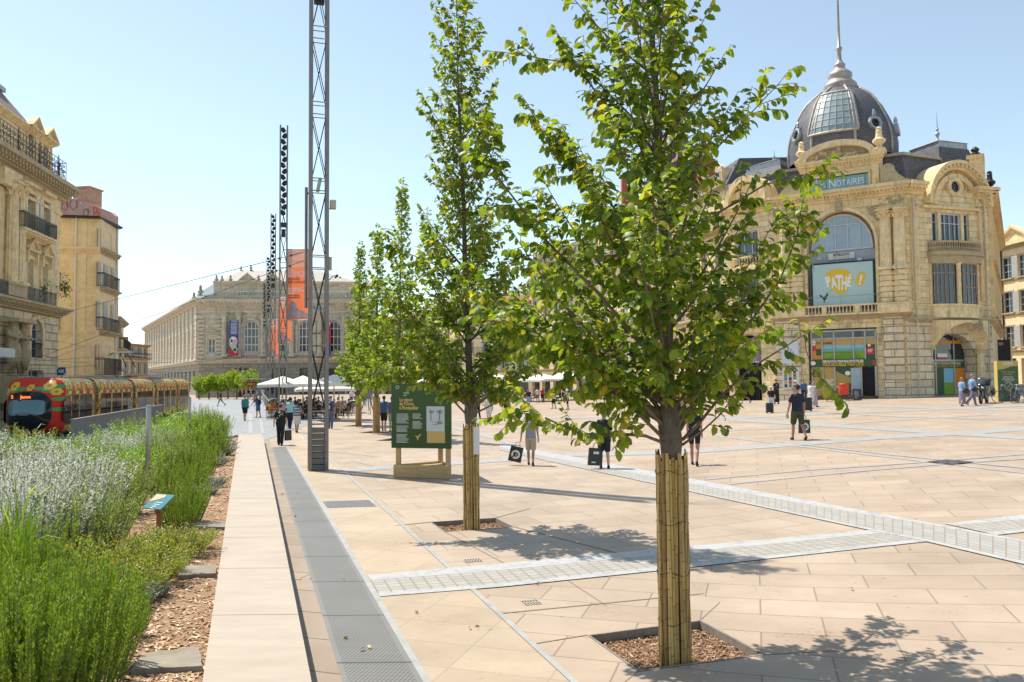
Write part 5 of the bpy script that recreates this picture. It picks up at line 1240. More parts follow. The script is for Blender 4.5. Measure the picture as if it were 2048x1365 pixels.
cp('orange_fascia', 0, 1, .845, .90, org); cp('banner_fascia', 0, 1, .44, .55, grn, -.05); cp('tan_panel', 0, .25, 0, .44, tan); cp('green_panel', .25, .46, 0, .44, grn); cp('blue_panel', .46, .75, .2, .44, mat('print_sky_blue', (0, 0, 0))); cp('field_panel', .46, .75, 0, .2, mat('print_vineyard_green', (0, 0, 0))); cp('orange_panel', .75, 1, .1, .44, org); cp('white_notice', .30, .55, .62, .68, wt, -.05); cp('red_strip', .30, .55, .585, .62, mat('red_vinyl', (0, 0, 0)), -.05)
mb = FB.mb()
for f in (0, .25, .72, 1): mb.box(s0 + (s1 - s0) * f - .05, s0 + (s1 - s0) * f + .05, yB - .1, yB - .045, Z0, Z0 + (Z1 - Z0) * (.95 if f not in (0, 1) else .7))
mb.box(s0, s1, yB - .1, yB - .045, Z0 + (Z1 - Z0) * .55, Z0 + (Z1 - Z0) * .58); mb.build('mullion', M_['steelpale'], cs_)
txt('DESTINATION VIGNOBLES MONTPELLIER', .2, wt, cs_, TM(FB.M, s0 + (s1 - s0) * .48, yB - .1, Z0 + (Z1 - Z0) * .505), align='CENTER', fit=(s1 - s0) * .8); txt("VOUS ACCUEILLE TOUT L'ÉTÉ", .3, mat('gold_lettering', (0, 0, 0)), cs_, TM(FB.M, s0 + (s1 - s0) * .48, yB - .1, Z0 + (Z1 - Z0) * .455), align='CENTER', fit=(s1 - s0) * .8)
def body(mb, F, d, z0, z1, u0=0, u1=None):
 u1 = F.L if u1 is None else u1
 mb.quad((u0, d, z0), (u0, 0, z0), (u0, 0, z1), (u0, d, z1)); mb.quad((u1, 0, z0), (u1, d, z0), (u1, d, z1), (u1, 0, z1)); mb.quad((u1, d, z0), (u0, d, z0), (u0, d, z1), (u1, d, z1)); mb.quad((u0, 0, z1), (u1, 0, z1), (u1, d, z1), (u0, d, z1))
A0 = Face((-28.1, 35, 0), (-31.35, 55.2, 0)); qa = A0.q; MA_ = A0.M
pal = thing('corner_palace', 'tall pale palace at left edge with carved figures, iron balconies and pedimented windows', 'building', A0.p0, world=True)
def za(y, x=100): return qa(x, y)[1]
zs1, zb2, zb3, ztop = za(629), za(612, 105), za(489, 112), za(372, 112)
LA_ = A0.L; cols = [((52, 69), (84, 98)), ((50, 62.5), (81, 92))]
w3 = [(qa(a, 430)[0], qa(b, 430)[0]) for a, b in ((52, 68), (84, 98))]; w2 = [(qa(a, 560)[0], qa(b, 560)[0]) for a, b in ((50, 63), (81, 92.5))]
z3a, z3b = za(487, 91), za(404, 91); z2a, z2b = za(606, 87), za(528, 87)
wa = (qa(59, 700)[0], qa(82, 700)[0]); zaa, zab = za(716, 70), za(640, 70)
dr = (qa(57, 740)[0], qa(86, 740)[0])
extra = [(w3[0][0] - 9.5, w3[0][0] - 8.3), (w3[0][0] - 6.2, w3[0][0] - 5.0), (w3[0][0] - 3.5, w3[0][0] - 3.0)]
ops = [(a, b, z3a, z3b) for a, b in w3] + [(a, b, z2a, z2b) for a, b in w2] + [(wa[0], wa[1], zaa, zab, (wa[1] - wa[0]) / 2), (dr[0], dr[1], -.3, zaa - .8)]
ops += [(w3[0][0] - 9, w3[0][0] - 7.6, z3a, z3b), (w3[0][0] - 9, w3[0][0] - 7.6, z2a, z2b), (w3[0][0] - 9, w3[0][0] - 7.3, zaa, zab, .8)]
mb = A0.mb(); wall(mb, 0, LA_, -.5, za(622, 108), [o for o in ops if o[3] < zb2]); body(mb, A0, 14, -.5, za(622, 108)); mb.build('ground_wall', M_['rust'], pal)
mb = A0.mb(); wall(mb, 0, LA_, za(622, 108), ztop, [o for o in ops if o[3] > zb2]); body(mb, A0, 14, za(622, 108), ztop); mb.build('upper_wall', M_['limeplain'], pal)
for o in ops:
 r_ = o[4] if len(o) > 4 else 0
 window(pal, MA_, o[0], o[1], o[2], o[3], rise=r_, y=.3, nx=2, nz=4, fw=.06, gm=M_['glassblue'] if z2a - .1 < o[2] < z2b else M_['glass'], fm=M_['white'] if o[2] > zb2 else None)
mb = A0.mb()
for a, b in w2: surround(mb, a, b, z2a, z2b, w=.2, p=.12); pediment(mb, a - .45, b + .45, z2b + .45, .85, .4); mb.box(a - .35, a - .15, -.3, 0, z2b - .3, z2b + .45); mb.box(b + .15, b + .35, -.3, 0, z2b - .3, z2b + .45)
for a, b in w3: surround(mb, a, b, z3a, z3b, w=.2, p=.1); mb.box(a - .35, b + .35, -.35, 0, z3b + .4, z3b + .6)
surround(mb, wa[0], wa[1], zaa, zab, w=.3, p=.12, rise=(wa[1] - wa[0]) / 2)
mb.build('window_surround', M_['limeplain'], pal)
mb = A0.mb()
for a, b in w3: relief(mb, a - .1, b + .1, z3b + .6, z3b + 1.0, -.15, 16, 31, .14); mb.box((a + b) / 2 - .4, (a + b) / 2 + .4, -.25, 0, z3b + .9, z3b + 1.15)
mb.build('carved_crest', M_['limedk'], pal)
shutters(pal, MA_, w3[0][0] + .1, w3[0][1], z3a, z3b, m=M_['white']); shutters(pal, MA_, w3[1][0] + .1, w3[1][1], z3a, z3b, m=M_['white'])
for x in (24, 39):
 c = qa(x, 470, -.3)[0]; mb = A0.mb(); column(mb, c, za(575, x), za(368, x), .36, y=-.3, cap=.95, flutes=12); mb.build('column', M_['limeplain'], pal)
mb = A0.mb(); c0, c1 = qa(16, 600, -.8)[0], qa(52, 600, -.8)[0]; mb.box(c0, c1, -.8, 0, zb2 - .1, za(577, 30)); mb.box(c0 - .08, c1 + .08, -.88, 0, za(577, 30) - .02, za(577, 30) + .12); mb.build('pedestal', M_['limedk'], pal)
mb = A0.mb(); cornice(mb, 0, LA_, za(634, 108), .55, .9, dent=1, e=.2, ds=.2); mb.build('balcony_slab', M_['limedk'], pal)
mb = A0.mb(); cornice(mb, qa(49, 465, -.7)[0], qa(113, 490, -.7)[0], zb3 - .45, .42, .75, dent=1, e=0); mb.build('balcony_slab', M_['limeplain'], pal); mb = A0.mb(); cornice(mb, w3[0][0] - 11, w3[0][0] - 6, zb3 - .45, .42, .75, dent=1); mb.build('balcony_slab', M_['limeplain'], pal)
mb = A0.mb(); cornice(mb, 0, LA_, ztop - .9, 1.0, 1.1, dent=1, e=.9, ds=.22)
for i in range(46): u = .2 + i * (LA_ - .3) / 45; mb.box(u - .1, u + .1, -.95, -.2, ztop - .42, ztop - .1)
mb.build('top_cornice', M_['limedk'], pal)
mb = A0.mb(); mb.box(0, LA_ + .0, -.12, 0, ztop - 1.9, ztop - 1.7); mb.box(c0, c1, -.5, 0, ztop - 1.9, ztop - .9); mb.build('frieze', M_['limeplain'], pal)
railing(pal, MA_, qa(57, 620, -.8)[0], qa(113, 625, -.8)[0], za(622, 108), .95, -.8, M_['zinc'] if 0 else mat('blue_grey_iron', (.10, .12, .12), rough=.6, metal=.2), sp=.13, lattice=True, name='balcony_railing')
railing(pal, MA_, 0, c0, za(622, 108), .95, -.8, mat('blue_grey_iron', (0, 0, 0)), sp=.13, lattice=True)
railing(pal, MA_, qa(49, 465, -.7)[0], qa(113, 490, -.7)[0], zb3, .95, -.7, mat('blue_grey_iron', (0, 0, 0)), sp=.1, sides=1, lattice=True)
railing(pal, MA_, w3[0][0] - 11, w3[0][0] - 6.2, zb3, .95, -.7, M_['ironbr'], sp=.1, sides=1, lattice=True)
railing(pal, MA_, wa[0], wa[1], zaa, .95, -.05, M_['iron'], sp=.12)
mb = A0.mb(); r = random.Random(9); zt = ztop + .1; h = 1.25; XE = qa(132, 360, -.95)[0]
for i in range(int(XE / .42)):
 u = .2 + i * .42; mb.smooth = True
 for k in range(3):
  cx, cz, q_, sg = u + r.uniform(-.08, .08), zt + .25 + k * .33, .15, r.choice((-1, 1)); mb.tube([(cx + math.cos(t * .8) * q_ * (1 - t / 14), -.95, cz + sg * math.sin(t * .8) * q_ * (1 - t / 14)) for t in range(9)], .022, 3, cap=False)
 mb.smooth = False; mb.tube([(u - .2, -.95, zt), (u - .2, -.95, zt + h)], .018, 4)
 if i % 7 == 6: mb.tube([(u, -.95, zt), (u, -.95, zt + h + .2)], [.06, .03], 5)
for z in (.05, h * .5, h): mb.tube([(0, -.95, zt + z), (XE, -.95, zt + z), (XE, 3, zt + z)], .025, 4)
for i in range(9): mb.tube([(XE, -.95 + i * .42, zt), (XE, -.95 + i * .42, zt + h)], .02, 4); mb.tube([(XE, -.95 + i * .42, zt), (XE, -.55 + i * .42, zt + h)], .02, 4)
mb.build('ornate_railing', M_['ironbr'], pal)
F2 = Face(A0.at(0, .8), A0.at(LA_, .8)); zat = F2.q(110, 296)[1]
ow = [(F2.q(a, 280)[0], F2.q(b, 280)[0], ztop + .3, F2.q(66, 262)[1]) for a, b in ((57, 67),)] + [(F2.q(86, 300)[0], F2.q(97, 300)[0], ztop + .3, F2.q(91, 292)[1])]
mb = F2.mb(); wall(mb, 0, F2.L, ztop, zat, ow); body(mb, F2, 12, ztop, zat); mb.build('attic_wall', M_['limeplain'], pal)
for o in ow: window(pal, F2.M, *o, y=.25, nx=2, nz=2)
mb = F2.mb(); cornice(mb, 0, F2.L, zat - .3, .4, .35, e=.6)
for o in ow: pediment(mb, o[0] - .6, o[1] + .6, zat + .02, .95, .5); mb.box(o[0] - .4, o[0] - .2, -.1, 0, ztop, zat); mb.box(o[1] + .2, o[1] + .4, -.1, 0, ztop, zat)
mb.build('attic_pediments', M_['limeplain'], pal)
mb = F2.mb(); L2 = F2.L; zr = zat + 2.8
mb.quad((0, .3, zat + .1), (L2 + .1, .3, zat + .1), (L2 - 2.2, 2.2, zr), (0, 2.2, zr)); mb.quad((L2 + .1, .3, zat + .1), (L2 + .1, 10, zat + .1), (L2 - 2.2, 8, zr), (L2 - 2.2, 2.2, zr)); mb.quad((0, 2.2, zr), (L2 - 2.2, 2.2, zr), (L2 - 2.2, 8, zr), (0, 8, zr))
mb.build('mansard', stone('rose_slate_roof', (.26, .20, .19), joint=(.16, .12, .11), bw=.25, bh=.18, jw=.01, stain=.2), pal)
mb = F2.mb(); mb.box(-1, L2 - 2.0, 2.0, 2.3, zr, zr + .3); mb.build('roof_ridge', M_['zinc'], pal)
t = F2.q(2, 170); mb = F2.mb(); mb.box(t[0] - .9, t[0] + .1, 2.5, 3.2, zr, zr + 3.2)
for k in range(3): mb.box(t[0] - 1.0, t[0] + .17, 2.4, 3.3, zr + .6 + k * .95, zr + .75 + k * .95)
mb.build('chimney', mat('purple_grey_chimney', (.16, .10, .20), rough=.7, var=.2), pal)
def atlas(u, label, sgn, par):
 mb = MB(MA_ @ Matrix.Translation((u, -.45, 0))); z0, z1 = za(753, 35), za(648, 35); H = z1 - z0; mb.smooth = True
 def e(x, y, z, a, b, c): mb.ell((x * H, y * H, z0 + z * H), (a * H, b * H, c * H), 10, 8)
 mb.tube([(sgn * .03 * H, 0, z0 + H * .98), (0, -.02 * H, z0 + .9 * H), (0, -.03 * H, z0 + .8 * H), (.01 * H, -.02 * H, z0 + .68 * H), (0, 0, z0 + .58 * H), (0, 0, z0 + .52 * H)], [.04 * H, .07 * H, .125 * H, .10 * H, .09 * H, .11 * H], 12)
 e(0, -.04, .93, .055, .06, .075); e(0, -.085, .9, .035, .03, .04)
 for s in (-1, 1):
  mb.tube([(s * .12 * H, 0, z0 + .84 * H), (s * .17 * H, -.03 * H, z0 + .76 * H), (s * .10 * H, -.14 * H, z0 + .70 * H), (-s * .03 * H, -.15 * H, z0 + (.76 if s > 0 else .72) * H)], [.05 * H, .042 * H, .035 * H, .025 * H], 8)
  mb.tube([(s * .05 * H, -.02 * H, z0 + .55 * H), (s * .07 * H, -.06 * H * (1 if s == sgn else .3), z0 + .3 * H), (s * .06 * H, 0, z0 + .03 * H)], [.08 * H, .06 * H, .035 * H], 8); e(s * .06, -.05, .02, .03, .07, .02)
 r = random.Random(int(u * 7))
 for k in range(16):
  a = r.uniform(-1.4, 1.4); x = math.sin(a) * .11 * H; y = -math.cos(a) * .1 * H
  mb.tube([(x, y, z0 + .60 * H), (x * 1.2 + .02, y * 1.3, z0 + .45 * H), (x * 1.3 - .03, y * 1.25, z0 + .3 * H), (x * 1.2, y * 1.1, z0 + r.uniform(.08, .22) * H)], [.03 * H, .035 * H, .03 * H, .01 * H], 5)
 for k in range(8): e(.06 * math.cos(k * .8), -.03 + .06 * math.sin(k * .8), .975, .025, .025, .03)
 mb.smooth = False; mb.box(-.19 * H, .19 * H, -.2 * H, .2 * H, z0 + .99 * H, z0 + 1.06 * H); mb.box(-.17 * H, .17 * H, -.17 * H, .2 * H, z0 - 1.6, z0)
 o = mb.build('carved_atlas_figure', M_['limedk'], par); return o
atlas(qa(23, 700, -.45)[0], '', -1, pal); atlas(qa(42, 700, -.45)[0], '', 1, pal)
sb = MB(MA_); a, b = qa(-20, 714, -1.2), qa(27, 698, -1.2); sb.box(a[0], b[0], -1.3, -1.1, a[1], b[1]); tag(sb.build('blank_signboard', M_['white']), 'plain white signboard fixed on the palace beside the carved figures', 'sign')
mb = A0.mb(); mb.smooth = True
for (x, y) in ((62, 582), (100, 580), (105, 572), (108, 585)):
 u, z = qa(x, y); r = random.Random(x)
 for k in range(60): p = Vector((u + r.gauss(0, .25), -.8 + r.gauss(0, .15), z + r.gauss(0, .3))); leaf_lo(mb, MA_ @ p, Vector((r.uniform(-1, 1), r.uniform(-1, 1), r.uniform(-1, 1))), .16, r)
tag(mb.build('balcony_plant', leafmat('balcony_leaf', (.04, .09, .02), (.1, .17, .04), trans=.2)), 'leafy plants growing over the middle balcony of the palace', 'plant')
B1 = Face((-34.4, 59.3, 0), (-31.0, 60, 0)); B2 = Face((-31.0, 60, 0), (-31.75, 63.9, 0))
yh = thing('yellow_house', 'yellow rendered corner house with dark balconies and a tiled roof behind the tram', 'building', B1.p0, world=True)
zE = B1.q(190, 438)[1]; zf = [B1.q(190, y)[1] for y in (502, 577, 665)]
lv = [(B2.q(198, y)[1]) for y in (0,)]
mb = B1.mb(); wall(mb, 0, B1.L, -.5, zE); mb.build('end_wall', M_['render'], yh)
ops = []; w_ = [(B2.q(a, 560)[0], B2.q(b, 560)[0]) for a, b in ((198.5, 206.5), (214.5, 222.5))]
for (ya, yb) in ((458, 500), (526, 575), (604, 655), (690, 738)):
 for a, b in w_: ops.append((a, b, B2.q(202, yb)[1], B2.q(202, ya)[1]))
mb = B2.mb(); wall(mb, 0, B2.L, -.5, zE, ops, depth=.2); mb.build('street_wall', M_['renderpale'], yh)
mb = MB(); pts = [B1.p0, B1.at(B1.L, .1), B2.at(B2.L, .1), Vector((-48, 70, 0)), Vector((-48, 62, 0))]; mb.slab([(p.x, p.y) for p in pts][::1], -.5, zE - .02); mb.build('core_walls', M_['render'], yh)
for i, o in enumerate(ops): window(yh, B2.M, *o, y=.17, nx=2, nz=3, fm=M_['shutter'] if i > 1 else None, fw=.05)
for o in ops[2:6]: shutters(yh, B2.M, o[0], o[1], o[2], o[3], y=-.04)
mb = B1.mb()
for k, z in enumerate(zf): cornice(mb, 0, B1.L, z - .2, .3 if k else .45, .15 if k else .35, dent=(k == 0), ds=.12)
for f in (.0, .62): mb.box(B1.L * f, B1.L * f + .35, -.04, .01, 0, zE - .3)
mb.box(B1.L - .5, B1.L, -.04, .01, 0, zE - .3)
mb.build('moulding', M_['renderpale'], yh)
mb = B2.mb()
for k, z in enumerate(zf): cornice(mb, 0, B2.L, z - .2, .3 if k else .45, .5 if k else .4, dent=(k == 0), ds=.12)
mb.build('moulding', M_['limedk'], yh)
for k in (1, 2): railing(yh, B2.M, w_[0][0] - .5, w_[1][1] + .5, zf[k] + .1, 1.0, -.5, M_['iron'], sp=.12, sides=1)
railing(yh, B2.M, w_[0][0] - .6, w_[1][1] + .9, B2.q(205, 752)[1], 1.3, -.6, M_['iron'], sp=.1, sides=1)
for k in (1, 2): railing(yh, B1.M, -.1, .75, zf[k] + .1, 1.0, -.45, M_['iron'], sp=.12, sides=1)
mb = B1.mb(); u = B1.q(151, 560)[0]; mb.tube([(u, -.1, 0), (u, -.1, zE)], .07, 6); mb.build('downpipe', M_['canvas'], yh); mb = B2.mb(); mb.tube([(B2.L - .1, -.1, 0), (B2.L - .1, -.1, zE)], .07, 6); mb.build('downpipe', M_['canvas'], yh)
ez = zE; e = .45
R0 = [B1.at(-1, -e), B1.at(B1.L, -e), B2.at(B2.L, -e), Vector((-46, 72, 0)), Vector((-48, 60, 0))]
mb = MB(); mb.slab([(p.x, p.y) for p in R0], ez, ez + .14); mb.build('eaves', M_['iron'], yh)
mb = MB(); ap = Vector((-40, 66, ez + 1.7)); ap2 = Vector((-35.5, 63.5, ez + .9))
P4 = [Vector((p.x, p.y, ez + .15)) for p in R0]
mb.add([P4[0], P4[1], ap2, ap], [(0, 1, 2, 3)], [[(0, 0), (4, 0), (4, 4), (0, 4)]]); mb.add([P4[1], P4[2], ap2], [(0, 1, 2)], [[(0, 0), (4, 0), (2, 3)]]); mb.add([P4[2], P4[3], ap, ap2], [(0, 1, 2, 3)], [[(0, 0), (9, 0), (9, 4), (0, 4)]]); mb.build('tiled_roof', M_['tile'], yh)
ph = Face((-41, 68, 0), (-32.9, 66.6, 0))
pk = thing('pink_gable_house', 'faded pink gable wall with painted marks and a square chimney above the yellow house', 'building', ph.p0, world=True)
p1 = [ph.q(*p) for p in ((114, 392), (135, 398), (170, 404), (222, 425), (229, 432), (229, 700), (114, 700))]
mb = ph.mb(); mb.prism([(a, b) for a, b in p1][::-1], 0, .5); mb.build('gable_wall', M_['pink'], pk)
a, b = ph.q(136, 404), ph.q(169, 372); mb = ph.mb(); mb.box(a[0], b[0], .6, 2.2, a[1] - .8, b[1]); mb.box(a[0] - .1, b[0] + .1, .5, 2.3, b[1], b[1] + .12); mb.box((a[0] + b[0]) / 2 - .04, (a[0] + b[0]) / 2 + .04, .57, .6, a[1], b[1]); mb.build('chimney', mat('chimney_brick_pink', (.50, .30, .22), rough=.9, var=.15), pk)
pr_ = mat('red_wall_paint', (.50, .13, .08), rough=.8); pg = mat('grey_wall_paint', (.22, .20, .22), rough=.8); pwp = mat('lilac_wall_paint', (.55, .47, .52), rough=.8); mb = ph.mb(); mb.smooth = True
for i, (x, y, s_) in enumerate(((129, 412, 5), (157, 415, 5), (172, 425, 4), (190, 420, 3), (120, 420, 6), (147, 408, 6))):
 mb.cur = i % 3; cx, cz = ph.q(x, y); mb.tube([(cx + math.cos(t * .9) * .05 * s_ * (1 + t * .06), -.01, cz + math.sin(t * .9) * .05 * s_ * (1.2 + t * .1)) for t in range(9)], .045, 4)
for x in (185, 192, 196): mb.cur = 0; mb.tube([(ph.q(x, 410 + (x - 185))[0], -.01, ph.q(x, 410)[1]), (ph.q(x + 4, 430)[0], -.01, ph.q(x, 432)[1]), (ph.q(x - 2, 445)[0], -.01, ph.q(x, 447)[1])], .04, 4)
mb.build('painted_marks', [pr_, pwp, pg], pk)
def apartment(name, label, p0, p1, zt, floors, ncol, wm, roof='flat', rm=None, z0=0, depth=9, shut=True, fh0=4.2, wW=1.1, balc=(1,), group=None, glassm=None, ground=True, dz=0):
 F = Face(p0, p1); t = thing(name, label, 'building', F.p0, world=True, group=group); L = F.L
 fh = (zt - fh0) / max(1, floors); ops = []; gops = []
 cw = L / ncol
 for f in range(floors):
  for c in range(ncol): u = cw * (c + .5); h = min(fh * .68, 2.4); ops.append((u - wW / 2, u + wW / 2, fh0 + f * fh + .25, fh0 + f * fh + .25 + h))
 for c in range(ncol): u = cw * (c + .5); gops.append((u - cw * .36, u + cw * .36, -.5, 3.2))
 mb = F.mb(); wall(mb, 0, L, fh0, zt, ops, depth=.22); wall(mb, 0, L, -1.5, fh0, gops if ground else (), depth=.5); body(mb, F, depth, -1.5, zt); mb.build('facade', wm, t)
 for o in ops: window(t, F.M, *o, y=.2, nx=2, nz=3, fw=.06)
 if ground:
  mb = F.mb(); mb.box(.2, L - .2, .45, .52, -1, 3.3); mb.build('shop_glass', M_['glass'], t)
 mb = F.mb(); cornice(mb, 0, L, zt - .4, .5, .5, dent=1, e=.2, ds=.2); cornice(mb, 0, L, fh0 - .35, .3, .25, e=0)
 for f in range(1, floors): cornice(mb, 0, L, fh0 + f * fh - .12, .16, .12)
 for o in ops: surround(mb, o[0], o[1], o[2], o[3], w=.14, p=.07); mb.box(o[0] - .2, o[1] + .2, -.22, .01, o[2] - .12, o[2])
 mb.build('mouldings', M_['limedk'], t)
 for f in balc:
  if f < floors: 
   mb = F.mb(); mb.box(.2, L - .2, -.75, 0, fh0 + f * fh + .02, fh0 + f * fh + .2); b = mb.build('balcony', M_['limedk'], t)
   railing(b, F.M, .25, L - .25, fh0 + f * fh + .2, .95, -.7, M_['iron'], sp=.16, sides=1)
 if shut:
  for i, o in enumerate(ops):
   if i % 3 != 1: shutters(t, F.M, *o)
 if roof == 'tile':
  mb = F.mb(); mb.quad((-.4, -.5, zt + .1), (L + .4, -.5, zt + .1), (L + .4, depth / 2, zt + 1.9), (-.4, depth / 2, zt + 1.9)); mb.quad((-.4, depth / 2, zt + 1.9), (L + .4, depth / 2, zt + 1.9), (L + .4, depth, zt + .1), (-.4, depth, zt + .1)); mb.build('tiled_roof', M_['tile'], t)
 elif roof == 'mansard':
  mb = F.mb(); h = 2.6; mb.quad((0, .2, zt + .1), (L, .2, zt + .1), (L - .3, 1.6, zt + h), (.3, 1.6, zt + h)); mb.quad((.3, 1.6, zt + h), (L - .3, 1.6, zt + h), (L, depth, zt + h + .3), (0, depth, zt + h + .3)); mb.quad((0, depth, zt), (0, .2, zt + .1), (.3, 1.6, zt + h), (0, depth, zt + h + .3)); mb.quad((L, .2, zt + .1), (L, depth, zt), (L, depth, zt + h + .3), (L - .3, 1.6, zt + h)); mb.build('mansard_roof', M_['slate'], t)
  for c in range(ncol):
   u = cw * (c + .5); mb = F.mb(); mb.box(u - .7, u + .7, .15, 1.8, zt + .1, zt + 1.9); pediment(mb, u - .8, u + .8, zt + 1.9, .5, .2, y=.3, curved=True); d = mb.build('dormer', M_['limeplain'], t); window(d, F.M, u - .5, u + .5, zt + .3, zt + 1.7, y=.12, nx=2, nz=2)
 return t, F
def PX(px, Y, z=0): p = P(px, 760, Y); return (p.x, p.y, z)
def HZ(py, px, Y, z0=0): return P(px, py, Y).z - z0
apartment('curved_corner_house', 'narrow ornate yellow stone house squeezed beside the yellow rendered house', PX(229, 75), PX(246, 84), HZ(640, 236, 78), 3, 1, M_['renderpale'], depth=6, shut=False, wW=1.2)
t, F = apartment('low_house', 'low pale house with red chimneys left of the opera, above the tram pantograph', PX(244, 140), PX(296, 150), HZ(688, 270, 142), 2, 4, M_['renderpale'], depth=8, shut=True)
for i, x in enumerate((268, 276)):
 a = F.q(x, 690); mb = F.mb(); mb.box(a[0] - .5, a[0] + .5, 2, 3, F.q(x, 688)[1], F.q(x, 674)[1]); mb.build('chimney', M_['tile'], t)
bz = 0
OF = Face((-64.6, 165, 0), (-29.5, 169.5, 0)); OS = Face((-116.6, 254, 0), (-64.6, 165, 0))
op = thing('opera_house', 'wide grey stone opera house with tall arched windows at the far end of the square', 'building', OF.p0, world=True)
qo = OF.q
zl, zc = qo(450, 722)[1], qo(450, 606)[1]; gs = M_['grey']; dks = M_['greydk']
ow = []; ag = []
for cx in (502, 557, 612, 667):
 a, b = qo(cx - 16, 680)[0], qo(cx + 16, 680)[0]; ag.append((a, b, qo(cx, 706)[1], qo(cx, 641)[1], (b - a) / 2))
sw = (qo(415, 690)[0], qo(431, 690)[0], qo(423, 708)[1], qo(423, 677)[1])
gd = [(qo(cx - 13, 760)[0], qo(cx + 13, 760)[0], -.3, qo(cx, 737)[1]) for cx in (502, 557, 612, 667)]
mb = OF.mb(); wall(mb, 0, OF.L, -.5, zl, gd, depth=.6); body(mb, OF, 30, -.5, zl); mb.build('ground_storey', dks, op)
mb = OF.mb(); wall(mb, 0, OF.L, zl, zc, ag + [sw], depth=.8); body(mb, OF, 30, zl, zc); mb.build('upper_storey', gs, op)
for o in ag: window(op, OF.M, *o[:4], rise=o[4], y=.6, nx=4, nz=4, fw=.32, fm=M_['white'])
window(op, OF.M, *sw, y=.4, nx=2, nz=2, fw=.25, fm=M_['white'])
for o in gd: window(op, OF.M, *o, y=.4, nx=2, nz=1, fw=.1, fm=mat('green_door_paint', (.02, .06, .06)), name='door')
mb = OF.mb(); cornice(mb, 0, OF.L, zc - .8, 1.4, 1.5, dent=1, e=1, ds=.4); cornice(mb, 0, OF.L, zl - .6, .8, .9, e=.5); mb.box(0, OF.L, -.3, 0, zc - 2.2, zc - 1.6)
for k in range(5): mb.box(0, OF.L, -.25, 0, .6 + k * (zl - 1.4) / 5, .6 + (k + .82) * (zl - 1.4) / 5) if 0 else None
mb.build('cornices', M_['grey'], op)
mb = OF.mb()
for o in ag: surround(mb, *o[:4], w=.5, p=.35, rise=o[4])
pediment(mb, sw[0] - .9, sw[1] + .9, sw[3] + .8, 1.2, .5); surround(mb, *sw, w=.25, p=.15); a, b = qo(414, 648), qo(434, 641); mb.box(a[0], b[0], -.15, 0, a[1], b[1])
for x in (402, 441): 
 u = qo(x, 650)[0]
 for k in range(11): mb.box(u - .7, u + .7, -.35, 0, zl + .5 + k * (zc - zl - 3) / 11, zl + .5 + (k + .62) * (zc - zl - 3) / 11)
mb.build('window_surrounds', gs, op)
for x in (450, 478, 528, 584, 640, 688): mb = OF.mb(); column(mb, qo(x, 660)[0], zl + .8, zc - 1.8, .55, y=-.7, flutes=8, cap=1.2); mb.build('column', gs, op)
mb = OF.mb(); balustrade(mb, qo(445, 700)[0], OF.L - .5, zl + .2, 1.2, y=-.9, sp=.5, n=5, w=.35); mb.build('balustrade', gs, op)
zp = qo(450, 591)[1]; mb = OF.mb(); mb.box(.8, OF.L - .8, .2, 1, zc + .6, zp); mb.build('parapet', M_['greydk'], op)
u0, u1 = qo(430, 560)[0], OF.L - 3; z1_ = OF.q(500, 567, 4)[1]
mb = OF.mb(); mb.box(qo(418, 570)[0], u1, 4, 22, zc, z1_); cornice(mb, qo(418, 570)[0], u1, z1_ - .5, .9, .8, y=4, dent=1, ds=.4)
for (xa, xb) in ((478, 515), (530, 565)): pediment(mb, OF.q(xa, 565, 4)[0], OF.q(xb, 565, 4)[0], z1_ + .2, 2.0, .8, y=3.6)
balustrade(mb, qo(440, 595)[0], OF.L - 3, zp, 1.0, y=1.0, sp=.6, n=5, w=.4)
mb.build('stage_block', M_['grey'], op)
for cx in (477, 490, 503): a, b = OF.q(cx - 4, 593, 3.8), OF.q(cx + 4, 580, 3.8); window(op, OF.M, a[0], b[0], a[1], b[1], y=3.9, nx=2, nz=2, fw=.13, fm=M_['white'])
mb = OF.mb(); ra, rb_, zr_ = OF.q(482, 541, 10)[0], OF.q(640, 541, 10)[0], OF.q(500, 541, 10)[1]; e0 = OF.q(434, 566, 4)[0]
mb.quad((e0, 4, z1_ + .4), (u1, 4, z1_ + .4), (rb_, 10, zr_), (ra, 10, zr_)); mb.quad((e0, 20, z1_ + .4), (e0, 4, z1_ + .4), (ra, 10, zr_), (ra, 16, zr_)); mb.quad((ra, 10, zr_), (rb_, 10, zr_), (rb_, 16, zr_), (ra, 16, zr_)); mb.quad((u1, 4, z1_ + .4), (u1, 20, z1_ + .4), (rb_, 16, zr_), (rb_, 10, zr_))
mb.build('hipped_roof', mat('pale_grey_roof', (.36, .33, .30), rough=.7, var=.12), op)
for (x, y, yy, h) in ((482, 541, 10, 1.0), (502, 541, 10, 1.3), (433, 566, 4, 1.7), (444, 566, 4, 1.6), (461, 566, 4, 1.7), (517, 566, 4, 1.7), (388, 603, .5, 1.9), (401, 592, .5, 2.3), (693, 601, .5, 1.9)):
 u, z = OF.q(x, y, yy); mb = OF.mb(); urn(mb, u, yy, z, h); mb.build('roof_urn', M_['greydk'], op)
L = OS.L; zs_ = lambda y, x=395: OS.q(x, y)[1]; zc2 = zs_(604); nb_ = 17; ops = []
for i in range(nb_):
 u = 4 + i * (L - 10) / (nb_ - 1); ops.append((u - 1.3, u + 1.3, zl + .8, zl + 6.8)); ops.append((u - 1.2, u + 1.2, 1, zl - 2))
mb = OS.mb(); wall(mb, 0, L, zl, zc2, [o for o in ops if o[2] > zl], depth=1.2); mb.build('side_upper_storey', gs, op)
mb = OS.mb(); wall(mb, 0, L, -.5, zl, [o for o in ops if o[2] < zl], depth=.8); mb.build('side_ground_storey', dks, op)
for o in ops: window(op, OS.M, *o, y=.6, nx=2, nz=3, fw=.3, fm=M_['grey'])
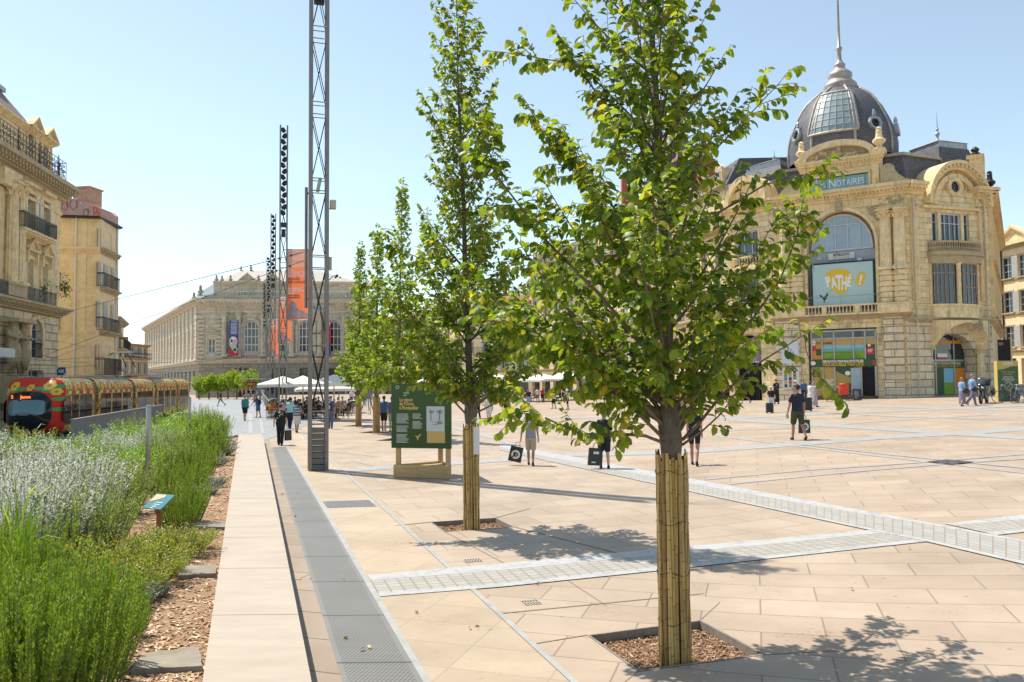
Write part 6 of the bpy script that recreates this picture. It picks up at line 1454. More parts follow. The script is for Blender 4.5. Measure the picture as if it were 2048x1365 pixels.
mb = OS.mb(); cornice(mb, 0, L, zc2 - .8, 1.4, 1.3, dent=1, ds=.6); cornice(mb, 0, L, zl - .6, .8, .9)
for i in range(nb_ + 1): u = 4 + (i - .5) * (L - 10) / (nb_ - 1); mb.box(u - .8, u + .8, -.3, 0, zl + .2, zc2 - 1)
for i in range(9): mb.box(L - 2, L + .3, -.7, 0, zl + .5 + i * (zc2 - zl - 2) / 9, zl + .5 + (i + .65) * (zc2 - zl - 2) / 9)
mb.build('side_mouldings', gs, op)
mb = OS.mb(); mb.quad((0, .5, zc2 + .6), (L, .5, zc2 + .6), (L - 6, 8, zc2 + 3.5), (0, 8, zc2 + 3.5)); mb.box(L - 30, L - 3, 4, 10, zc2, zc2 + 4.5); mb.quad((0, 8, zc2 + 3.5), (L - 6, 8, zc2 + 3.5), (L - 6, 16, zc2 + .5), (0, 16, zc2 + .5)); mb.build('side_roof', M_['zinc'], op)
def hang(px0, py0, px1, py1, label, m, nm='banner'):
 a, b = OF.q(px0, py1, -1.6), OF.q(px1, py0, -1.6); t = thing(nm, label, 'banner', OF.at(a[0], -1.6, a[1]), world=True)
 mb = OF.mb(); mb.box(a[0], b[0], -1.7, -1.6, a[1], b[1]); mb.build('cloth', m, t); return t, a, b
blu = mat('blue_banner_print', (.04, .08, .28), rough=.7); crim = mat('crimson_banner_print', (.50, .03, .07), rough=.7); pale = mat('pale_face_print', (.62, .45, .45), rough=.7); mint = mat('mint_print', (.40, .62, .40), rough=.7)
t, a, b = hang(458, 641, 477, 712, 'tall blue banner with a white haired figure wearing headphones on the opera front', blu)
W = b[0] - a[0]; H = b[1] - a[1]; mb = OF.mb()
mb.cur = 0; mb.box(a[0], b[0], -1.73, -1.701, a[1], a[1] + H * .19)
mb.cur = 1; mb.prism([(a[0] + W * x, a[1] + H * z) for x, z in ((.02, .3), (.5, .12), (.75, .06), (.98, .18), (.7, .3), (.35, .36), (.1, .36))][::1], -1.76, -1.731)
mb.cur = 2; mb.prism([(a[0] + W * x, a[1] + H * z) for x, z in ((.35, .28), (.75, .22), (.85, .3), (.95, .42), (.8, .5), (.4, .5), (.25, .4))], -1.79, -1.761)
mb.cur = 3; mb.prism([(a[0] + W * x, a[1] + H * z) for x, z in ((.08, .36), (.3, .3), (.32, .42), (.6, .48), (.85, .46), (.7, .53), (.3, .54), (.08, .46))], -1.82, -1.791)
mb.cur = 4; mb.prism([(a[0] + W * x, a[1] + H * z) for x, z in ((.2, .38), (.38, .38), (.38, .46), (.2, .46))], -1.85, -1.821); mb.prism([(a[0] + W * x, a[1] + H * z) for x, z in ((.5, .13), (.8, .13), (.8, .2), (.5, .2))], -1.85, -1.82)
for k in range(9): mb.cur = 3; mb.box(a[0] + W * (.2 - .05 * (k % 2)), a[0] + W * (.85 + .05 * (k % 2)), -1.73, -1.701, a[1] + H * (.90 - k * .036), a[1] + H * (.912 - k * .036))
mb.build('figure_print', [crim, mint, pale, wt, dk], t)
txt('OPÉRA', .55, wt, t, TM(OF.M, a[0] + W * .2, -1.74, a[1] + H * .94), fit=W * .7)
t, a, b = hang(650, 645, 662, 711, 'tall crimson banner with the number 24 on the opera front', crim)
W = b[0] - a[0]; H = b[1] - a[1]; txt('24', 1.0, wt, t, TM(OF.M, a[0] + W * .15, -1.74, a[1] + H * .9), fit=W * .7)
mb = OF.mb(); mb.prism([(a[0] + W * x, a[1] + H * z) for x, z in ((0, .0), (1, 0), (1, .2), (.6, .44), (.1, .4))], -1.74, -1.701); mb.build('figure_print', blu, t)
g_ = 'stone houses behind the cafes'
apartment('stone_house', 'long pale house half hidden between the mast and the second tree', PX(690, 165), PX(870, 150), HZ(645, 780, 155), 3, 9, M_['lime'], roof='tile', group=None, balc=())
apartment('stone_house', 'white shuttered stone house directly left of the second tree trunk', PX(870, 150), PX(926, 138), HZ(622, 900, 144), 4, 3, M_['limeplain'], roof='mansard')
t, F = apartment('stone_house', 'yellow house with a red tiled roof directly right of the second tree trunk', PX(926, 136), PX(1062, 126), HZ(610, 990, 131), 4, 4, M_['renderpale'], roof='tile', balc=(1, 3))
apartment('stone_house', 'stone house with slate attic behind the left half of the nearest crown', PX(1062, 126), PX(1200, 108), HZ(520, 1130, 117), 4, 6, M_['lime'], roof='mansard', balc=(1, 3))
apartment('stone_house', 'ornate stone house with slate attic right behind the nearest trunk', PX(1200, 107), PX(1330, 90), HZ(440, 1260, 98), 4, 6, M_['limeplain'], roof='mansard', balc=(1, 3))
t, F = apartment('turreted_house', 'ornate stone house with a domed corner turret and red chimneys behind the nearest crown', PX(1330, 89), PX(1458, 72), HZ(405, 1400, 80, .2), 4, 5, M_['lime'], roof='mansard', balc=(1, 3), z0=.2)
c = P(1352, 400, 90); mb = MB(); k = 90 / FOC
Z = lambda y: P(1352, y, 90).z
mb.smooth = True; mb.lathe([(a * k, Z(b)) for a, b in ((52, 440), (52, 372))], c.x, c.y, 0, n=16); mb.build('turret_drum', M_['limeplain'], t)
mb = MB(); mb.smooth = True; mb.lathe([(a * k, Z(b)) for a, b in ((56, 372), (54, 345), (48, 318), (38, 296), (24, 282), (16, 278))], c.x, c.y, 0, n=20); mb.build('turret_dome', M_['slate'], t)
mb = MB(); mb.lathe([(a * k, Z(b)) for a, b in ((26, 284), (26, 278), (15, 272), (15, 258), (22, 254), (18, 248), (8, 240), (5, 230), (2, 215), (.5, 180))], c.x, c.y, 0, n=12); mb.build('turret_lantern', M_['limeplain'], t)
for a in (-2.6, -1.9, -1.2, -.5):
 mb = MB(Matrix.Translation((c.x, c.y, Z(325))) @ Matrix.Rotation(a, 4, 'Z') @ Matrix.Translation((48 * k, 0, 0)) @ Matrix.Rotation(PI / 2, 4, 'Y')); mb.lathe([(.5, -.3), (.8, -.3), (.8, .3), (.5, .35), (.5, -.3)], n=10); w = mb.build('round_dormer', M_['limeplain'], t); m2 = MB(mb.M); m2.lathe([(.52, .0), (.001, .0)], n=10); m2.build('pane', M_['glass'], w)
for (xa, xb, ya, yb, Y_) in ((1400, 1436, 322, 420, 84), (1436, 1460, 346, 420, 80), (1245, 1275, 355, 440, 104)):
 a = P(xa, yb, Y_); b = P(xb, ya, Y_); mb = MB(); mb.box(a.x, b.x, a.y, a.y + 1.2, a.z, b.z)
 for i in range(5): x = a.x + .25 + i * (b.x - a.x - .5) / 4; mb.lathe([(.13, 0), (.16, .35)], x, a.y + .6, b.z, n=6)
 mb.build('chimney', mat('red_brick_chimney', (.42, .11, .06), rough=.85, var=.2), t)
t, F = apartment('pedimented_house', 'plain beige house with white shuttered windows and a low gable at right edge', PX(2007, 92, 1.3), PX(2110, 84, 1.3), HZ(492, 2030, 90, 1.3), 3, 3, M_['renderpale'], wW=1.7, balc=(), z0=1.3)
mb = F.mb(); zt = HZ(492, 2030, 90, 1.3); pediment(mb, -.6, 6.5, zt, 2.2, .6); mb.build('gable', M_['limeplain'], t)
mb = F.mb(); mb.tube([(.5, -.1, 0), (.5, -.1, zt)], .09, 6); mb.build('downpipe', M_['iron'], t)
t, F = apartment('narrow_tiled_house', 'sliver of stone house with a tiled roof between the domed building and the right edge', PX(1994, 100, 1.3), PX(2012, 100, 1.3), HZ(520, 2000, 100, 1.3), 3, 1, M_['lime'], roof='tile', balc=(), z0=1.3)
a, b = F.q(1995, 790, -12), F.q(2010, 690, -12)
def loft(mb, rings, n=14):
 vs = []
 for (cx, cy, z, rx, ry) in rings:
  for k in range(n): t = 2 * PI * k / n; vs.append((cx + rx * math.cos(t), cy + ry * math.sin(t), z))
 m = len(rings); fs = [(i * n + k, i * n + (k + 1) % n, (i + 1) * n + (k + 1) % n, (i + 1) * n + k) for i in range(m - 1) for k in range(n)]
 fs += [tuple(range(n - 1, -1, -1)), tuple((m - 1) * n + k for k in range(n))]
 mb.add(vs, fs)
def caps(mb, pts, rad, n=10):
 """closed tapered limb with rounded ends"""
 pts = [Vector(p) for p in pts]
 d0 = (pts[0] - pts[1]).normalized(); d1 = (pts[-1] - pts[-2]).normalized()
 P_ = [pts[0] + d0 * rad[0] * .9, pts[0] + d0 * rad[0] * .5] + pts + [pts[-1] + d1 * rad[-1] * .5, pts[-1] + d1 * rad[-1] * .9]
 R_ = [rad[0] * .3, rad[0] * .85] + list(rad) + [rad[-1] * .85, rad[-1] * .3]
 mb.tube(P_, R_, n)
def fuse(mb, name, m, parent, vox, s=1.0, smooth=2):
 me = bpy.data.meshes.new('t'); me.from_pydata([v * s for v in mb.v], [], mb.f); me.update()
 o = bpy.data.objects.new('t', me); C.objects.link(o)
 md = o.modifiers.new('r', 'REMESH'); md.mode = 'VOXEL'; md.voxel_size = vox; md.use_smooth_shade = True
 if smooth: sm = o.modifiers.new('s', 'SMOOTH'); sm.factor = .5; sm.iterations = smooth
 dg = bpy.context.evaluated_depsgraph_get(); dg.update()
 r_ = bpy.data.meshes.new_from_object(o.evaluated_get(dg)); bpy.data.objects.remove(o); bpy.data.meshes.remove(me)
 r_.name = name; r_.materials.clear(); r_.materials.append(m)
 o = bpy.data.objects.new(name, r_); C.objects.link(o); o.parent = parent; return o
SK = {'l': mat('skin_light', (.52, .30, .20), rough=.55), 't': mat('skin_tan', (.40, .20, .12), rough=.5), 'b': mat('skin_brown', (.20, .095, .055), rough=.5)}
HC = {'black': (.015, .012, .01), 'brown': (.06, .03, .015), 'grey': (.22, .21, .20), 'ginger': (.45, .15, .03), 'blond': (.35, .23, .10)}
def cmat(n, c, **k): return mat('cloth_' + n, c, rough=.85, var=.12, vscale=9, bump=.25, bscale=14, **k)
COL = dict(navy=(.012, .016, .035), black=(.012, .012, .014), white=(.62, .62, .62), grey=(.26, .26, .31), khaki=(.05, .055, .022), teal=(.05, .20, .22), blue=(.05, .11, .26), pink=(.60, .25, .32),
           denim=(.09, .13, .22), beige=(.42, .34, .27), mauve=(.20, .16, .24), skyblue=(.20, .34, .58), red=(.45, .03, .04), mint=(.30, .55, .50), palegrey=(.36, .35, .37), orange=(.6, .22, .03), stone=(.33, .32, .27), cream=(.6, .55, .45))
def person(label, loc, H=1.72, face=0, walk=0, top=('navy', .5), bot=('shorts', 'khaki'), hair=('black', 0), skin='l', fem=False, vox=.02, armL=(0, .25, .06), armR=(0, .25, .06), knees=None, hat=None, lean=0, shoe='black', headturn=0, seated=False, group=None, fat=1.0, handL=False, handR=False, name='person'):
 s = H / 1.75
 root = thing(name, label, 'person', loc, R(face), group)
 J = {}
 hz = .915
 th = {-1: walk, 1: -walk}; kb = knees or {-1: abs(walk) * .35 + .04, 1: abs(walk) * .9 + .06 if walk else .04}
 if seated: th = {-1: 1.45, 1: 1.4}; kb = {-1: 1.5, 1: 1.3}
 hx = .095 if fem else .09
 for sd in (-1, 1):
  a = th[sd]; k = kb[sd]; h = Vector((sd * hx, 0, hz)); kn = h + .43 * Vector((0, math.sin(a), -math.cos(a))); an = kn + .41 * Vector((0, math.sin(a - k), -math.cos(a - k)))
  J['h', sd], J['k', sd], J['a', sd] = h, kn, an
 low = 0 if seated else min(J['a', -1].z, J['a', 1].z) - .075
 def adj(v): return Vector((v.x, v.y, v.z - low))
 if seated: low = hz - .5
 for k_ in list(J): J[k_] = adj(J[k_])
 B = -low; sw = .175 if fem else .195; ln = lean
 def tz(z): return Vector((0, math.sin(ln) * (z - hz), hz + math.cos(ln) * (z - hz) + B))
 for sd, (a, e, o_) in ((-1, armL), (1, armR)):
  if a == 0: a = -th[sd] * .55 if not seated else .7
  sh = tz(1.41) + Vector((sd * sw, 0, 0)); el = sh + .285 * Vector((sd * math.sin(o_), math.sin(a) * math.cos(o_), -math.cos(a) * math.cos(o_)))
  wr_ = el + .25 * Vector((sd * math.sin(o_) * .4, math.sin(a + e), -math.cos(a + e))); J['s', sd], J['e', sd], J['w', sd] = sh, el, wr_; J['hd', sd] = (wr_ - el).normalized()
 def ring(z, rx, ry, dy=0): c = tz(z); return (c.x, c.y + dy, c.z, rx, ry)
 w = fat
 def torso(m, e=0): loft(m, [ring(.86, (.15 + e) * w, (.10 + e) * w), ring(.93, ((.185 if fem else .17) + e) * w, (.12 + e) * w, -.01), ring(1.05, ((.14 if fem else .155) + e) * w, (.105 + e) * w), ring(1.18, (.15 + e) * w, (.11 + e) * w, .005), ring(1.31, (.175 + e), .12 + e, .005), ring(1.40, .165 + e, .10 + e), ring(1.455, .10 + e * .8, .075 + e * .6), ring(1.48, .06 + e * .3, .06 + e * .3)])
 body_ = MB(); torso(body_); hd = tz(1.63) + Vector((0, .015, 0)); caps(body_, [tz(1.44), tz(1.56)], [.06, .052])
 RH = Matrix.Rotation(headturn, 3, 'Z')
 def hp(x, y, z): return hd + RH @ Vector((x, y, z))
 body_.ell(hd + Vector((0, 0, .015)), (.074, .093, .105), 12, 9, RH); body_.ell(hp(0, .025, -.05), (.055, .06, .062), 10, 6, RH)
 body_.tube([hp(0, .088, .03), hp(0, .108, -.012), hp(0, .09, -.025)], [.008, .015, .011], 5)
 for sd in (-1, 1): body_.ell(hp(sd * .077, -.005, 0), (.012, .02, .032), 6, 5, RH)
 for sd in (-1, 1):
  caps(body_, [J['h', sd], J['k', sd].lerp(J['h', sd], .5), J['k', sd]], [.088 * w, .072, .052])
  c_ = J['k', sd].lerp(J['a', sd], .3) + Vector((0, -.015, 0)); caps(body_, [J['k', sd], c_, J['a', sd]], [.05, .052, .034])
  f = J['a', sd] + Vector((0, .05, -.045)); body_.ell(f, (.036, .10, .03), 8, 6)
  caps(body_, [J['s', sd], J['e', sd]], [.05, .038]); caps(body_, [J['e', sd], J['w', sd]], [.038, .026])
  d = J['hd', sd]; side = Vector((sd, 0, 0)); fw = side.cross(d).normalized() * (1 if sd > 0 else -1); W_ = J['w', sd]
  if fw.y < 0: fw = -fw
  pc_ = W_ + d * .045; caps(body_, [W_, W_ + d * .04, W_ + d * .075], [.024, .027, .024], 8)
  grip = handL if sd < 0 else handR; inn = Vector((-sd, 0, 0))
  for q_ in range(4):
   b_ = W_ + d * .08 + fw * (.030 - q_ * .019); L_ = (.042, .047, .043, .034)[q_]; cu = .9 if grip else .35
   p1 = b_ + (d * math.cos(cu * .5) + inn * math.sin(cu * .5)) * L_ * .8; p2 = p1 + (d * math.cos(cu * 1.9) + inn * math.sin(cu * 1.9)) * L_ * .75
   caps(body_, [b_ - d * .01, p1, p2], [.0105, .0095, .0085], 6)
  caps(body_, [W_ + d * .025 + fw * .02, W_ + d * .05 + fw * .048 + inn * .01, W_ + d * .078 + fw * .050 + inn * .02], [.012, .0105, .009], 6)
 fuse(body_, 'body', SK[skin], root, vox * .7 if vox < .015 else vox, s, 1)
 tc_, sl = top[0], top[1]
 tm = cmat(tc_, COL[tc_]); e = .018
 if top[1] is not None:
  m = MB(); torso(m, e)
  if len(top) > 2 and top[2] == 'tank': pass
  else:
   for sd in (-1, 1): caps(m, [J['s', sd] - Vector((sd * .03, 0, 0)), J['s', sd].lerp(J['e', sd], min(1, sl))], [.066, .062 if sl < 1 else .05]) 
   if sl > 1:
    for sd in (-1, 1): caps(m, [J['e', sd], J['e', sd].lerp(J['w', sd], sl - 1)], [.05, .036])
  fuse(m, 'shirt', tm, root, vox, s)
 bm = cmat(bot[1], COL[bot[1]]); k_ = bot[0]; m = MB()
 wr_ = lambda z, rx, ry: ring(z, rx * w, ry * w)
 if k_ in ('shorts', 'trousers', 'tight'):
  x = .004 if k_ == 'tight' else .022
  loft(m, [wr_(.84, .15 + x, .11 + x), wr_(.93, (.185 if fem else .172) + x, .12 + x), wr_(1.03, .145 + x, .108 + x)])
  for sd in (-1, 1):
   h, kn, an = J['h', sd], J['k', sd], J['a', sd]
   if k_ == 'trousers': caps(m, [h, kn, kn.lerp(an, .94)], [.105, .078, .066])
   else: t = .62 if k_ == 'tight' else .82; caps(m, [h, h.lerp(kn, t)], [.092 + x * .6, (.07 if k_ == 'tight' else .088) + x * .3])
 else:
  zk = {'skirt': .50, 'longskirt': .14, 'dress': .48}[k_]; d_ = (J['k', -1] + J['k', 1]) / 2; zb_ = zk + B + 0 * low
  loft(m, [(d_.x, d_.y * .7, zb_, .21 if k_ != 'longskirt' else .24, .19), (d_.x, d_.y * .5, zb_ + .01, .215, .19), ring(.80, .20, .155), ring(.93, .195, .14), ring(1.06, .155, .12)])
 fuse(m, 'skirt' if k_ in ('skirt', 'longskirt', 'dress') else k_.replace('tight', 'shorts'), bm, root, vox, s)
 sm = mat('shoe_' + shoe, COL.get(shoe, (.02, .02, .02)), rough=.6)
 for sd in (-1, 1):
  m = MB(); m.smooth = True; a = J['a', sd]; pitch = 0 if a.z < .09 or seated else .7
  Rm = Matrix.Rotation(-pitch, 3, 'X'); m.ell(a * s + Rm @ Vector((0, .055, -.04)) * s, (.045 * s, .128 * s, .035 * s), 10, 6, Rm); m.ell(a * s + Rm @ Vector((0, .0, -.02)) * s, (.042 * s, .055 * s, .045 * s), 8, 6, Rm)
  m.build('shoe', sm, root)
 hcol, hl = hair; hm = mat('hair_' + hcol, HC[hcol], rough=.7, var=.3, vscale=20, bump=.5, bscale=60)
 if hcol and hat != 'full':
  m = MB(); q = hp(0, -.018, .035); m.ell(q, (.084, .098, .102 if hl < 3 else .12), 12, 8, RH)
  if hl >= 1: m.ell(hp(0, -.05, -.02), (.078, .06, .10), 10, 7, RH)
  if hl == 2: m.ell(hp(0, -.065, -.12), (.085, .05, .16), 10, 8, RH)
  if hl == 3:
   for i in range(12): a = i * .52; m.ell(hp(.07 * math.cos(a), -.02 + .05 * math.sin(a), .06 + .04 * math.sin(i * 2.1)), (.05, .05, .05), 6, 5)
  if hl == 4: m.ell(hp(0, -.12, .06), (.035, .045, .035), 8, 6)
  fuse(m, 'hair', hm, root, vox * .8, s, 1)
 if hat:
  ht = MB(); ht.smooth = True; kind, hc_ = hat
  ht.ell(hp(0, -.008, .07) * s, (.092 * s, .105 * s, .07 * s), 12, 7, RH)
  if kind == 'cap': ht.ell(hp(0, .10, .05) * s, (.06 * s, .075 * s, .012 * s), 10, 5, RH)
  else: ht.lathe([(.09 * s, 0), (.17 * s, -.03 * s), (.172 * s, -.038 * s), (.09 * s, -.012 * s)], *(hp(0, 0, .05) * s), n=14)
  ht.build('cap' if kind == 'cap' else 'sun_hat', cmat(hc_, COL[hc_]), root)
 if vox < .022:
  m = MB(); m.smooth = True
  for sd in (-1, 1): m.ell(hp(sd * .03, .088, .015) * s, (.011 * s, .006 * s, .006 * s), 6, 4, RH)
  m.build('eyes', mat('eye_dark', (.02, .015, .012), rough=.2), root); m = MB(); m.ell(hp(0, .086, -.05) * s, (.022 * s, .006 * s, .006 * s), 6, 4, RH); m.build('mouth', mat('lip_colour', (.30, .10, .08)), root)
 root['_s'] = s
 def wp(v): return Vector(loc) + Matrix.Rotation(R(face), 3, 'Z') @ (v * s)
 pos = {'wL': wp(J['w', -1] + J['hd', -1] * .09), 'wR': wp(J['w', 1] + J['hd', 1] * .09), 'back': wp(tz(1.2) + Vector((0, -.13, 0))), 'ln': ln}
 return root, pos
def carrier(name, label, top, w, h, col, d=.10, yaw=0, logo=None, tilt=0):
 """shopping bag hanging from a hand"""
 t = thing(name, label, 'bag', top, yaw); t.rotation_euler = (0, tilt, yaw)
 mb = MB(); z1 = -.16; n = 5
 mb.add([(-w / 2, -d / 2, z1 - h), (w / 2, -d / 2, z1 - h), (w / 2, d / 2, z1 - h), (-w / 2, d / 2, z1 - h), (-w / 2 * .96, -d * .3, z1), (w / 2 * .96, -d * .3, z1), (w / 2 * .96, d * .3, z1), (-w / 2 * .96, d * .3, z1)], [(0, 3, 2, 1), (4, 5, 6, 7), (0, 1, 5, 4), (1, 2, 6, 5), (2, 3, 7, 6), (3, 0, 4, 7)])
 mb.build('bag_body', mat('bag_' + col, COL[col], rough=.35, var=.2, vscale=6), t)
 for y in (-d * .3, d * .3):
  mb = MB(); mb.smooth = True; mb.tube([(-w * .22, y, z1 - .02), (-w * .12, y * .6, -.04), (0, 0, 0), (w * .12, y * .6, -.04), (w * .22, y, z1 - .02)], .006, 5); mb.build('handle', M_['black'], t)
 if logo == 'JD':
  for sg in (-1, 1):
   Mx = Matrix.Rotation(0 if sg < 0 else PI, 4, 'Z') @ Matrix.Translation((0, -d * .44 - .012, z1 - h * .52))
   m2 = MB(Mx @ Matrix.Rotation(PI / 2, 4, 'X')); r_ = w * .34; m2.lathe([(r_, -.002), (r_, .002)], n=24); m2.build('white_roundel', M_['white'], t)
   txt('JD', r_ * 1.15, M_['black'], t, Mx @ Matrix.Translation((0, -.005, -r_ * .38)) @ Matrix.Shear('XZ', 4, (.0, .0)) , align='CENTER', bold=.012, fit=r_ * 1.25)
 elif logo == 'plain':
  mb = MB(); mb.box(-w * .2, w * .2, -d * .5 - .012, -d * .5 - .004, z1 - h * .34, z1 - h * .2); mb.box(-w * .3, 0, -d * .5 - .012, -d * .5 - .004, z1 - h * .85, z1 - h * .78); mb.build('white_label', M_['white'], t)
 return t
def backpack(label, pos, face, s=1.0, stripe=None, lean=0):
 t = thing('backpack', label, 'backpack', pos, R(face)); mb = MB(); mb.ell((0, -.07, -.02), (.15 * s, .10, .23 * s), 12, 9); mb.ell((0, -.13, -.1), (.11 * s, .06, .11 * s), 10, 6); mb.smooth = True
 fuse(mb, 'pack', M_['black'], t, .02, 1, 1)
 for sd in (-1, 1): m = MB(); m.smooth = True; m.tube([(sd * .09, -.02, .17), (sd * .11, .12, .23), (sd * .12, .27, .1), (sd * .12, .28, -.05), (sd * .12, .02, -.18)], .018, 5); m.build('strap', M_['black'], t)
 if stripe: m = MB(); m.box(-.03, .03, -.195, -.17, -.14, .06); m.build('pale_patch', mat('reflective_patch', stripe), t)
 return t
def suitcase(label, loc, w, h, d, face, pull=.35):
 t = thing('suitcase', label, 'suitcase', loc, R(face)); mb = MB(); mb.box(-w / 2, w / 2, -d / 2, d / 2, .06, .06 + h)
 o = mb.build('shell', M_['black'], t); bv = o.modifiers.new('b', 'BEVEL'); bv.width = .03; bv.segments = 3
 for i in range(4): m = MB(); m.lathe([(w * .04, .061), (w * .04, .06 + h - .03)], (i - 1.5) * w / 4.5, -d / 2, 0, n=6); m.build('shell_rib', M_['black'], t) if i in (1, 2) else None
 m = MB(); m.tube([(-w * .25, d * .3, .06 + h), (-w * .25, d * .3, .06 + h + pull), (w * .25, d * .3, .06 + h + pull), (w * .25, d * .3, .06 + h)], .01, 5); m.build('pull_handle', M_['zinc'], t)
 for sx in (-1, 1):
  for sy in (-1, 1): m = MB(Matrix.Translation((sx * w * .4, sy * d * .35, .035)) @ Matrix.Rotation(PI / 2, 4, 'Y')); m.lathe([(.035, -.015), (.035, .015)], n=10); m.build('wheel', M_['rubber'], t)
 return t
hero = .0125
p, q_ = person('man in navy t-shirt and khaki shorts walking away with a black bag', G(1596, 881), 1.93, 8, .26, ('navy', .62), ('shorts', 'khaki'), ('black', 0), 't', vox=hero, headturn=.75, armR=(.02, .15, .14), armL=(.12, .3, .12), handR=True)
carrier('shopping_bag', 'black carrier bag with a white round logo held by the man in khaki shorts', q_['wR'], .40, .46, 'black', logo='JD', yaw=.15)
m = MB(Matrix.Translation(q_['wL'])); m.box(-.045, .045, -.03, .03, -.14, .0); tag(m.build('paper_cup', M_['steelpale']), 'small pale carton in the left hand of the man in khaki shorts', 'carton')
p, q_ = person('boy in grey t-shirt and beige shorts walking away left of the wrapped trunk', G(1062, 931), 1.60, -6, .24, ('grey', .6), ('shorts', 'beige'), ('grey', 0), 't', vox=hero, armL=(-.12, .12, .35), armR=(.15, .45, .1), handL=True, headturn=-.5)
carrier('shopping_bag', 'black carrier bag with a white round logo held by the boy in grey', q_['wL'] + Vector((-.06, 0, 0)), .40, .46, 'black', logo='JD', yaw=-.1, tilt=.22)
m = MB(Matrix.Translation(q_['wR'])); m.lathe([(.03, -.1), (.033, -.05), (.033, .04), (.014, .08), (.014, .1)], n=10); tag(m.build('water_bottle', mat('clear_bottle', (.45, .55, .6), rough=.1)), 'clear water bottle in the right hand of the boy in grey', 'bottle')
p, q_ = person('person in black shirt and shorts half hidden behind the low left branch', G(1209, 938), 1.70, 4, .12, ('black', .8), ('shorts', 'black'), ('black', 1), 'l', vox=hero, armL=(-.1, .1, .12), handL=True)
carrier('shopping_bag', 'black carrier bag without roundel held by the person behind the branch', q_['wL'], .42, .50, 'black', logo='plain', yaw=.25, tilt=.08)
person('dark haired woman in black shorts walking right behind the wrapped trunk', G(1390, 931), 1.72, -20, .25, ('black', .3), ('tight', 'black'), ('black', 2), 't', fem=True, vox=hero, shoe='navy')
p, q_ = person('man in printed black t-shirt and black trousers walking away along the drain grate', G(561, 891), 1.70, 3, .12, ('black', .7), ('trousers', 'black'), ('brown', 0), 'l', vox=hero, armL=(-.05, .15, .22), armR=(.02, .2, .12), handR=True, fat=1.12)
b = q_['back']; m = MB(Matrix.Translation(b)); r = random.Random(2); m.smooth = True; pcs = [mat('print_lime', (.55, .62, .05)), mat('print_skyblue', (.2, .45, .6)), M_['white']]
for k in range(9): m.cur = k % 3; m.ell((r.uniform(-.12, .12), -.035 + .05, r.uniform(-.05, .2)), (r.uniform(.02, .05), .035, r.uniform(.015, .035)), 8, 4)
o = m.build('shirt_print', pcs); o.parent = p; o.matrix_parent_inverse = Matrix.Identity(4); o.location = -Vector(p.location); o.rotation_euler = (0, 0, 0)
Mi = Matrix.Translation(p.location) @ Matrix.Rotation(R(3), 4, 'Z'); o.location = (0, 0, 0); o.data.transform(Mi.inverted())
carrier('shopping_bag', 'dark bag with an orange print hanging beside the man in black trousers', q_['wR'] + Vector((.05, 0, 0)), .30, .42, 'black', yaw=.9)
p, q_ = person('woman in striped blue blouse and pale pink skirt walking away', G(594, 866), 1.66, -3, .2, ('denim', .3), ('skirt', 'cream'), ('black', 1), 't', fem=True, vox=.015, armR=(.3, .9, .12))
m = MB()
for k in range(3): m.smooth = True; loft(m, [(0, 0, 1.0 + k * .14, .182 - .012 * (k == 0), .145), (0, 0, 1.03 + k * .14, .182 - .012 * (k == 0), .145)])
m.v = [v * (1.66 / 1.75) for v in m.v]; m.build('white_stripe', M_['white'], p)
p, q_ = person('person in pink vest top walking between the man in black and the mast', G(566, 858), 1.68, 5, .15, ('pink', 0, 'tank'), ('trousers', 'black'), ('brown', 1), 't', fem=True, vox=.016, hat=('cap', 'beige'))
p, q_ = person('man in mint green shirt walking behind the woman in striped blouse', G(580, 858), 1.76, 0, .2, ('mint', .8), ('trousers', 'navy'), ('black', 0), 'b', vox=.016)
p, q_ = person('man in blue cap and jeans with a backpack right of the mast', G(661, 858), 1.80, 2, .1, ('denim', .8), ('trousers', 'denim'), ('grey', 0), 'l', vox=.015, hat=('cap', 'blue'))
backpack('black backpack with a pale strip worn by the man in blue cap', q_['back'], 2, 1, (.6, .6, .58))
p, q_ = person('heavy man in teal t-shirt and black shorts walking away on the grey street', G(490, 842), 1.76, -4, .16, ('teal', .75), ('shorts', 'black'), ('grey', 0), 'l', vox=.016, fat=1.25)
p, q_ = person('man in red cap and blue shirt stooping beside the barrier', G(516, 836), 1.72, 75, .1, ('blue', .8), ('shorts', 'denim'), ('grey', 0), 't', vox=.016, hat=('cap', 'red'), lean=.25, armL=(.5, .2, .05), armR=(.45, .2, .05))
backpack('dark blue backpack on the stooping man in the red cap', q_['back'], 75)
person('man in black t-shirt striding across the tram tracks', G(441, 813), 1.76, 100, .42, ('black', .7), ('shorts', 'stone'), ('black', 0), 'b', vox=.02)
person('man in blue polo and black shorts standing left of the green information panel', G(768, 862), 1.82, -10, .06, ('blue', .8), ('shorts', 'black'), ('black', 0), 't', vox=.016, armR=(.4, .9, .05))
person('person in denim blue shirt mostly hidden by the green information panel', G(784, 864), 1.8, 20, .05, ('denim', .8), ('shorts', 'palegrey'), ('brown', 0), 'l', vox=.018)
person('person dressed all in white walking toward the camera behind second trunk', G(978, 848), 1.78, 170, .2, ('white', .9), ('shorts', 'white'), ('grey', 0), 't', vox=.016, hat=('sun', 'white'))
person('woman in black top and white shorts walking away right of second trunk', G(1013, 843), 1.66, 10, .2, ('black', .4), ('tight', 'white'), ('black', 2), 't', fem=True, vox=.016, armR=(-.3, .2, .25), armL=(.3, .2, .15))
person('person in black with a lime bag strap seen close behind the second trunk', G(955, 838), 1.7, 30, .15, ('black', .8), ('trousers', 'black'), ('black', 1), 't', vox=.02)
person('person in navy top and pale blue shorts carrying a green bag', G(1057, 815), 1.74, 180, .15, ('navy', .5), ('shorts', 'skyblue'), ('brown', 0), 't', vox=.02)
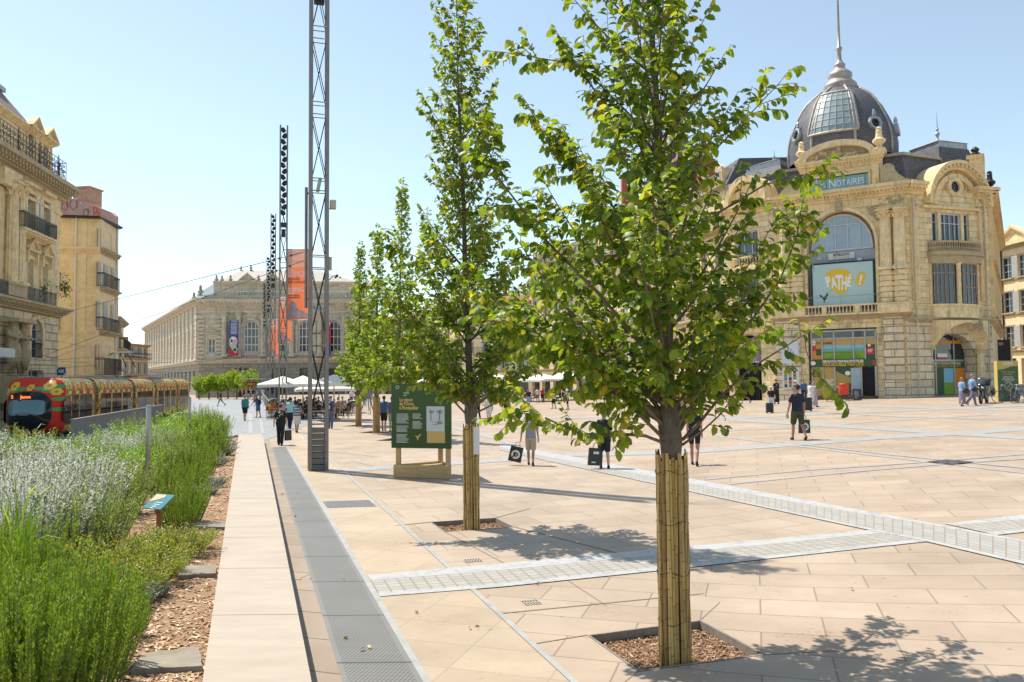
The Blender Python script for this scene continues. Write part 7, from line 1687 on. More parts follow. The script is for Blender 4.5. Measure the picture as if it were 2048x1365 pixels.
person('person in white sun hat and pale blue shirt before the cafes', G(1135, 820), 1.72, 100, .1, ('skyblue', 1), ('shorts', 'navy'), ('grey', 0), 'l', vox=.02, hat=('sun', 'white'))
person('woman in white top and black skirt near the cafe chairs', G(1107, 818), 1.68, 60, .12, ('white', .3), ('skirt', 'black'), ('brown', 2), 't', fem=True, vox=.02)
p, q_ = person('boy in white cap and black t-shirt pulling a small suitcase', G(1543, 826), 1.52, 170, .22, ('black', .6), ('shorts', 'white'), ('brown', 0), 't', vox=.015, hat=('cap', 'white'), shoe='teal', armR=(.3, .7, .05), armL=(.4, .5, .05))
suitcase('small black suitcase pulled by the boy in the white cap', G(1539, 827), .36, .52, .24, 0, .42)
p, q_ = person('curly red haired woman in long black dress wearing a backpack', G(1553, 809), 1.78, 10, .08, ('black', .5), ('longskirt', 'black'), ('ginger', 3), 'l', fem=True, vox=.016)
backpack('black backpack on the curly red haired woman', q_['back'], 10)
person('person in white cap and grey shirt just behind the man in navy', G(1592, 816), 1.72, 200, .1, ('denim', .8), ('shorts', 'palegrey'), ('brown', 0), 'l', vox=.018, hat=('cap', 'white'))
person('man in patterned blue shirt right of the man in navy', G(1608, 812), 1.74, 185, .1, ('blue', .8), ('trousers', 'navy'), ('brown', 0), 't', vox=.018)
person('person in loose white dress walking in front of the shopfront', G(1622, 818), 1.66, -60, .25, ('white', .9), ('dress', 'white'), ('brown', 1), 'l', fem=True, vox=.016, armL=(.4, .5, .1))
suitcase('large black suitcase standing beside the person in white dress', G(1615, 823), .46, .72, .28, 0, .3)
person('person in grey long skirt stepping behind the person in white dress', G(1630, 815), 1.60, -80, .3, ('palegrey', .8), ('longskirt', 'palegrey'), ('grey', 1), 'l', fem=True, vox=.018)
person('person in black shorts striding under the right edge of the nearest crown', G(1490, 808), 1.74, 95, .4, ('navy', .7), ('shorts', 'black'), ('black', 0), 't', vox=.018)
p, q_ = person('orange haired woman in blue top and mauve trousers carrying a bag', G(1925, 813), 1.58, -70, .14, ('skyblue', .8), ('longskirt', 'mauve'), ('ginger', 1), 'l', fem=True, vox=.015)
def shoulderbag(label, pos, yaw):
 t = thing('shoulder_bag', label, 'bag', pos, yaw); m = MB(); m.ell((0, 0, -.02), (.20, .09, .14), 12, 7); fuse(m, 'bag_body', M_['black'], t, .02, 1, 1); m = MB(); m.smooth = True; m.tube([(-.16, 0, .05), (-.10, .08, .3), (-.02, .12, .5), (.05, .1, .3), (.16, 0, .05)], .013, 5); m.build('strap', M_['black'], t)
shoulderbag('black shoulder bag of the orange haired woman', Vector(p.location) + Vector((.12, -.17, .86)), 0)
p, q_ = person('grey haired man in pale blue shirt and grey trousers striding right', G(1946, 812), 1.75, -85, .34, ('skyblue', .8), ('trousers', 'mauve'), ('grey', 0), 'l', vox=.015, shoe='palegrey')
shoulderbag('black shoulder bag of the grey haired man in pale blue shirt', Vector(p.location) + Vector((.02, -.2, .92)), 0)
protos = []
defs = [(('black', .7), ('shorts', 'stone'), 't', 'black'), (('white', .7), ('shorts', 'denim'), 'l', 'brown'), (('red', .6), ('shorts', 'black'), 't', 'black'), (('teal', .7), ('trousers', 'navy'), 'l', 'grey'), (('skyblue', .6), ('shorts', 'beige'), 'l', 'blond'), (('orange', .7), ('trousers', 'denim'), 'b', 'black')]
words = ['black shirt', 'white shirt', 'red shirt', 'teal shirt', 'pale blue shirt', 'orange shirt']
far = [(0, 401, 793, 0), (3, 409, 794, 30), (1, 418, 794, 90), (2, 421, 795, 200), (0, 428, 795, 30), (4, 446, 794, 0), (0, 467, 794, 60), (1, 473, 795, 180), (2, 488, 797, 0), (0, 497, 800, 0), (1, 500, 799, 180), (0, 506, 801, 10), (4, 515, 800, 0), (1, 521, 799, 190), (5, 529, 798, 90), (1, 526, 800, 10),
       (1, 703, 810, 0), (0, 712, 808, 90), (2, 730, 812, 180), (4, 742, 810, 0), (0, 905, 806, 0), (1, 915, 808, 180), (2, 930, 806, 0), (4, 966, 812, 0), (0, 990, 806, 90), (3, 1000, 808, 0), (5, 1030, 805, 60), (1, 1075, 806, 0), (2, 1085, 806, 180), (0, 1160, 812, 0), (1, 1190, 808, 90), (0, 1225, 812, 180), (4, 1250, 806, 0), (3, 1285, 810, 30), (1, 1372, 812, 0), (5, 1400, 815, 0), (0, 1430, 806, 90), (2, 1455, 806, 0)]
seen = {}; first = {}
where = lambda x: 'at the tram stop' if 480 < x < 535 else 'left of the tram stop below the clipped trees' if x < 480 else 'beyond the barrier near the mast' if x < 760 else 'seen just past the second trunk' if x < 1000 else 'before the cafes, seen under the nearest crown' if x < 1300 else 'seen through the right side of the nearest crown'
for (k, x, y, f_) in far:
 c = G(x, y); d_ = c.y; lb = f'tiny distant person in {words[k]} {where(x)}'; n_ = seen.get(lb, 0); seen[lb] = n_ + 1
 gr = lb if True else None
 if k not in first:
  t, b = defs[k][0], defs[k][1]; first[k] = person(lb, c, 1.72, f_, .15, t, b, (defs[k][3], 0), defs[k][2], vox=.035)[0]; first[k]['group'] = gr
 else: dup(first[k], c, R(f_), lb, gr)
sp1, _ = person('person in dark top sitting at a table under the cream parasols', (0, 0, -50), 1.7, 0, 0, ('black', .7), ('trousers', 'navy'), ('brown', 0), 't', vox=.03, seated=True, group='people sitting under the cream parasols')
sp2, _ = person('person in orange top sitting at a table under the cream parasols', (0, 0, -50), 1.7, 0, 0, ('orange', .7), ('trousers', 'beige'), ('black', 1), 'l', vox=.03, seated=True, group='people in orange sitting under the cream parasols')
def flowermat():
 t = NT('flower_livery'); b = t.b; b.inputs['Roughness'].default_value = .45; b.inputs['Specular IOR Level'].default_value = .3
 tc = t.n('ShaderNodeTexCoord'); mp = t.n('ShaderNodeMapping'); mp.inputs['Scale'].default_value = (1.55, 1.7, 1); t.l(tc, 'UV', mp, 0)
 def vor(off, thr, inner, c_in, c_out, base):
  m2 = t.n('ShaderNodeMapping'); m2.inputs['Location'].default_value = off; t.l(mp, 0, m2, 0)
  v = t.n('ShaderNodeTexVoronoi', voronoi_dimensions='2D', i_Scale=1, i_Randomness=.35); t.l(m2, 0, v, 'Vector')
  sb = t.n('ShaderNodeVectorMath', operation='SUBTRACT'); t.l(m2, 0, sb, 0); t.l(v, 'Position', sb, 1)
  sp = t.n('ShaderNodeSeparateXYZ'); t.l(sb, 0, sp, 0); at = t.n('ShaderNodeMath', operation='ARCTAN2'); t.l(sp, 0, at, 0); t.l(sp, 1, at, 1)
  k = t.n('ShaderNodeMath', operation='MULTIPLY', i_1=5); t.l(at, 0, k, 0); sn = t.n('ShaderNodeMath', operation='SINE'); t.l(k, 0, sn, 0)
  th = t.n('ShaderNodeMath', operation='MULTIPLY_ADD', i_1=.07, i_2=thr); t.l(sn, 0, th, 0)
  lt = t.n('ShaderNodeMath', operation='LESS_THAN'); t.l(v, 'Distance', lt, 0); t.l(th, 0, lt, 1)
  l2 = t.n('ShaderNodeMath', operation='LESS_THAN', i_1=inner); t.l(v, 'Distance', l2, 0)
  m = t.n('ShaderNodeMix', data_type='RGBA'); t.l(lt, 0, m, 0); m.inputs[7].default_value = c4(c_out)
  if isinstance(base, tuple): m.inputs[6].default_value = c4(base)
  else: t.l(base, 2, m, 6)
  n_ = t.n('ShaderNodeMix', data_type='RGBA'); t.l(l2, 0, n_, 0); t.l(m, 2, n_, 6); n_.inputs[7].default_value = c4(c_in); return n_
 a = vor((0, 0, 0), .36, .12, (.55, .05, .02), (.06, .30, .09), (.50, .025, .015)); b2 = vor((.5, .5, 0), .30, .1, (.55, .06, .02), (.72, .50, .05), a)
 t.l(b2, 2, b, 'Base Color'); return t.m
flm = flowermat(); redp = mat('tram_red_paint', (.55, .03, .018), rough=.5, spec=.25); yelp = mat('tram_yellow_paint', (.70, .47, .05), rough=.3); gasket = mat('bellows_grey', (.11, .10, .11), rough=.8)
tg = mat('tram_window_glass', (.012, .015, .015), rough=.06, spec=.35)
tv = Vector((-.196, .98, 0)).normalized(); tram_o = Vector((-22.72, 37.3, -.12))
tram = thing('tram', 'long red tram covered in yellow and green flowers passing behind the planting bed', 'tram', tram_o, world=False); tram.rotation_euler = (0, 0, math.atan2(-tv.x, tv.y))
HW, ZB, ZT = 1.3, .25, 3.02
def prof_pts(n=36, e=5.0, hw=HW):
 out = []
 for k in range(n):
  a = 2 * PI * k / n; c, s_ = math.cos(a), math.sin(a)
  out.append((hw * math.copysign(abs(c) ** (2 / e), c), (ZB + ZT) / 2 + (ZT - ZB) / 2 * math.copysign(abs(s_) ** (2 / e), s_)))
 return out
PRF = prof_pts()
def seg(y0, y1, name='carriage_body'):
 mb = MB(); mb.smooth = False; n = len(PRF); vs = [(x, y0, z) for x, z in PRF] + [(x, y1, z) for x, z in PRF]; ar = [0]
 for k in range(n): ar.append(ar[-1] + math.dist(PRF[k], PRF[(k + 1) % n]))
 fs = [(k, (k + 1) % n, (k + 1) % n + n, k + n) for k in range(n)]; uv = [[(y0, ar[k]), (y0, ar[k + 1]), (y1, ar[k + 1]), (y1, ar[k])] for k in range(n)]
 mb.add(vs, fs, uv); mb.add(vs, [tuple(range(n)), tuple(range(2 * n - 1, n - 1, -1))]); return mb.build(name, flm, tram)
cuts = [(1.5, 6.0), (6.6, 13.7), (14.3, 19.4), (20.0, 26.7), (27.3, 31.6)]
for i, (a, b) in enumerate(cuts):
 o = seg(a, b)
 for sd in (-1, 1):
  x = sd * (HW + .006); z0, z1 = .95, 2.16; L_ = b - a
  if i == 0: w_ = [(a + .9, a + 1.9), (a + 2.1, b - .5)]
  elif i in (1, 3): w_ = [(a + .5, a + L_ * .33), (a + L_ * .36, a + L_ * .63), (a + L_ * .66, b - .5)]
  else: w_ = [(a + .6, b - .6)]
  for (p0, p1) in w_:
   mb = MB(); mb.box(min(x, x - sd * .02), max(x, x - sd * .02), p0, p1, z0, z1); w = mb.build('window', tg, o)
   mb = MB(); mb.box(min(x, x + sd * .01), max(x, x + sd * .01), (p0 + p1) / 2 - .02, (p0 + p1) / 2 + .02, z0, z1) ; mb.build('window_joint', M_['black'], w)
  if i in (1, 3):
   for q_ in (a + L_ * .345, a + L_ * .645): mb = MB(); mb.box(min(x, x + sd * .012), max(x, x + sd * .012), q_ - .09, q_ + .09, .5, 2.16); mb.build('yellow_pillar', yelp, o)
  mb = MB()
  for k in range(int(L_ / .55)): mb.cur = k % 2; y_ = a + .3 + k * .55; mb.box(min(x, x + sd * .008), max(x, x + sd * .008), y_, y_ + .5, 2.2, 2.36)
  mb.build('striped_cantrail', [yelp, redp], o)
 if i < 4:
  mb = MB(); pr2 = [(x * .93, (z - 1.6) * .95 + 1.6) for x, z in PRF]; n = len(pr2); y0, y1 = b, cuts[i + 1][0]
  mb.add([(x, y0, z) for x, z in pr2] + [(x, y1, z) for x, z in pr2], [(k, (k + 1) % n, (k + 1) % n + n, k + n) for k in range(n)]); mb.build('bellows', gasket, tram)
def nose(y0, sg):
 def srf(x, z): s_ = ((abs(x) / HW) ** 5 + (abs(z - (ZB + ZT) / 2) / ((ZT - ZB) / 2)) ** 5) ** .2; h = max(0, (z - 1.2) / 1.8); return y0 - sg * (1.5 * (1 - min(1, s_) ** 3.0) * (1 - .55 * h ** 2) )
 mb = MB(); mb.smooth = True; n = len(PRF); vs = []; uv = []
 for j in range(9):
  s_ = j / 8
  for (x, z) in PRF: xx, z2 = x * s_, (ZB + ZT) / 2 + (z - (ZB + ZT) / 2) * s_; vs.append((xx, srf(xx, z2), z2))
 fs = [(j * n + k, j * n + (k + 1) % n, (j + 1) * n + (k + 1) % n, (j + 1) * n + k) for j in range(8) for k in range(n)]; mb.add(vs, fs)
 o = mb.build('cab_shell', redp, tram)
 def patch(name, cx, cz, hx, hz, m, off, e=2.6, par=None, bot=None):
  mb = MB(); mb.smooth = True; vs = []; n = 28
  for j in range(7):
   for k in range(n):
    a = 2 * PI * k / n; c, s_ = math.cos(a), math.sin(a); r_ = j / 6; x = cx + hx * r_ * math.copysign(abs(c) ** (2 / e), c); z = cz + hz * r_ * math.copysign(abs(s_) ** (2 / e), s_)
    if bot and z < bot: z = bot
    vs.append((x, srf(x, z) - sg * off, z))
  mb.add(vs, [(j * n + k, j * n + (k + 1) % n, (j + 1) * n + (k + 1) % n, (j + 1) * n + k) for j in range(6) for k in range(n)]); return mb.build(name, m, par or o)
 w = patch('windscreen', 0, 1.45, .98, .92, tg, .02, e=3)
 patch('windscreen_blind', 0, 1.62, .78, .36, mat('windscreen_tint', (.10, .19, .22), rough=.15), .035, e=6, par=o)
 for (x, z, r_) in ((-.75, 2.62, .22), (.75, 2.66, .24), (1.05, 2.35, .18), (-1.08, 2.35, .18), (0, 2.55, .16)):
  for k in range(6): a = k * PI / 3; patch('flower_petal', x + r_ * .6 * math.cos(a), z + r_ * .6 * math.sin(a), r_ * .45, r_ * .45, yelp, .015, e=2)
  patch('flower_heart', x, z, r_ * .3, r_ * .3, mat('flower_orange', (.6, .12, .02), rough=.3), .03, e=2)
 for (x, z) in ((-.35, 2.48), (.38, 2.5), (1.1, 2.6), (-.7, 2.4), (.75, 2.4), (-1.15, 2.05), (1.15, 2.0), (-1.15, 1.6), (1.16, 1.5)): patch('green_leaf', x, z, .22, .09, mat('flower_green', (.05, .28, .09), rough=.3), .012, e=2)
 for sd in (-1, 1):
  mb = MB(); x = sd * (HW + .008); mb.M = Matrix.Identity(4); pts = [(y0 - .35, 1.0), (y0 - .3, 1.8), (y0 + .1, 2.15), (y0 + .55, 2.15), (y0 + .75, 1.9), (y0 + .8, .75), (y0 + .1, .75)]
  if sg < 0: continue
  mb.add([(x, a, b) for a, b in pts], [tuple(range(7))]); mb.build('cab_side_window', tg, o)
 return o, srf
no, srf = nose(1.5, 1); nose(31.6, -1)
am = mat('amber_display', (.3, .05, .01), emit=(1, .16, .03), es=1.6)
for s_, x in (('2', -.62), ('Jacou', -.22)): txt(s_, .20, am, no, Matrix.Translation((x, srf(.3, 2.1) - .10, 2.06)), bold=.004, name='destination_display')
mb = MB(); 
for sd in (-.9, .9): mb.tube([(sd, 2.5, ZT + .04), (sd, 31, ZT + .04)], .03, 4)
mb.box(-.7, .7, 8, 12, ZT - .05, ZT + .14); mb.box(-.7, .7, 21, 25, ZT - .05, ZT + .14); mb.build('roof_equipment', mat('roof_box_grey', (.22, .22, .22), rough=.6), tram)
pg_ = MB(); yb = 16.8
pg_.box(-.6, .6, yb - .8, yb + .8, ZT + .08, ZT + .16)
for sd in (-.35, .35): pg_.tube([(sd, yb - .6, ZT + .15), (sd * .8, yb + 1.4, ZT + .85), (sd * .6, yb - .4, ZT + 1.7)], .035, 5)
for y_ in (-.55, -.25): pg_.tube([(-.85, yb + y_, ZT + 1.6), (-.6, yb + y_, ZT + 1.75), (.6, yb + y_, ZT + 1.75), (.85, yb + y_, ZT + 1.6)], .028, 5)
pg_.build('pantograph', M_['iron'], tram)
ms = M_['steel']; ang = -SANG
def mast(base, H, label, near=False, seed=1):
 t = thing('lighting_mast', label, 'mast', base, ang, 'tall lattice lighting masts along the square'); r = random.Random(seed); hx, hy = .235, .17
 for sx in (-1, 1):
  mb = MB(); mb.box(sx * hx - .045, sx * hx + .045, -hy - .02, hy + .02, 0, H) if 0 else None
  for sy in (-1, 1): mb.box(sx * hx - .05, sx * hx + .05, sy * hy - .035, sy * hy + .035, 0, H)
  mb.box(sx * hx - .012, sx * hx + .012, -hy + .034, hy - .034, 0, H)
  mb.build('mast_post', ms, t)
 z = 1.3; mb = MB(); xb = MB(); n = 0
 while z < H - (0 if near else 6):
  for yy in (-hy, hy):
   for z_ in (z + .05, z + .42): mb.tube([(-hx, yy, z_), (hx, yy, z_)], .016, 4)
   for a, b in (((-hx, z + .45), (hx, z + 2.3)), ((hx, z + .45), (-hx, z + 2.3))): xb.tube([(a[0] * .85, yy, a[1]), (b[0] * .85, yy, b[1])], .012 if near else .018, 4)
  z += 2.3
 mb.build('crossbars', ms, t); xb.build('bracing_cables', M_['iron'], t)
 mb = MB()
 for k in range(7): mb.box(-hx + .05, hx - .05, -hy + .01, hy - .01, .02 + k * .18, .17 + k * .18)
 mb.build('base_cover', mat('mast_base_grey', (.17, .16, .15), rough=.7), t)
 if not near:
  z = H - .3; k = 0
  while z > H - 6.2:
   sg = 1 if k % 2 else -1; mb = MB(); mb.smooth = True; mb.M = Matrix.Translation((sg * .07, -.05, z)) @ Matrix.Rotation(sg * .6, 4, 'Y'); mb.lathe([(.13, -.2), (.16, -.05), (.15, .08), (.06, .2)], n=8)
   mb.build('spotlight', M_['black'], t); z -= .42; k += 1
  mb = MB(); mb.box(-.2, .2, -.2, .15, H - 7.2, H - 6.9); mb.box(-.14, .14, -.2, .1, H - 7.9, H - 7.4); mb.build('control_box', M_['black'], t)
 return t
MB1 = G(636, 941); H_ = 19.8
m1 = mast(MB1, H_, 'nearest tall lattice mast standing beside the drain grate', True)
mpos = []
for (px, Y, lb) in ((565.5, 55.5, 'second tall lattice mast, carrying the large orange banner'), (545, 84, 'third tall lattice mast, carrying the middle orange banner'), (536, 113, 'fourth tall lattice mast, carrying the small orange banner'), (528, 143, 'farthest tall lattice mast before the opera')):
 c = P(px, 764, Y); c.z = 0; mast(c, 20.6 if Y < 60 else 20.4, lb, seed=int(Y)); mpos.append(c)
def mp_(x, y, z): return MB1 + Matrix.Rotation(ang, 3, 'Z') @ Vector((x, y, z))
def mz(py): return P(636, py, MB1.y).z
lm = lambda: MB(Matrix.Rotation(0, 4, 'Z'))
mb = lm(); mb.tube([(-.36, 0, mz(617)), (-.36, 0, mz(377))], .045, 8); mb.box(-.36, -.2, -.03, .03, mz(390), mz(387)); mb.box(-.36, -.2, -.03, .03, mz(600), mz(597)); mb.build('side_tube', ms, m1)
mb = lm(); mb.box(.33, .5, -.12, .12, mz(416), mz(400)); mb.tube([(.2, 0, mz(417)), (.5, 0, mz(417))], .02, 5); mb.build('floodlight', mat('aged_lamp_housing', (.50, .44, .34), rough=.5), m1)
mb = lm(); mb.M = Matrix.Translation((-.0, 0, mz(372))) @ Matrix.Rotation(.2, 4, 'Y'); mb.box(-.05, .05, -.08, .08, -.18, .22); mb.build('sensor_box', M_['steelpale'], m1)
mb = lm(); mb.box(.3, .38, -.08, .08, mz(540), mz(514)); mb.build('antenna_panel', mat('aged_lamp_housing', (0, 0, 0)), m1)
mb = lm(); mb.smooth = True; mb.tube([(.28, 0, mz(562)), (.42, 0, mz(552)), (.52, 0, mz(550))], .012, 5); mb.ell((.54, 0, mz(551)), (.04, .04, .05), 8, 5)
for a in range(3): mb.ell((.54 + .09 * math.cos(a * 2.1), .09 * math.sin(a * 2.1), mz(554)), (.028, .028, .028), 6, 4)
mb.tube([(.54, 0, mz(550)), (.54, 0, mz(538))], .006, 4); mb.build('wind_gauge', M_['black'], m1)
mb = lm(); mb.box(-.15, .15, -.1, .1, mz(8), mz(-6)); mb.build('control_box', M_['black'], m1)
mb = lm(); mb.box(-.12, .12, -.14, .14, mz(622), mz(612)); mb.tube([(-.15, 0, mz(616)), (.15, 0, mz(616))], .03, 5); mb.build('junction_box', M_['zinc'], m1)
orb = leafmat('orange_banner_cloth', (.85, .24, .12), (.85, .24, .12), trans=.4, rough=.7, tt=(1.3, 1.2, 1)); pinkb = leafmat('pink_banner_cloth', (.78, .40, .30), (.78, .40, .30), trans=.35, rough=.7, tt=(1.2, 1.2, 1.2))
def mbanner(k, px0, py0, px1, py1, label, text):
 c = mpos[k]; Y = c.y - .05; a = P(px0, py1, Y); b = P(px1, py0, Y); t = thing('mast_banner', label, 'banner', (a.x, Y, a.z), world=True, group='orange banners hung from the masts'); W = b.x - a.x; H = b.z - a.z; n = 8
 mb = MB(); vs = []; 
 for j in range(9):
  for i in range(n + 1): f = j / 8; vs.append((a.x + W * i / n, Y + .05 * math.sin(i * .9) * (1 - f), a.z + H * f))
 for j in range(8):
  for i in range(n): mb.cur = 1 if j >= 6 else 0; 
 mb.cur = 0; mb.smooth = True; mb.add(vs, [(j * (n + 1) + i, j * (n + 1) + i + 1, (j + 1) * (n + 1) + i + 1, (j + 1) * (n + 1) + i) for j in range(6) for i in range(n)]); mb.cur = 1; mb.add(vs, [(j * (n + 1) + i, j * (n + 1) + i + 1, (j + 1) * (n + 1) + i + 1, (j + 1) * (n + 1) + i) for j in range(6, 8) for i in range(n)])
 mb.build('cloth', [orb, pinkb], t)
 mb = MB(); mb.tube([(c.x, Y, b.z + .04), (b.x + .2, Y, b.z + .04)], .035, 5); mb.tube([(c.x, Y, a.z - .03), (b.x, Y, a.z - .03)], .02, 5); mb.build('support_arm', ms, t)
 I = Matrix.Translation((a.x, Y - .08, a.z))
 mb = MB(I); mb.smooth = True; s_ = W / 1.7
 mb.prism([(W * x, H * z) for x, z in ((.02, .01), (.98, .01), (.96, .06), (.72, .11), (.5, .14), (.42, .17), (.36, .24), (.22, .27), (.12, .22), (.12, .15), (.03, .1))], -.01, .0); mb.build('figure_print', mat('lilac_figure_print', (.50, .36, .38), rough=.7, var=.3, vscale=3), t)
 if text:
  dk_ = mat('brown_print', (.28, .08, .04))
  for (s, z, h, m, w_) in (('LA', .70, .17, wt, .2), ('COLLECTION', .655, .17, wt, .92), ('OLYMPIQUE', .61, .17, wt, .86), ('LOUIS', .565, .17, dk_, .48), ('NICOLLIN', .52, .17, dk_, .78), ('26 JUILLET', .435, .11, wt, .60), ('AU 1ER SEPTEMBRE', .40, .11, wt, .92), ('2024', .365, .11, wt, .28), ("À L'OPÉRA", .335, .10, dk_, .5), ('COMÉDIE', .305, .10, dk_, .5), ('EXPOSITION', .945, .1, pale, .5), ('INÉDITE', .91, .1, pale, .4), ('MONTPELLIER', .82, .09, pale, .7)):
   txt(s, h * 1.35, m, t, I @ Matrix.Translation((W * .05, -.015, H * z)), bold=.006, fit=W * w_)
 else:
  txt('LA COLLECTION', .2, wt, t, I @ Matrix.Translation((W * .05, -.015, H * .62)), fit=W * .8); txt('OLYMPIQUE', .2, wt, t, I @ Matrix.Translation((W * .05, -.015, H * .56)), fit=W * .8)
mbanner(0, 574, 500, 622, 640, 'large orange banner with exhibition lettering on the second mast', True)
mbanner(1, 555, 596, 583, 685, 'middle orange banner hanging below and behind the large one', False)
mbanner(2, 541, 640, 557, 716, 'small orange banner, farthest and lowest of the orange banners', False)
mbanner(0, 571, 640.8, 583, 686, 'narrow pale orange banner directly below the large one', False) if 0 else None
wires = [((607, 505, 30), (118, 628, 52), .014, 0), ((607, 522, 30), (60, 722, 52), .012, 0), ((118, 628, 52), (-60, 660, 45), .012, .2), ((20, 610, 50), (240, 705, 75), .010, .1), ((118, 683, 52), (290, 712, 90), .014, .1), ((-20, 712, 34), (240, 727, 80), .010, .1), ((-20, 726, 34), (290, 700, 80), .010, .2), ((-20, 741, 34), (260, 725, 80), .010, .1), ((100, 720, 40), (235, 660, 75), .010, .1), ((230, 705, 75), (420, 712, 120), .018, .5), ((260, 725, 75), (530, 705, 120), .018, .5), ((400, 690, 120), (545, 650, 84), .016, .8), ((530, 697, 120), (545, 610, 84), .016, .2), ((300, 745, 90), (540, 712, 113), .018, .8)]
for i, (a, b, r_, sag) in enumerate(wires):
 A, B_ = P(a[0], a[1], a[2]), P(b[0], b[1], b[2]); mb = MB(); mb.smooth = True
 mb.tube([A.lerp(B_, t / 10) - Vector((0, 0, sag * 4 * (t / 10) * (1 - t / 10))) for t in range(11)], r_, 4)
 if i < 2:
  for t in (.03, .06): q_ = A.lerp(B_, t); mb.ell(q_, (.05, .05, .05), 6, 4)
 tag(mb.build('overhead_wire', M_['iron'] if i not in (4, 9) else M_['steelpale']), ['upper long cable sloping from the near mast down to the palace', 'lower long cable sloping from the near mast toward the tram'][i] if i < 2 else 'thin tram line cable strung low between the houses and the opera', 'cable', None if i < 2 else 'low tram line cables')
SF = Face(G(788, 956), G(902, 959)); sq_ = SF.q
ip = thing('information_panel', 'dark green information panel on a pale wooden base behind the second tree', 'information panel', SF.p0, world=True)
W = SF.L; zt_, zb_ = sq_(843, 768)[1], sq_(843, 897)[1]; zb2_ = sq_(843, 931)[1]
gp = mat('bottle_green_print', (.03, .07, .012), rough=.35); 
mb = SF.mb(); mb.box(-.06, W + .02, -.03, .02, zb_, zt_); mb.build('front_board', gp, ip)
ap_ = (W * .55, 1.25)
def side(u0, y0, u1, y1, name, m, z0, z1, th=.04):
 d = Vector((u1 - u0, y1 - y0, 0)).normalized(); nn = Vector((-d.y, d.x, 0)) * th; mb = SF.mb(); mb.slab([(u0, y0), (u1, y1), (u1 + nn.x, y1 + nn.y), (u0 + nn.x, y0 + nn.y)], z0, z1); return mb.build(name, m, ip)
side(W, .03, *ap_, 'side_board', gp, zb_, zt_); side(*ap_, 0, .03, 'side_board', gp, zb_, zt_)
mb = SF.mb(); mb.box(-.0, W, -.035, .03, 0.01, zb2_); mb.build('base_plank', M_['wood'], ip); side(W, .03, *ap_, 'base_plank', M_['wood'], 0.01, zb2_); side(*ap_, 0, .03, 'base_plank', M_['wood'], 0.01, zb2_)
mb = SF.mb(); mb.slab([(0.05, .04), (W - .05, .04), (ap_[0], ap_[1] - .08)], zb2_ - .1, zb2_ - .06); mb.build('base_top', M_['wood'], ip)
for (u, y) in ((.04, .03), (W - .16, .03), (ap_[0] - .05, ap_[1] - .15)): mb = SF.mb(); mb.box(u, u + .12, y, y + .09, zb2_ - .2, zt_ - .02); mb.build('wooden_post', M_['wood'], ip)
gold = mat('gold_print', (.55, .38, .12)); T_ = lambda u, z: TM(SF.M, u, -.036, z)
for s, y, w_ in (('Le retour', 803, .55), ("de l'Orme", 811, .58), ('à Montpellier', 819, .78)): u, z = sq_(793, y); txt(s, .13, gold, ip, T_(.11 * W, z), bold=.005, fit=w_ * W * .44)
mb = SF.mb(); r = random.Random(5)
def para(px, y0, n, w_):
 for k in range(n):
  u, z = sq_(px, y0 + k * 2.25); mb.box(u, u + w_ * r.uniform(.75, 1), -.034, -.031, z - .006, z + .003)
para(794, 828, 9, .36); para(794, 852, 6, .36); para(794, 869, 8, .36); para(826, 828, 5, .28); para(826, 843, 7, .28); mb.build('small_print', wt, ip)
a, b = sq_(854, 863), sq_(890, 813); mb = SF.mb(); mb.box(a[0], b[0], -.036, -.031, a[1], b[1]); pi_ = mb.build('picture', mat('picture_pale', (.50, .53, .55), rough=.4, var=.08, vscale=2), ip)
a2, b2 = sq_(855, 886), sq_(891, 863); mb = SF.mb(); mb.box(a2[0], b2[0], -.036, -.031, a2[1], b2[1] - .002); mb.build('gold_box', gold, ip)
mb = SF.mb(); W2 = b[0] - a[0]; H2 = b[1] - a[1]
for f in (.25, .72): mb.cur = 0; mb.box(a[0] + W2 * f - .006, a[0] + W2 * f + .006, -.042, -.037, a[1] + H2 * .42, a[1] + H2 * .72)
for f in (.25, .72):
 for k in range(26): mb.cur = 1; an = r.uniform(0, 6.28); q_ = r.uniform(.01, .075); mb.ell((a[0] + W2 * f + math.cos(an) * q_, -.042, a[1] + H2 * .78 + math.sin(an) * q_ * .9), (.013, .003, .01), 5, 3)
for k in range(22): mb.cur = 2 + k % 2; mb.ell((a[0] + W2 * r.uniform(.12, .9), -.041, a[1] + H2 * r.uniform(.26, .4)), (.02, .003, .016), 5, 3)
mb.build('picture_trees', [M_['iron'], mat('picture_green', (.12, .2, .08)), mat('picture_brown', (.28, .18, .13)), mat('picture_grey', (.25, .25, .26))], pi_)
mb = SF.mb(); mb.prism([sq_(x, y) for x, y in ((831, 871), (836, 873), (843, 867), (842, 871), (838, 876), (837, 881), (836, 881), (834, 875))][::-1], -.036, -.031); mb.build('bird_emblem', gold, ip)
mb = SF.mb(); u, z = sq_(796, 775); mb.smooth = True; mb.tube([(u + .05 * math.cos(k * .6), -.036, z + .04 * math.sin(k * .6)) for k in range(11)], .008, 4); mb.build('ring_emblem', wt, ip)
u, z = sq_(808, 788); txt('ORME', .06, wt, ip, T_(u, z)); txt('2024', .05, wt, ip, T_(u, z - .06))
def post(px, py, Y, ytop, w_, label):
 c = P(px, 760, Y); c.z = BZ; h = P(px, ytop, Y).z - BZ; t = thing('metal_post', label, 'post', c, group=None); mb = MB(); mb.smooth = True; mb.lathe([(w_, 0), (w_, h - .01), (w_ * .9, h)], n=14); mb.build('shaft', M_['steelpale'], t); mb = MB(); mb.lathe([(w_ * 1.04, 0), (w_ * 1.04, .03), (.001, .035)], 0, 0, h, n=14); mb.build('post_cap', M_['zinc'], t)
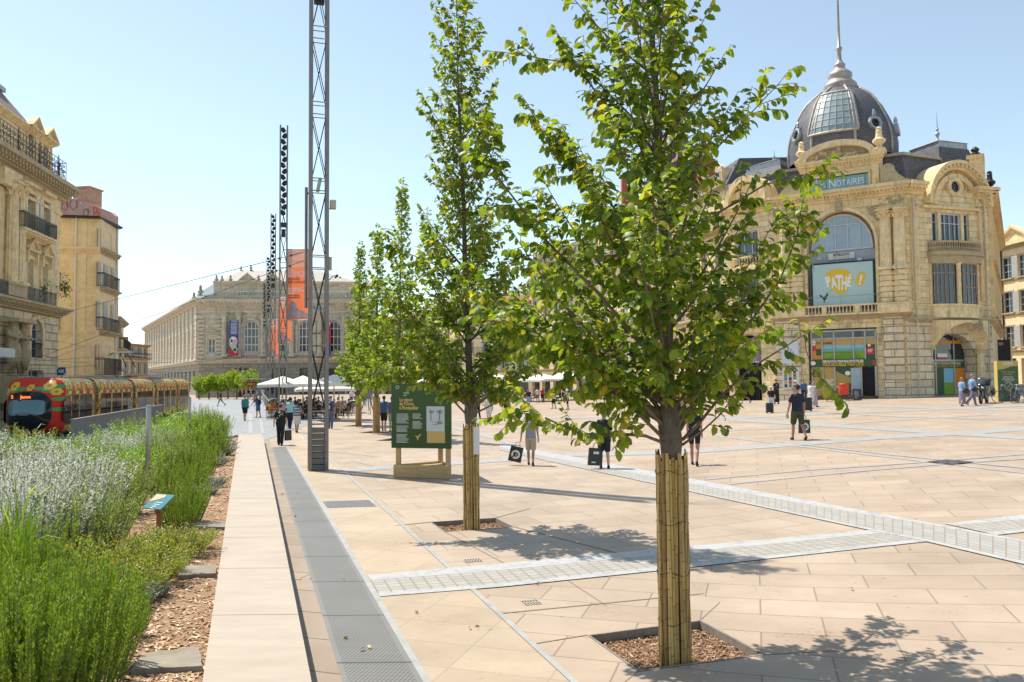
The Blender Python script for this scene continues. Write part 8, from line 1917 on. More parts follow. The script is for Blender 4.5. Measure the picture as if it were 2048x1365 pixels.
post(298, 0, 16.5, 814, .05, 'nearest round metal post rising from the planting bed'); post(380, 0, 28, 797, .05, 'second round metal post rising from the far part of the bed')
def bedsign(px, py, Y, w_, d_, rz, tilt, label, m, side_post=True, art=True):
 c = P(px, py, Y); t = thing('plant_sign', label, 'sign', (c.x, c.y, BZ)); h = c.z - BZ
 mb = MB(); mb.box(-.03, .03, -.02, .02, -.05, h); mb.build('wooden_stake', M_['wood'] if 0 else mat('red_brown_stake', (.30, .11, .04), rough=.8, var=.2), t)
 M = Matrix.Translation((0, 0, h)) @ Matrix.Rotation(rz, 4, 'Z') @ Matrix.Rotation(tilt, 4, 'X'); mb = MB(M); mb.box(-w_ / 2, w_ / 2, -.01, .01, -d_ / 2, d_ / 2); mb.build('sign_plate', m, t)
 if art: mb = MB(M); mb.prism([(-w_ * .46, d_ * .45), (-w_ * .46, -.02), (-.05, d_ * .1), (.05, d_ * .3), (w_ * .1, d_ * .45)], -.014, -.011); mb.build('map_print', mat('sand_print', (.50, .38, .22)), t); mb = MB(M); [mb.box(-w_ * .1, w_ * .3 - .03 * k, -.014, -.011, -d_ * .1 - k * .04, -d_ * .07 - k * .04) for k in range(5)]; mb.build('printed_lines', wt, t)
bedsign(318, 1004, 12.0, .40, .30, -.5, -.95, 'small tilted blue green plant sign on a wooden stake in the bed', mat('teal_print', (.06, .20, .24), rough=.25))
bedsign(410, 898, 25.5, .48, .38, .1, -.75, 'blank beige plant sign half sunk in the greenery near the far end of the bed', mat('beige_plate', (.50, .40, .28), rough=.5), art=False)
def slabst(px, label, h=.05):
 p = [G(*q, BZ) for q in px]; t = MB(); n = len(p); c = sum(p, Vector((0, 0, 0))) / n
 pp = []
 for i in range(n):
  a, b = p[i], p[(i + 1) % n]
  for k in range(5): q_ = a.lerp(b, k / 5); q_ = c + (q_ - c) * (1 + .03 * math.sin(i * 9 + k * 2.3)); pp.append((q_.x, q_.y))
 t.slab(pp[::-1] if Vector((pp[5][0] - pp[0][0], pp[5][1] - pp[0][1])).cross(Vector((pp[10][0] - pp[5][0], pp[10][1] - pp[5][1]))) < 0 else pp, BZ - .03, BZ + h); o = t.build('stepping_stone', mat('rough_grey_stone', (.30, .26, .21), rough=.9, col2=(.20, .17, .13), vscale=4, bump=.8, bscale=12)); tag(o, label, 'stepping stone', 'stepping stones in the mulch')
slabst([(262, 1352), (405, 1345), (398, 1305), (285, 1320)], 'nearest stepping stone at the bottom edge of the bed'); slabst([(355, 1160), (432, 1155), (432, 1137), (365, 1142)], 'middle stepping stone half covered by bark chips'); slabst([(383, 1060), (452, 1061), (452, 1049), (385, 1049)], 'farthest flat grey stepping stone in the mulch strip')
a, b = P(150, 841, 33), P(326, 809.5, 54); a.z = 1.12; b.z = 1.12
WF = Face((a.x, a.y, 0), (b.x, b.y, 0)); mb = WF.mb(); mb.box(0, WF.L, 0, .15, -.2, 1.1); mb.box(-.02, WF.L + .02, -.03, .18, 1.1, 1.15)
for k in range(14): mb.box(k * WF.L / 14, k * WF.L / 14 + .02, -.006, -.0, 0, 1.1)
tag(mb.build('parapet_wall', M_['concretedk']), 'smooth grey parapet wall between the planting bed and the tram', 'wall')
def bush(kind, n, h, sp, leafn, ll, lw, m, seed, up=.8, stem=True, name='shrub', bend=.25, flower=0):
 r = random.Random(seed); mb = MB(); sb = MB()
 for i in range(n):
  a = r.uniform(0, 6.283); q_ = sp * math.sqrt(r.random()); L_ = h * r.uniform(.55, 1.0) * (1 - .25 * q_ / sp); out = Vector((math.cos(a), math.sin(a), 0))
  b0 = out * q_ * .6; d = (out * (q_ / sp) * (1 - up) * 1.6 + Vector((r.uniform(-.12, .12), r.uniform(-.12, .12), 1))).normalized()
  e = b0 + d * L_; mid = b0.lerp(e, .5) + out * r.uniform(-.02, bend * .3) * L_; pts = curve3(b0, mid, e, 4)
  if stem: sb.tube(pts, [.006, .005, .004, .003, .002], 3, cap=False)
  fl = flower and r.random() < flower; N_ = leafn if not fl else leafn // 2
  for k in range(N_):
   t = (.18 + .82 * (k + r.random()) / N_); t = min(.999, t); j = int(t * 4); c = pts[j].lerp(pts[j + 1], t * 4 - j); td = (pts[j + 1] - pts[j]).normalized()
   az = r.uniform(0, 6.283); sd = Vector((math.cos(az), math.sin(az), 0)); dr = (sd * r.uniform(.35, .8) + td * r.uniform(.6, 1.1)).normalized() if kind == 'rneedle' else (sd * r.uniform(.5, 1.0) + td * r.uniform(.3, 1.0)).normalized() if kind != 'flat' else (sd + Vector((0, 0, r.uniform(-.3, .3)))).normalized()
   L2 = ll * r.uniform(.6, 1.2); w_ = lw * r.uniform(.7, 1.2); s_ = dr.cross(Vector((r.uniform(-1, 1), r.uniform(-1, 1), 1))).normalized() * w_; b = len(mb.v)
   if 'needle' not in kind: c = c + sd * r.uniform(0, .05)
   mb.v += [c, c + dr * L2 * .5 - s_, c + dr * L2, c + dr * L2 * .5 + s_]; mb.f.append([b, b + 1, b + 2, b + 3]); mb.mi.append(0); mb.sm.append(False); mb.uv += [(0, 0)] * 4
 return sb, mb, m
def mkbush(name, label, cat, spec, loc, group):
 sb, mb, m = spec; t = thing(name, label, cat, loc, group=group); sb.build('stems', M_['twig'], t); mb.build('foliage', m, t); return t
ros = leafmat('rosemary_needle', (.13, .22, .022), (.25, .37, .045), (.32, .42, .10), trans=.25); sil = leafmat('silver_leaf', (.48, .52, .42), (.72, .74, .66), (.25, .34, .16), trans=.25, rough=.6, tt=(1.1, 1.1, 1))
myr = leafmat('myrtle_leaf', (.08, .18, .015), (.20, .34, .025), (.28, .40, .05), trans=.45); abe = leafmat('abelia_leaf', (.12, .20, .03), (.27, .33, .05), (.35, .16, .06), trans=.35, yell=.12); san = leafmat('santolina_leaf', (.28, .33, .24), (.42, .46, .36), trans=.2, tt=(1.1, 1.1, 1)); fen = leafmat('feathery_leaf', (.12, .21, .05), (.26, .34, .12), trans=.4)
specs = {'ros': ('rosemary_bush', 'shrub', lambda s: bush('rneedle', 80, 1.14, .42, 230, .036, .0046, ros, s, .76, bend=.5)), 'sil': ('silver_shrub', 'shrub', lambda s: bush('leaf', 190, 1.5, .75, 70, .045, .009, sil, s, .7, flower=.35)),
         'myr': ('bright_shrub', 'shrub', lambda s: bush('leaf', 120, 1.0, .6, 60, .042, .012, myr, s, .6)), 'abe': ('low_shrub', 'shrub', lambda s: bush('leaf', 110, .75, .55, 48, .038, .011, abe, s, .35, bend=.8)),
         'san': ('grey_herb', 'herb', lambda s: bush('needle', 90, .38, .28, 50, .028, .006, san, s, .3)), 'fen': ('feathery_shrub', 'shrub', lambda s: bush('needle', 150, 1.25, .55, 90, .05, .004, fen, s, .75))}
PL = [('ros', 150, 1400, 1.0, 'at the very front of the bed'), ('ros', 50, 1440, 1.05, 'at the very front of the bed'), ('ros', -50, 1420, 1.0, 'at the very front of the bed'), ('ros', 95, 1330, 1.0, 'at the very front of the bed'), ('ros', 0, 1300, 1.0, 'at the very front of the bed'), ('ros', 165, 1335, .9, 'at the very front of the bed'),
      ('ros', 40, 1220, 1.0, 'below the silver shrubs'), ('ros', -40, 1230, 1.05, 'below the silver shrubs'), ('ros', 235, 1292, .36, 'standing alone, small, on the mulch'), ('ros', 265, 1275, .34, 'standing alone, small, on the mulch'), ('ros', 280, 1225, .25, 'standing alone, small, on the mulch'),
      ('sil', 60, 1130, 1.0, 'massed at the left edge'), ('fen', 170, 1120, 1.0, 'massed at the left edge'), ('sil', -40, 1120, 1.05, 'massed at the left edge'), ('sil', 20, 1060, 1.1, 'massed at the left edge'), ('sil', 140, 1050, 1.05, 'massed at the left edge'), ('sil', -20, 1010, 1.15, 'massed at the left edge'), ('fen', 90, 1000, 1.25, 'massed at the left edge'),
      ('abe', 290, 1165, .8, 'spilling onto the mulch'), ('abe', 345, 1115, .75, 'spilling onto the mulch'), ('abe', 240, 1200, .8, 'spilling onto the mulch'), ('abe', 262, 1125, .6, 'spilling onto the mulch'), ('abe', 370, 1100, .55, 'spilling onto the mulch'), ('abe', 210, 1160, .95, 'spilling onto the mulch'),
      ('san', 270, 1215, .8, 'in the foreground mulch'), ('san', 305, 1195, .6, 'in the foreground mulch'), ('ros', 355, 1060, .72, 'just right of the tilted blue sign'), ('ros', 372, 1048, .8, 'just right of the tilted blue sign'), ('fen', 240, 1030, .95, 'behind the tilted blue sign'), ('fen', 290, 985, .7, 'behind the tilted blue sign'), ('fen', 190, 1010, 1.05, 'behind the tilted blue sign'),
      ('myr', 200, 985, 1.15, 'in the middle of the bed'), ('myr', 250, 970, 1.1, 'in the middle of the bed'), ('myr', 290, 955, 1.05, 'in the middle of the bed'), ('myr', 150, 960, 1.2, 'in the middle of the bed'), ('ros', 350, 1000, .85, 'in the middle of the bed'), ('ros', 385, 985, .75, 'in the middle of the bed'), ('ros', 400, 960, .9, 'in the middle of the bed'), ('san', 425, 975, .9, 'along the mulch strip'), ('san', 412, 990, .8, 'along the mulch strip'),
      ('fen', 340, 960, 1.0, 'in the middle of the bed'), ('ros', 375, 945, 1.0, 'in the middle of the bed'), ('fen', 330, 930, 1.1, 'in the far half of the bed'), ('myr', 310, 915, 1.3, 'in the far half of the bed'), ('myr', 350, 905, 1.3, 'in the far half of the bed'), ('ros', 400, 925, 1.1, 'in the far half of the bed'), ('ros', 425, 920, 1.0, 'in the far half of the bed'), ('san', 438, 912, 1.5, 'along the far mulch strip'), ('san', 440, 900, 1.6, 'along the far mulch strip'), ('san', 430, 932, 1.2, 'along the far mulch strip'),
      ('sil', 300, 930, .9, 'in the far half of the bed'), ('myr', 380, 893, 1.4, 'in the far half of the bed'), ('ros', 405, 893, 1.3, 'in the far half of the bed'), ('fen', 425, 890, 1.1, 'in the far half of the bed'), ('myr', 345, 885, 1.4, 'in the far half of the bed'), ('fen', 380, 878, 1.3, 'in the far half of the bed'), ('ros', 430, 876, 1.1, 'in the far half of the bed'), ('fen', 405, 874, 1.2, 'in the far half of the bed'),
      ('myr', 230, 925, 1.3, 'in the middle of the bed'), ('sil', 210, 950, .9, 'in the middle of the bed'), ('fen', 270, 905, 1.2, 'in the far half of the bed'), ('myr', 100, 950, 1.2, 'in the middle of the bed'), ('fen', 20, 950, 1.2, 'at the left edge beyond the silver shrubs')]
bp_ = {}; desc = {'ros': 'upright green rosemary bush', 'sil': 'tall pale silvery shrub', 'myr': 'bright green small leaved shrub', 'abe': 'low yellow green shrub', 'san': 'small grey tufted herb', 'fen': 'feathery pale green shrub'}
cnt = {}
for (k, x, y, s_, pl) in PL: cnt[(k, pl)] = cnt.get((k, pl), 0) + 1
vr = {}
for i, (k, x, y, s_, pl) in enumerate(PL):
 nm, cat, fn = specs[k]; loc = G(x, y, BZ); lb = f'{desc[k]} {pl}'; gr = lb
 v = (k, i % 2); 
 if v not in bp_: bp_[v] = mkbush(nm, lb, cat, fn(100 + len(bp_)), loc, gr); o = bp_[v]; o.scale = (s_,) * 3
 else: o = dup(bp_[v], loc, None, lb, gr)
 f_ = 1.0 if y > 1150 else 1.1
 o.location = loc; o.rotation_euler = (0, 0, i * 1.7); o.scale = (s_ * f_, s_ * f_, s_)
for j, (x, y, lb) in enumerate(((60, 1000, 'arching long grass blades in front of the tram nose'), (330, 930, 'long grass blades rising in front of the grey parapet wall'), (30, 1270, 'single bright grass blades crossing the front rosemary'))):
 c = G(x, y, BZ); mb = MB(); r = random.Random(j)
 for k in range(16): a = r.uniform(0, 6.3); o_ = Vector((math.cos(a), math.sin(a), 0)) * r.uniform(.2, .5); h = r.uniform(1.0, 1.7); pts = curve3(c, c + Vector((0, 0, h)), c + o_ + Vector((0, 0, h * .85)), 6); [mb.add([pts[i] - Vector((.008, 0, 0)), pts[i] + Vector((.008, 0, 0)), pts[i + 1] + Vector((.006, 0, 0)), pts[i + 1] - Vector((.006, 0, 0))], [(0, 1, 2, 3)]) for i in range(6)]
 tag(mb.build('long_grass', myr), lb, 'grass')
def parasol(loc, w, h, label, group, rz=0, th=.85):
 t = thing('parasol', label, 'parasol', loc, rz, group); mb = MB(); hw = w / 2; n = 4
 c = [(-hw, -hw, h), (0, -hw, h + .03), (hw, -hw, h), (hw, 0, h + .03), (hw, hw, h), (0, hw, h + .03), (-hw, hw, h), (-hw, 0, h + .03)]
 v = c + [(x * .5, y * .5, h + th * .5) for x, y, _ in c] + [(0, 0, h + th)] + [(x, y, z - .22) for x, y, z in c]
 mb.add(v, [(i, (i + 1) % 8, (i + 1) % 8 + 8, i + 8) for i in range(8)] + [(i + 8, (i + 1) % 8 + 8, 16) for i in range(8)] + [(i + 17, (i + 1) % 8 + 17, (i + 1) % 8, i) for i in range(8)]); mb.build('canopy', M_['canvas'], t)
 mb = MB(); mb.tube([(0, 0, 0), (0, 0, h + th)], .045, 8); mb.build('pole', M_['canvas'] if 0 else mat('pale_parasol_pole', (.52, .44, .32), rough=.5), t)
 mb = MB(); mb.box(-.4, .4, -.4, .4, .0, .08); mb.build('base', M_['concrete'], t); return t
p0 = None
gl = 'cream parasols of the cafe terrace by the masts'
for (px, Y, w, h, lb) in ((565, 60, 3.6, 2.42, 'large cream parasol furthest left on the cafe terrace'), (606, 57, 3.0, 2.42, 'large cream parasol partly behind the nearest mast'), (668, 54, 3.4, 2.45, 'large cream parasol right of the nearest mast'), (628, 70, 3.2, 1.95, 'lower cream parasol behind the nearest mast'), (678, 66, 3.0, 2.0, 'lower cream parasol behind the man with the backpack')):
 c = P(px, 764, Y); c.z = 0; parasol(c, w, h, lb, gl, .3, .62)
gr2 = 'white parasols of the far cafes, seen through the crowns'
f2 = None
for i in range(15):
 px = 865 + i * 44; Y = 104 - i * 2.0; c = P(px, 764, Y); c.z = g(c.x)
 if f2 is None: f2 = parasol(c, 3.9, 2.5, gr2, gr2, .2, .8)
 else: dup(f2, c, .2 + i * .1, gr2, gr2)
def chair(loc, rz, label, group):
 t = thing('cafe_chair', label, 'chair', loc, rz, group)
 mb = MB(); mb.box(-.21, .21, -.2, .2, .43, .47); mb.build('seat', M_['darkwood'], t); mb = MB(); mb.box(-.21, .21, .19, .22, .6, .88); [mb.box(x - .015, x + .015, .19, .21, .45, .62) for x in (-.19, .19)]; mb.build('backrest', M_['darkwood'], t)
 for sx in (-.18, .18):
  for sy in (-.17, .18): mb = MB(); mb.box(sx - .015, sx + .015, sy - .015, sy + .015, 0, .43); mb.build('leg', M_['darkwood'], t)
 return t
def table(loc, label, group):
 t = thing('cafe_table', label, 'table', loc, 0, group); mb = MB(); mb.lathe([(.36, .72), (.36, .75)], n=16); mb.build('tabletop', mat('table_top_brown', (.22, .11, .05), rough=.3), t); mb = MB(); mb.tube([(0, 0, 0), (0, 0, .72)], .03, 6); mb.lathe([(.22, 0), (.2, .03), (.03, .05)], n=10); mb.build('pedestal', M_['iron'], t); return t
r = random.Random(12); ch = tb = None
ga_, gb2 = 'dark wooden chairs on the terrace by the masts', 'brown tables on the terrace by the masts'; gc_, gd_ = 'dark chairs of the far cafes under white parasols', 'tables of the far cafes under white parasols'
spots = []
for row in range(4):
 for k in range(6): px = 556 + k * 24 + row * 7; Y = 56 + row * 4.5; c = P(px, 764, Y); c.z = 0; spots.append((c, ga_, gb2))
for k in range(26): px = 860 + k * 25; Y = 101 - k * 1.1 + r.uniform(-3, 3); c = P(px, 764, Y); c.z = g(c.x); spots.append((c, gc_, gd_))
for i, (c, a, b) in enumerate(spots):
 if tb is None: tb = table(c, b, b)
 else: dup(tb, c, None, b, b)
 for s in (-1, 1):
  q = c + Vector((s * .55, r.uniform(-.15, .15), 0))
  if ch is None: ch = chair(q, -s * PI / 2, a, a)
  else: dup(ch, q, -s * PI / 2, a, a)
  if r.random() < .8:
   pr = sp1 if r.random() < .6 else sp2; near = a == ga_
   lb = f"seated person in {'dark' if pr is sp1 else 'orange'} top at the {'terrace by the masts' if near else 'far cafes under white parasols'}"
   if pr.location.z < -1 and near: pr.location = q; pr.rotation_euler = (0, 0, -s * PI / 2 + PI); pr['label'] = lb; pr['group'] = lb
   else: dup(pr, q, -s * PI / 2 + PI, lb, lb)
def barrier(p0, p1, label, group, h=1.1, low=.12):
 F = Face(p0, p1); t = thing('crowd_barrier', label, 'barrier', F.p0, group=group, world=True); L = F.L; mb = F.mb(); mb.smooth = True
 mb.tube([(0, 0, 0), (0, 0, h - .12), (.12, 0, h), (L - .12, 0, h), (L, 0, h - .12), (L, 0, 0)], .028, 6); mb.tube([(0, 0, low), (L, 0, low)], .02, 5); mb.build('frame', M_['steelpale'], t)
 mb = F.mb(); n = int(L / .13)
 for i in range(1, n): mb.tube([(L * i / n, 0, low), (L * i / n, 0, h)], .012, 4, cap=False)
 mb.build('bars', M_['steelpale'], t); mb = F.mb(); [mb.box(u - .03, u + .03, -.25, .25, 0, .03) for u in (.15, L - .15)]; mb.build('feet', M_['steelpale'], t)
A_, B_ = G(655, 831), G(742, 830)
for i in range(2): barrier(A_.lerp(B_, i / 2), A_.lerp(B_, (i + .97) / 2), ('crowd barrier section directly right of the man with the backpack', 'crowd barrier section behind the trunks of the far young trees')[i], 'crowd barriers before the terrace')
A_, B_ = G(540, 835), G(524, 800)
for i in range(4): barrier(B_.lerp(A_, i / 4), B_.lerp(A_, (i + .96) / 4), 'crowd barrier in the row along the street, receding toward the tram stop', 'crowd barriers in the row along the street')
c = G(543, 801); t = thing('black_cabinet', 'black upright equipment cabinet behind the row of barriers', 'cabinet', c); mb = MB(); mb.box(-.85, .85, -.4, .4, .08, 2.0); o = mb.build('cabinet_body', M_['black'], t); bv = o.modifiers.new('b', 'BEVEL'); bv.width = .04; mb = MB(); mb.box(-.01, .01, -.412, -.402, .2, 1.9); mb.box(.05, .08, -.44, -.402, 1.0, 1.3); mb.build('door_handle', M_['zinc'], t)
c = G(546, 822); t = thing('covered_box', 'grey fabric covered round container left of the man in mint shirt', 'container', c); mb = MB(); mb.smooth = True; mb.lathe([(.42, 0), (.52, .1), (.5, .6), (.55, .72), (.5, 1.0), (.3, 1.12), (.02, 1.15)], n=16); mb.build('cover', mat('dark_grey_tarp', (.09, .085, .08), rough=.8, bump=.6, bscale=6, var=.3), t)
c = G(735, 822); t = thing('easel', 'dark folding easel with splayed legs beyond the crowd barrier', 'easel', c); 
for dx, dy in ((-.55, .0), (.5, .0), (.05, .5)): mb = MB(); mb.tube([(0, 0, 1.75), (dx, dy, 0)], .045, 5); mb.build('leg', M_['iron'], t)
mb = MB(); mb.box(-.3, .3, -.06, -.03, 1.0, 1.7); mb.build('board', mat('grey_board', (.2, .22, .24)), t)
c = P(512, 764, 118); c.z = 0; st = thing('tram_shelter', 'flat roofed tram stop shelter with a small red display', 'shelter', c); mb = MB(); mb.box(-1.8, 3.4, -1.2, 1.2, 3.0, 3.12); mb.build('flat_roof', M_['steelpale'], st)
for x in (-.2, .6, 3.0): mb = MB(); mb.box(x - .09, x + .09, -.1, .1, 0, 3.0); mb.build('pillar', mat('shelter_brown', (.25, .18, .12), rough=.6), st)
mb = MB(); mb.box(-1.2, .2, -.4, -.25, 2.15, 2.6); d = mb.build('display_case', M_['black'], st); txt('Jacou 2', .28, mat('red_display', (.3, .02, .01), emit=(1, .08, .02), es=1.2), d, Matrix.Translation((-1.1, -.42, 2.25)), fit=1.1, name='display_digits')
cl = leafmat('clipped_tree_leaf', (.10, .19, .02), (.24, .33, .03), (.33, .38, .06), trans=.45)
def ball(loc, w, h, zt, seed, label):
 r = random.Random(seed); t = thing('clipped_tree', label, 'tree', loc, group='low clipped trees before the opera'); mb = MB(); mb.tube([(0, 0, 0), (.03, 0, zt - h * .4)], [.12, .08], 7); [mb.tube([(0, 0, zt - h), (math.cos(a) * w * .5, math.sin(a) * w * .5, zt - h * .4)], [.05, .02], 4) for a in (0, 1.3, 2.6, 3.9, 5.2)]; mb.build('trunk', M_['bark'], t); lv = MB()
 cs = [(Vector((r.uniform(-.6, .6) * w, r.uniform(-.6, .6) * w, zt - h / 2 + r.uniform(-.25, .3) * h)), r.uniform(.35, .55)) for k in range(9)]
 for i in range(1700):
  c_, q = r.choice(cs); d = Vector((r.gauss(0, 1), r.gauss(0, 1), r.gauss(0, 1))).normalized(); p = c_ + Vector((d.x * w * q, d.y * w * q, d.z * h * q * .8)) * r.uniform(.75, 1.03); leaf_lo(lv, p, d + Vector((r.uniform(-.6, .6), r.uniform(-.6, .6), r.uniform(-.5, .5))), .24, r)
 lv.build('crown', cl, t)
words2 = ('leftmost', 'second', 'third', 'fourth', 'fifth', 'rightmost and largest')
for i, (px, w, top, Y) in enumerate(((398, 1.1, 755, 128), (418, 1.2, 750, 127), (436, 1.2, 751, 127), (456, 1.25, 750, 126), (474, 1.35, 745, 125), (496, 1.6, 741, 123))):
 c = P(px, 764, Y); c.z = 0; zt = P(px, top, Y).z; ball(c, w * 1.15, 2.5, zt, 40 + i, f'{words2[i]} of the six clipped yellow green trees before the opera')
def lamp(px, Y, top, label):
 c = P(px, 764, Y); c.z = 0; h = P(px, top, Y).z; t = thing('street_lamp', label, 'street lamp', c); mb = MB(); mb.lathe([(.3, 0), (.28, .8), (.14, 1.0), (.09, 1.6), (.07, h - 1.4), (.12, h - 1.2)], n=8); mb.build('pole', M_['iron'], t); mb = MB()
 for s in (-1, 0, 1): mb.lathe([(.1, 0), (.26, .5), (.28, .55), (.05, .85)], s * .8, 0, h - 1.0 + (.15 if s == 0 else 0), n=6); mb.tube([(0, 0, h - 1.2), (s * .8, 0, h - 1.3), (s * .8, 0, h - .95)], .035, 4)
 mb.build('lanterns', M_['iron'], t)
lamp(480, 138, 733, 'black cast iron street lamp behind the fifth clipped tree')
mb = MB(); a, b = P(392, 764, 138), P(503, 764, 138); mb.box(a.x, b.x, 138, 138.6, 0, 1.35); mb.box(a.x - .1, b.x + .1, 137.9, 138.7, 1.35, 1.5); tag(mb.build('low_wall', M_['greydk']), 'low dark stone wall below the clipped trees', 'wall')
for i, (x, y) in enumerate(((397, 794), (407, 794))):
 c = G(x, y); t = thing('suitcase', ('small red suitcase, left of the two far ones on the street', 'small red suitcase, right of the two far ones on the street')[i], 'suitcase', c, .6); mb = MB(); mb.M = Matrix.Rotation(.5, 4, 'Y'); mb.box(-.35, .35, -.25, .25, .12, 1.05); o = mb.build('shell', redp, t); bv = o.modifiers.new('b', 'BEVEL'); bv.width = .06; mb = MB(mb.M); mb.tube([(-.15, 0, 1.05), (-.15, 0, 1.3), (.15, 0, 1.3), (.15, 0, 1.05)], .02, 4); mb.build('pull_handle', M_['zinc'], t)
c = P(123, 743, 48); t = thing('route_sign', 'small blue and white sign reading +X above the tram beside the palace', 'sign', c); mb = MB(); mb.box(-.3, .3, -.03, .03, -.28, .28); mb.build('frame', M_['white'], t); mb = MB(); mb.prism([(-.25, -.23), (.12, -.23), (.25, -.1), (.25, .23), (-.12, .23), (-.25, .1)], -.045, -.032); mb.build('blue_face', mat('route_blue', (.02, .06, .20), rough=.3), t); txt('+X', .3, wt, t, Matrix.Translation((0, -.05, -.1)), align='CENTER', bold=.012, fit=.38)
mb = MB(); mb.tube([(0, .05, .0), (0, .05, -c.z)], .04, 6); mb.build('pole', M_['iron'], t)
def wheel(mb, c, R_, w=.03, ax='X', n=22):
 """tyre ring and spokes, axle along local x"""
 M0 = mb.M; mb.M = M0 @ Matrix.Translation(c) @ Matrix.Rotation(PI / 2, 4, 'Y'); mb.smooth = True
 mb.lathe([(R_ - w, -w * .6), (R_, -w * .5), (R_ + w * .2, 0), (R_, w * .5), (R_ - w, w * .6), (R_ - w, -w * .6)], n=n, cap=False); mb.M = M0; mb.smooth = False
def spokes(mb, c, R_, n=12):
 for k in range(n): a = 2 * PI * k / n; mb.tube([c, (c[0], c[1] + math.cos(a) * R_, c[2] + math.sin(a) * R_)], .004, 3, cap=False)
def bicycle(loc, rz, label, fm, s=1.0):
 t = thing('bicycle', label, 'bicycle', loc, rz); t.scale = (s,) * 3; 
 for y in (-.52, .52): mb = MB(); wheel(mb, (0, y, .34), .34, .028); w = mb.build('wheel', M_['rubber'], t); mb = MB(); spokes(mb, (0, y, .34), .32); mb.tube([(-.05, y, .34), (.05, y, .34)], .025, 6); mb.build('spokes', M_['zinc'], w)
 mb = MB(); mb.smooth = True; bb, st_, hd_, rw, fw_ = (0, -.08, .3), (0, -.2, .78), (0, .36, .82), (0, -.52, .34), (0, .52, .34)
 for a, b in ((bb, st_), (bb, hd_), (st_, hd_), (rw, bb), (rw, st_), ((0, .34, .9), fw_)): mb.tube([a, b], .022, 6)
 mb.build('frame', fm, t); mb = MB(); mb.smooth = True; mb.tube([(-.28, .3, 1.0), (-.1, .36, 1.02), (.1, .36, 1.02), (.28, .3, 1.0)], .016, 6); mb.tube([(0, .36, .82), (0, .36, 1.02)], .016, 6); mb.build('handlebar', M_['zinc'], t)
 mb = MB(); mb.smooth = True; mb.ell((0, -.22, .9), (.08, .14, .035), 8, 5); mb.tube([st_, (0, -.21, .88)], .014, 5); mb.build('saddle', M_['black'], t)
 mb = MB(); mb.lathe([(.001, -.05), (.1, -.05), (.1, -.04)], n=14); mb.M = Matrix.Identity(4); mb.tube([(-.12, -.08, .3), (.12, -.08, .3)], .012, 5); mb.box(.08, .14, -.14, -.02, .17, .2); mb.build('cranks', M_['black'], t)
 mb = MB(); [mb.tube([(x, -.6, .7), (x, -.25, .7)], .008, 4) for x in (-.06, 0, .06)]; mb.tube([(0, -.52, .34), (0, -.5, .7)], .008, 4); mb.build('luggage_rack', M_['black'], t); return t
def gp(px, Y): c = P(px, 760, Y); c.z = g(c.x); return c
bicycle(gp(1643, 56.5), R(82), 'pink bicycle leaning before the yellow shopfront', mat('pink_bike_paint', (.40, .16, .20), rough=.3)); bicycle(gp(1684, 57.2), R(95), 'dark bicycle behind the red tub', M_['black'])
c = gp(1687, 56.6); t = thing('red_tub', 'round red tub standing on a cargo frame beside the doorway', 'tub', c); mb = MB(); mb.smooth = True; mb.lathe([(.28, .42), (.34, .5), (.36, 1.0), (.34, 1.12), (.37, 1.14), (.37, 1.2), (.02, 1.24)], n=20); mb.build('tub_body', mat('orange_red_plastic', (.60, .05, .02), rough=.35), t); mb = MB(); [mb.tube([(x, y, 0), (x, y, .44)], .02, 5) for x in (-.25, .25) for y in (-.25, .25)]; mb.build('cargo_frame', M_['iron'], t)
c = gp(1714, 56.2); t = thing('menu_board', 'standing black chalkboard with a red frame beside the open doorway', 'chalkboard', c); mb = MB(Matrix.Rotation(-.12, 4, 'X')); mb.box(-.3, .3, -.02, .02, .02, .82); mb.build('frame', mat('dark_red_frame', (.18, .03, .03)), t); m2 = MB(mb.M); m2.box(-.25, .25, -.03, -.021, .08, .77); m2.build('slate', mat('chalkboard_blue', (.04, .06, .09), rough=.8), t)
m2 = MB(mb.M); r = random.Random(3); [m2.box(-.2, r.uniform(0, .2), -.034, -.031, .65 - k * .08, .665 - k * .08) for k in range(7)]; m2.build('chalk_lines', wt, t)
c = gp(1966, 45.5); t = thing('touring_motorbike', 'large black touring motorbike parked behind the striding couple', 'motorbike', c, R(138)); mb = MB()
for y, nm in ((.72, 'front_wheel'), (-.72, 'rear_wheel')): mb = MB(); wheel(mb, (0, y, .31), .31, .09); w = mb.build(nm, M_['rubber'], t); m2 = MB(); m2.smooth = True; m2.ell((0, y, .31), (.07, .2, .2), 12, 6); m2.build('disc_rim', M_['zinc'], w)
bk = mat('gloss_black_fairing', (.012, .014, .016), rough=.15, spec=.8); mb = MB(); mb.ell((0, .05, .72), (.22, .5, .26), 12, 8); mb.ell((0, .52, .88), (.3, .26, .3), 12, 8); mb.ell((0, -.45, .8), (.18, .4, .14), 12, 6); mb.ell((0, .1, .45), (.2, .35, .2), 10, 6); fuse(mb, 'fairing', bk, t, .03, 1, 2)
mb = MB(); mb.smooth = True; mb.ell((0, .52, 1.28), (.22, .06, .28), 12, 8, Matrix.Rotation(.5, 3, 'X')); mb.build('windscreen', mat('smoked_screen', (.06, .08, .09), rough=.1), t)
mb = MB(); mb.smooth = True; mb.ell((0, -.35, .98), (.17, .35, .08), 10, 6); mb.build('seat', M_['black'], t); mb = MB(); mb.ell((0, -.75, 1.15), (.26, .2, .2), 10, 6); fuse(mb, 'top_case', bk, t, .03, 1, 1)
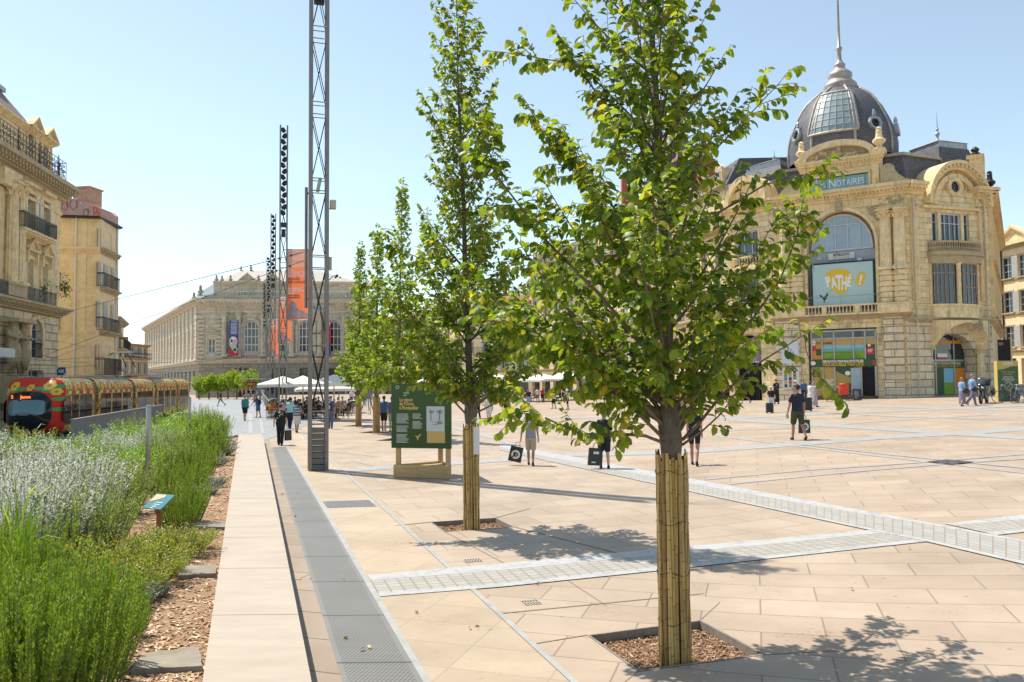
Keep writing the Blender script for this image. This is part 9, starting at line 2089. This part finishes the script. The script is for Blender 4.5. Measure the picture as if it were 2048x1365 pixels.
for s in (-1, 1):
 mb = MB(); mb.ell((s * .38, -.55, .68), (.13, .28, .24), 10, 6); fuse(mb, 'side_case', bk, t, .03, 1, 1); mb = MB(); mb.smooth = True; mb.tube([(s * .08, .62, .95), (s * .1, .72, .31)], .035, 6); mb.build('fork', M_['zinc'], t); mb = MB(); mb.smooth = True; mb.tube([(s * .05, .38, 1.12), (s * .36, .25, 1.15)], .02, 6); mb.tube([(s * .3, .35, 1.12), (s * .4, .42, 1.3)], .01, 4); mb.ell((s * .42, .44, 1.34), (.09, .03, .06), 8, 5); mb.build('handlebar_mirror', M_['black'], t); mb = MB(); mb.smooth = True; mb.ell((s * .12, .77, .9), (.08, .03, .06), 8, 5); mb.build('headlight', mat('headlight_glass', (.5, .5, .48), rough=.1), t)
TF = Face((*P(1996, 760, 46.5).xy, 1.0), (*P(2037, 760, 46.5).xy, 1.0)); TF.p0.z = g(TF.p0.x); TF.M = fmat(TF.p0, TF.u.x, TF.u.y); tq = TF.q
t = thing('construction_totem', 'tall green and gold site access panel at right edge behind parked bicycles', 'information panel', TF.p0, world=True); z1 = tq(2015, 722)[1]; W = TF.L
mb = TF.mb(); mb.box(0, W, 0, .03, -.05, z1); mb.build('front_board', mat('totem_green', (.03, .09, .035), rough=.4), t); mb = TF.mb(); mb.slab([(.12, .55), (-.03, 0.0), (-.002, .0), (.15, .55)], -.05, z1); mb.build('side_board', mat('totem_side_gold', (.55, .42, .12), rough=.4), t); mb = TF.mb(); mb.slab([(W, .032), (W + .03, .032), (W * .6, 1.0), (W * .6 - .04, 1.0)], -.05, z1 - .02); mb.build('rear_board', M_['wood'], t)
gd = mat('totem_gold', (.46, .34, .09), rough=.4); mb = TF.mb(); mb.prism([(0, z1 * .78), (W * .3, z1 * .80), (W * .7, z1 * .865), (W, z1 * .87), (W, z1), (0, z1)], -.004, -.001); mb.build('gold_print', gd, t)
K = lambda s, f, h, m, fit, u=.5: txt(s, h, m, t, TM(TF.M, W * u, -.008, z1 * f), align='CENTER', fit=W * fit)
K('COMÉDIE', .93, .12, wt, .5); K('ESPLANADE', .895, .12, wt, .5); K("Zone d'accès", .71, .17, gd, .66); K('chantier', .655, .17, gd, .46); K('Merci de ne', .60, .1, wt, .45); K('pas stationner', .565, .1, wt, .52); K('sous peine de mise', .53, .1, wt, .66); K('en fourrière', .495, .1, wt, .4)
mb = TF.mb(); mb.smooth = True; mb.tube([(W * .5 + .22 * math.cos(k * .35), -.01, z1 * .38 + .22 * math.sin(k * .35)) for k in range(19)], .014, 4); mb.tube([(W * .5 - .15, -.01, z1 * .38 - .15), (W * .5 + .15, -.01, z1 * .38 + .15)], .012, 4); mb.build('no_parking_ring', wt, t)
bicycle(gp(2017, 44.6), R(70), 'dark bicycle parked directly in front of the green totem', M_['black'], 1.0); bicycle(gp(2045, 44.2), R(95), 'silver blue bicycle cut off by the right edge', mat('blue_bike_paint', (.12, .18, .32), rough=.3), 1.0)
c = gp(2029, 44.9); t = thing('bicycle_rack', 'pale steel bicycle hoop between the two parked bicycles', 'bicycle rack', c); mb = MB(); mb.smooth = True; mb.tube([(-.02, -.35, 0), (-.02, -.35, .75), (0, -.2, .85), (0, .3, .85), (0, .4, .75), (0, .4, 0)], .03, 7); mb.build('hoop', M_['steelpale'], t)
c = P(2001, 688, 70); t = thing('street_name_plate', 'small dark red street name plate beside the corner of the domed building', 'sign', c); mb = MB(); mb.box(-.25, .25, -.02, .02, -.16, .16); mb.build('plate', mat('maroon_plate', (.16, .02, .03), rough=.4), t); txt('PLACE DE LA', .07, wt, t, Matrix.Translation((0, -.03, .03)), align='CENTER', fit=.4); txt('COMÉDIE', .07, wt, t, Matrix.Translation((0, -.03, -.08)), align='CENTER', fit=.32)
mb = MB(); mb.box(-.02, .02, 0.02, 1.2, -.03, .03); mb.build('bracket', M_['iron'], t)
c = gp(2003, 72); t = thing('dark_gap_panel', 'dark upright panel in the gap beside the domed building', 'gate', c, 0); mb = MB(); mb.box(-.8, .9, 0, .12, 0, 4.2); mb.build('dark_panel_face', mat('near_black_panel', (.02, .018, .018), rough=.8), t); mb = MB(); mb.box(-.95, -.8, -.05, .2, 0, 4.4); mb.box(.9, 1.05, -.05, .2, 0, 4.4); mb.build('panel_post', M_['limeplain'], t)  # near-black panel between stone posts, filling the gap
sp = MB(); r = random.Random(77)
for (x, y) in ((828, 1228), (938, 1262), (696, 1280), (730, 1302), (688, 1160), (596, 988), (568, 990), (620, 1160), (1510, 1150), (1820, 1100), (600, 1160), (950, 1260), (1080, 1170), (1700, 1180), (566, 992), (735, 1298), (593, 1035), (680, 1158)):
 c = G(x, y) + Vector((0, 0, .03)); leaf(sp, c, Vector((r.uniform(-1, 1), r.uniform(-1, 1), .1)), .06, r)
o = sp.build('fallen_leaves', leafmat('dry_leaf', (.40, .26, .06), (.30, .16, .05), (.5, .4, .1), trans=.1)); o['kind'] = 'stuff'; o['label'] = 'dry yellow leaves scattered on the paving and the grate'
cam = bpy.data.cameras.new('camera'); co = bpy.data.objects.new('camera', cam); C.objects.link(co)
cam.sensor_width = 36; cam.lens = 36 * FOC / 2048; cam.clip_end = 3000
co.matrix_world = Matrix.Translation(CP) @ CR.to_4x4()
bpy.context.scene.camera = co
sv = Vector((-.80, .60, 0)).normalized() * math.cos(R(61)) + Vector((0, 0, math.sin(R(61))))   # towards the sun
L = bpy.data.lights.new('sun', 'SUN'); L.energy = 4.1; L.angle = R(.5); L.color = (1, .94, .82)
lo = bpy.data.objects.new('sun', L); C.objects.link(lo); lo.rotation_euler = (-sv).to_track_quat('-Z', 'Y').to_euler(); lo.location = (0, 0, 50)
w = bpy.data.worlds.new('World'); bpy.context.scene.world = w; w.use_nodes = True
nt = w.node_tree; bg = nt.nodes['Background']; sky = nt.nodes.new('ShaderNodeTexSky'); sky.sky_type = 'NISHITA'; sky.sun_disc = False
sky.sun_elevation = R(61); sky.sun_rotation = math.atan2(sv.x, sv.y); sky.air_density = 1.0; sky.dust_density = .35; sky.ozone_density = 1.5
hs = nt.nodes.new('ShaderNodeHueSaturation'); hs.inputs['Saturation'].default_value = .72; nt.links.new(sky.outputs[0], hs.inputs['Color']); tn = nt.nodes.new('ShaderNodeMix'); tn.data_type = 'RGBA'; tn.blend_type = 'MULTIPLY'; tn.inputs[0].default_value = 1; tn.inputs[7].default_value = (.95, 1.03, .98, 1); nt.links.new(hs.outputs[0], tn.inputs[6]); nt.links.new(tn.outputs[2], bg.inputs[0]); bg.inputs[1].default_value = .12
vs = bpy.context.scene.view_settings; vs.view_transform = 'Standard'; vs.look = 'None'; vs.gamma = 1; vs.exposure = .73
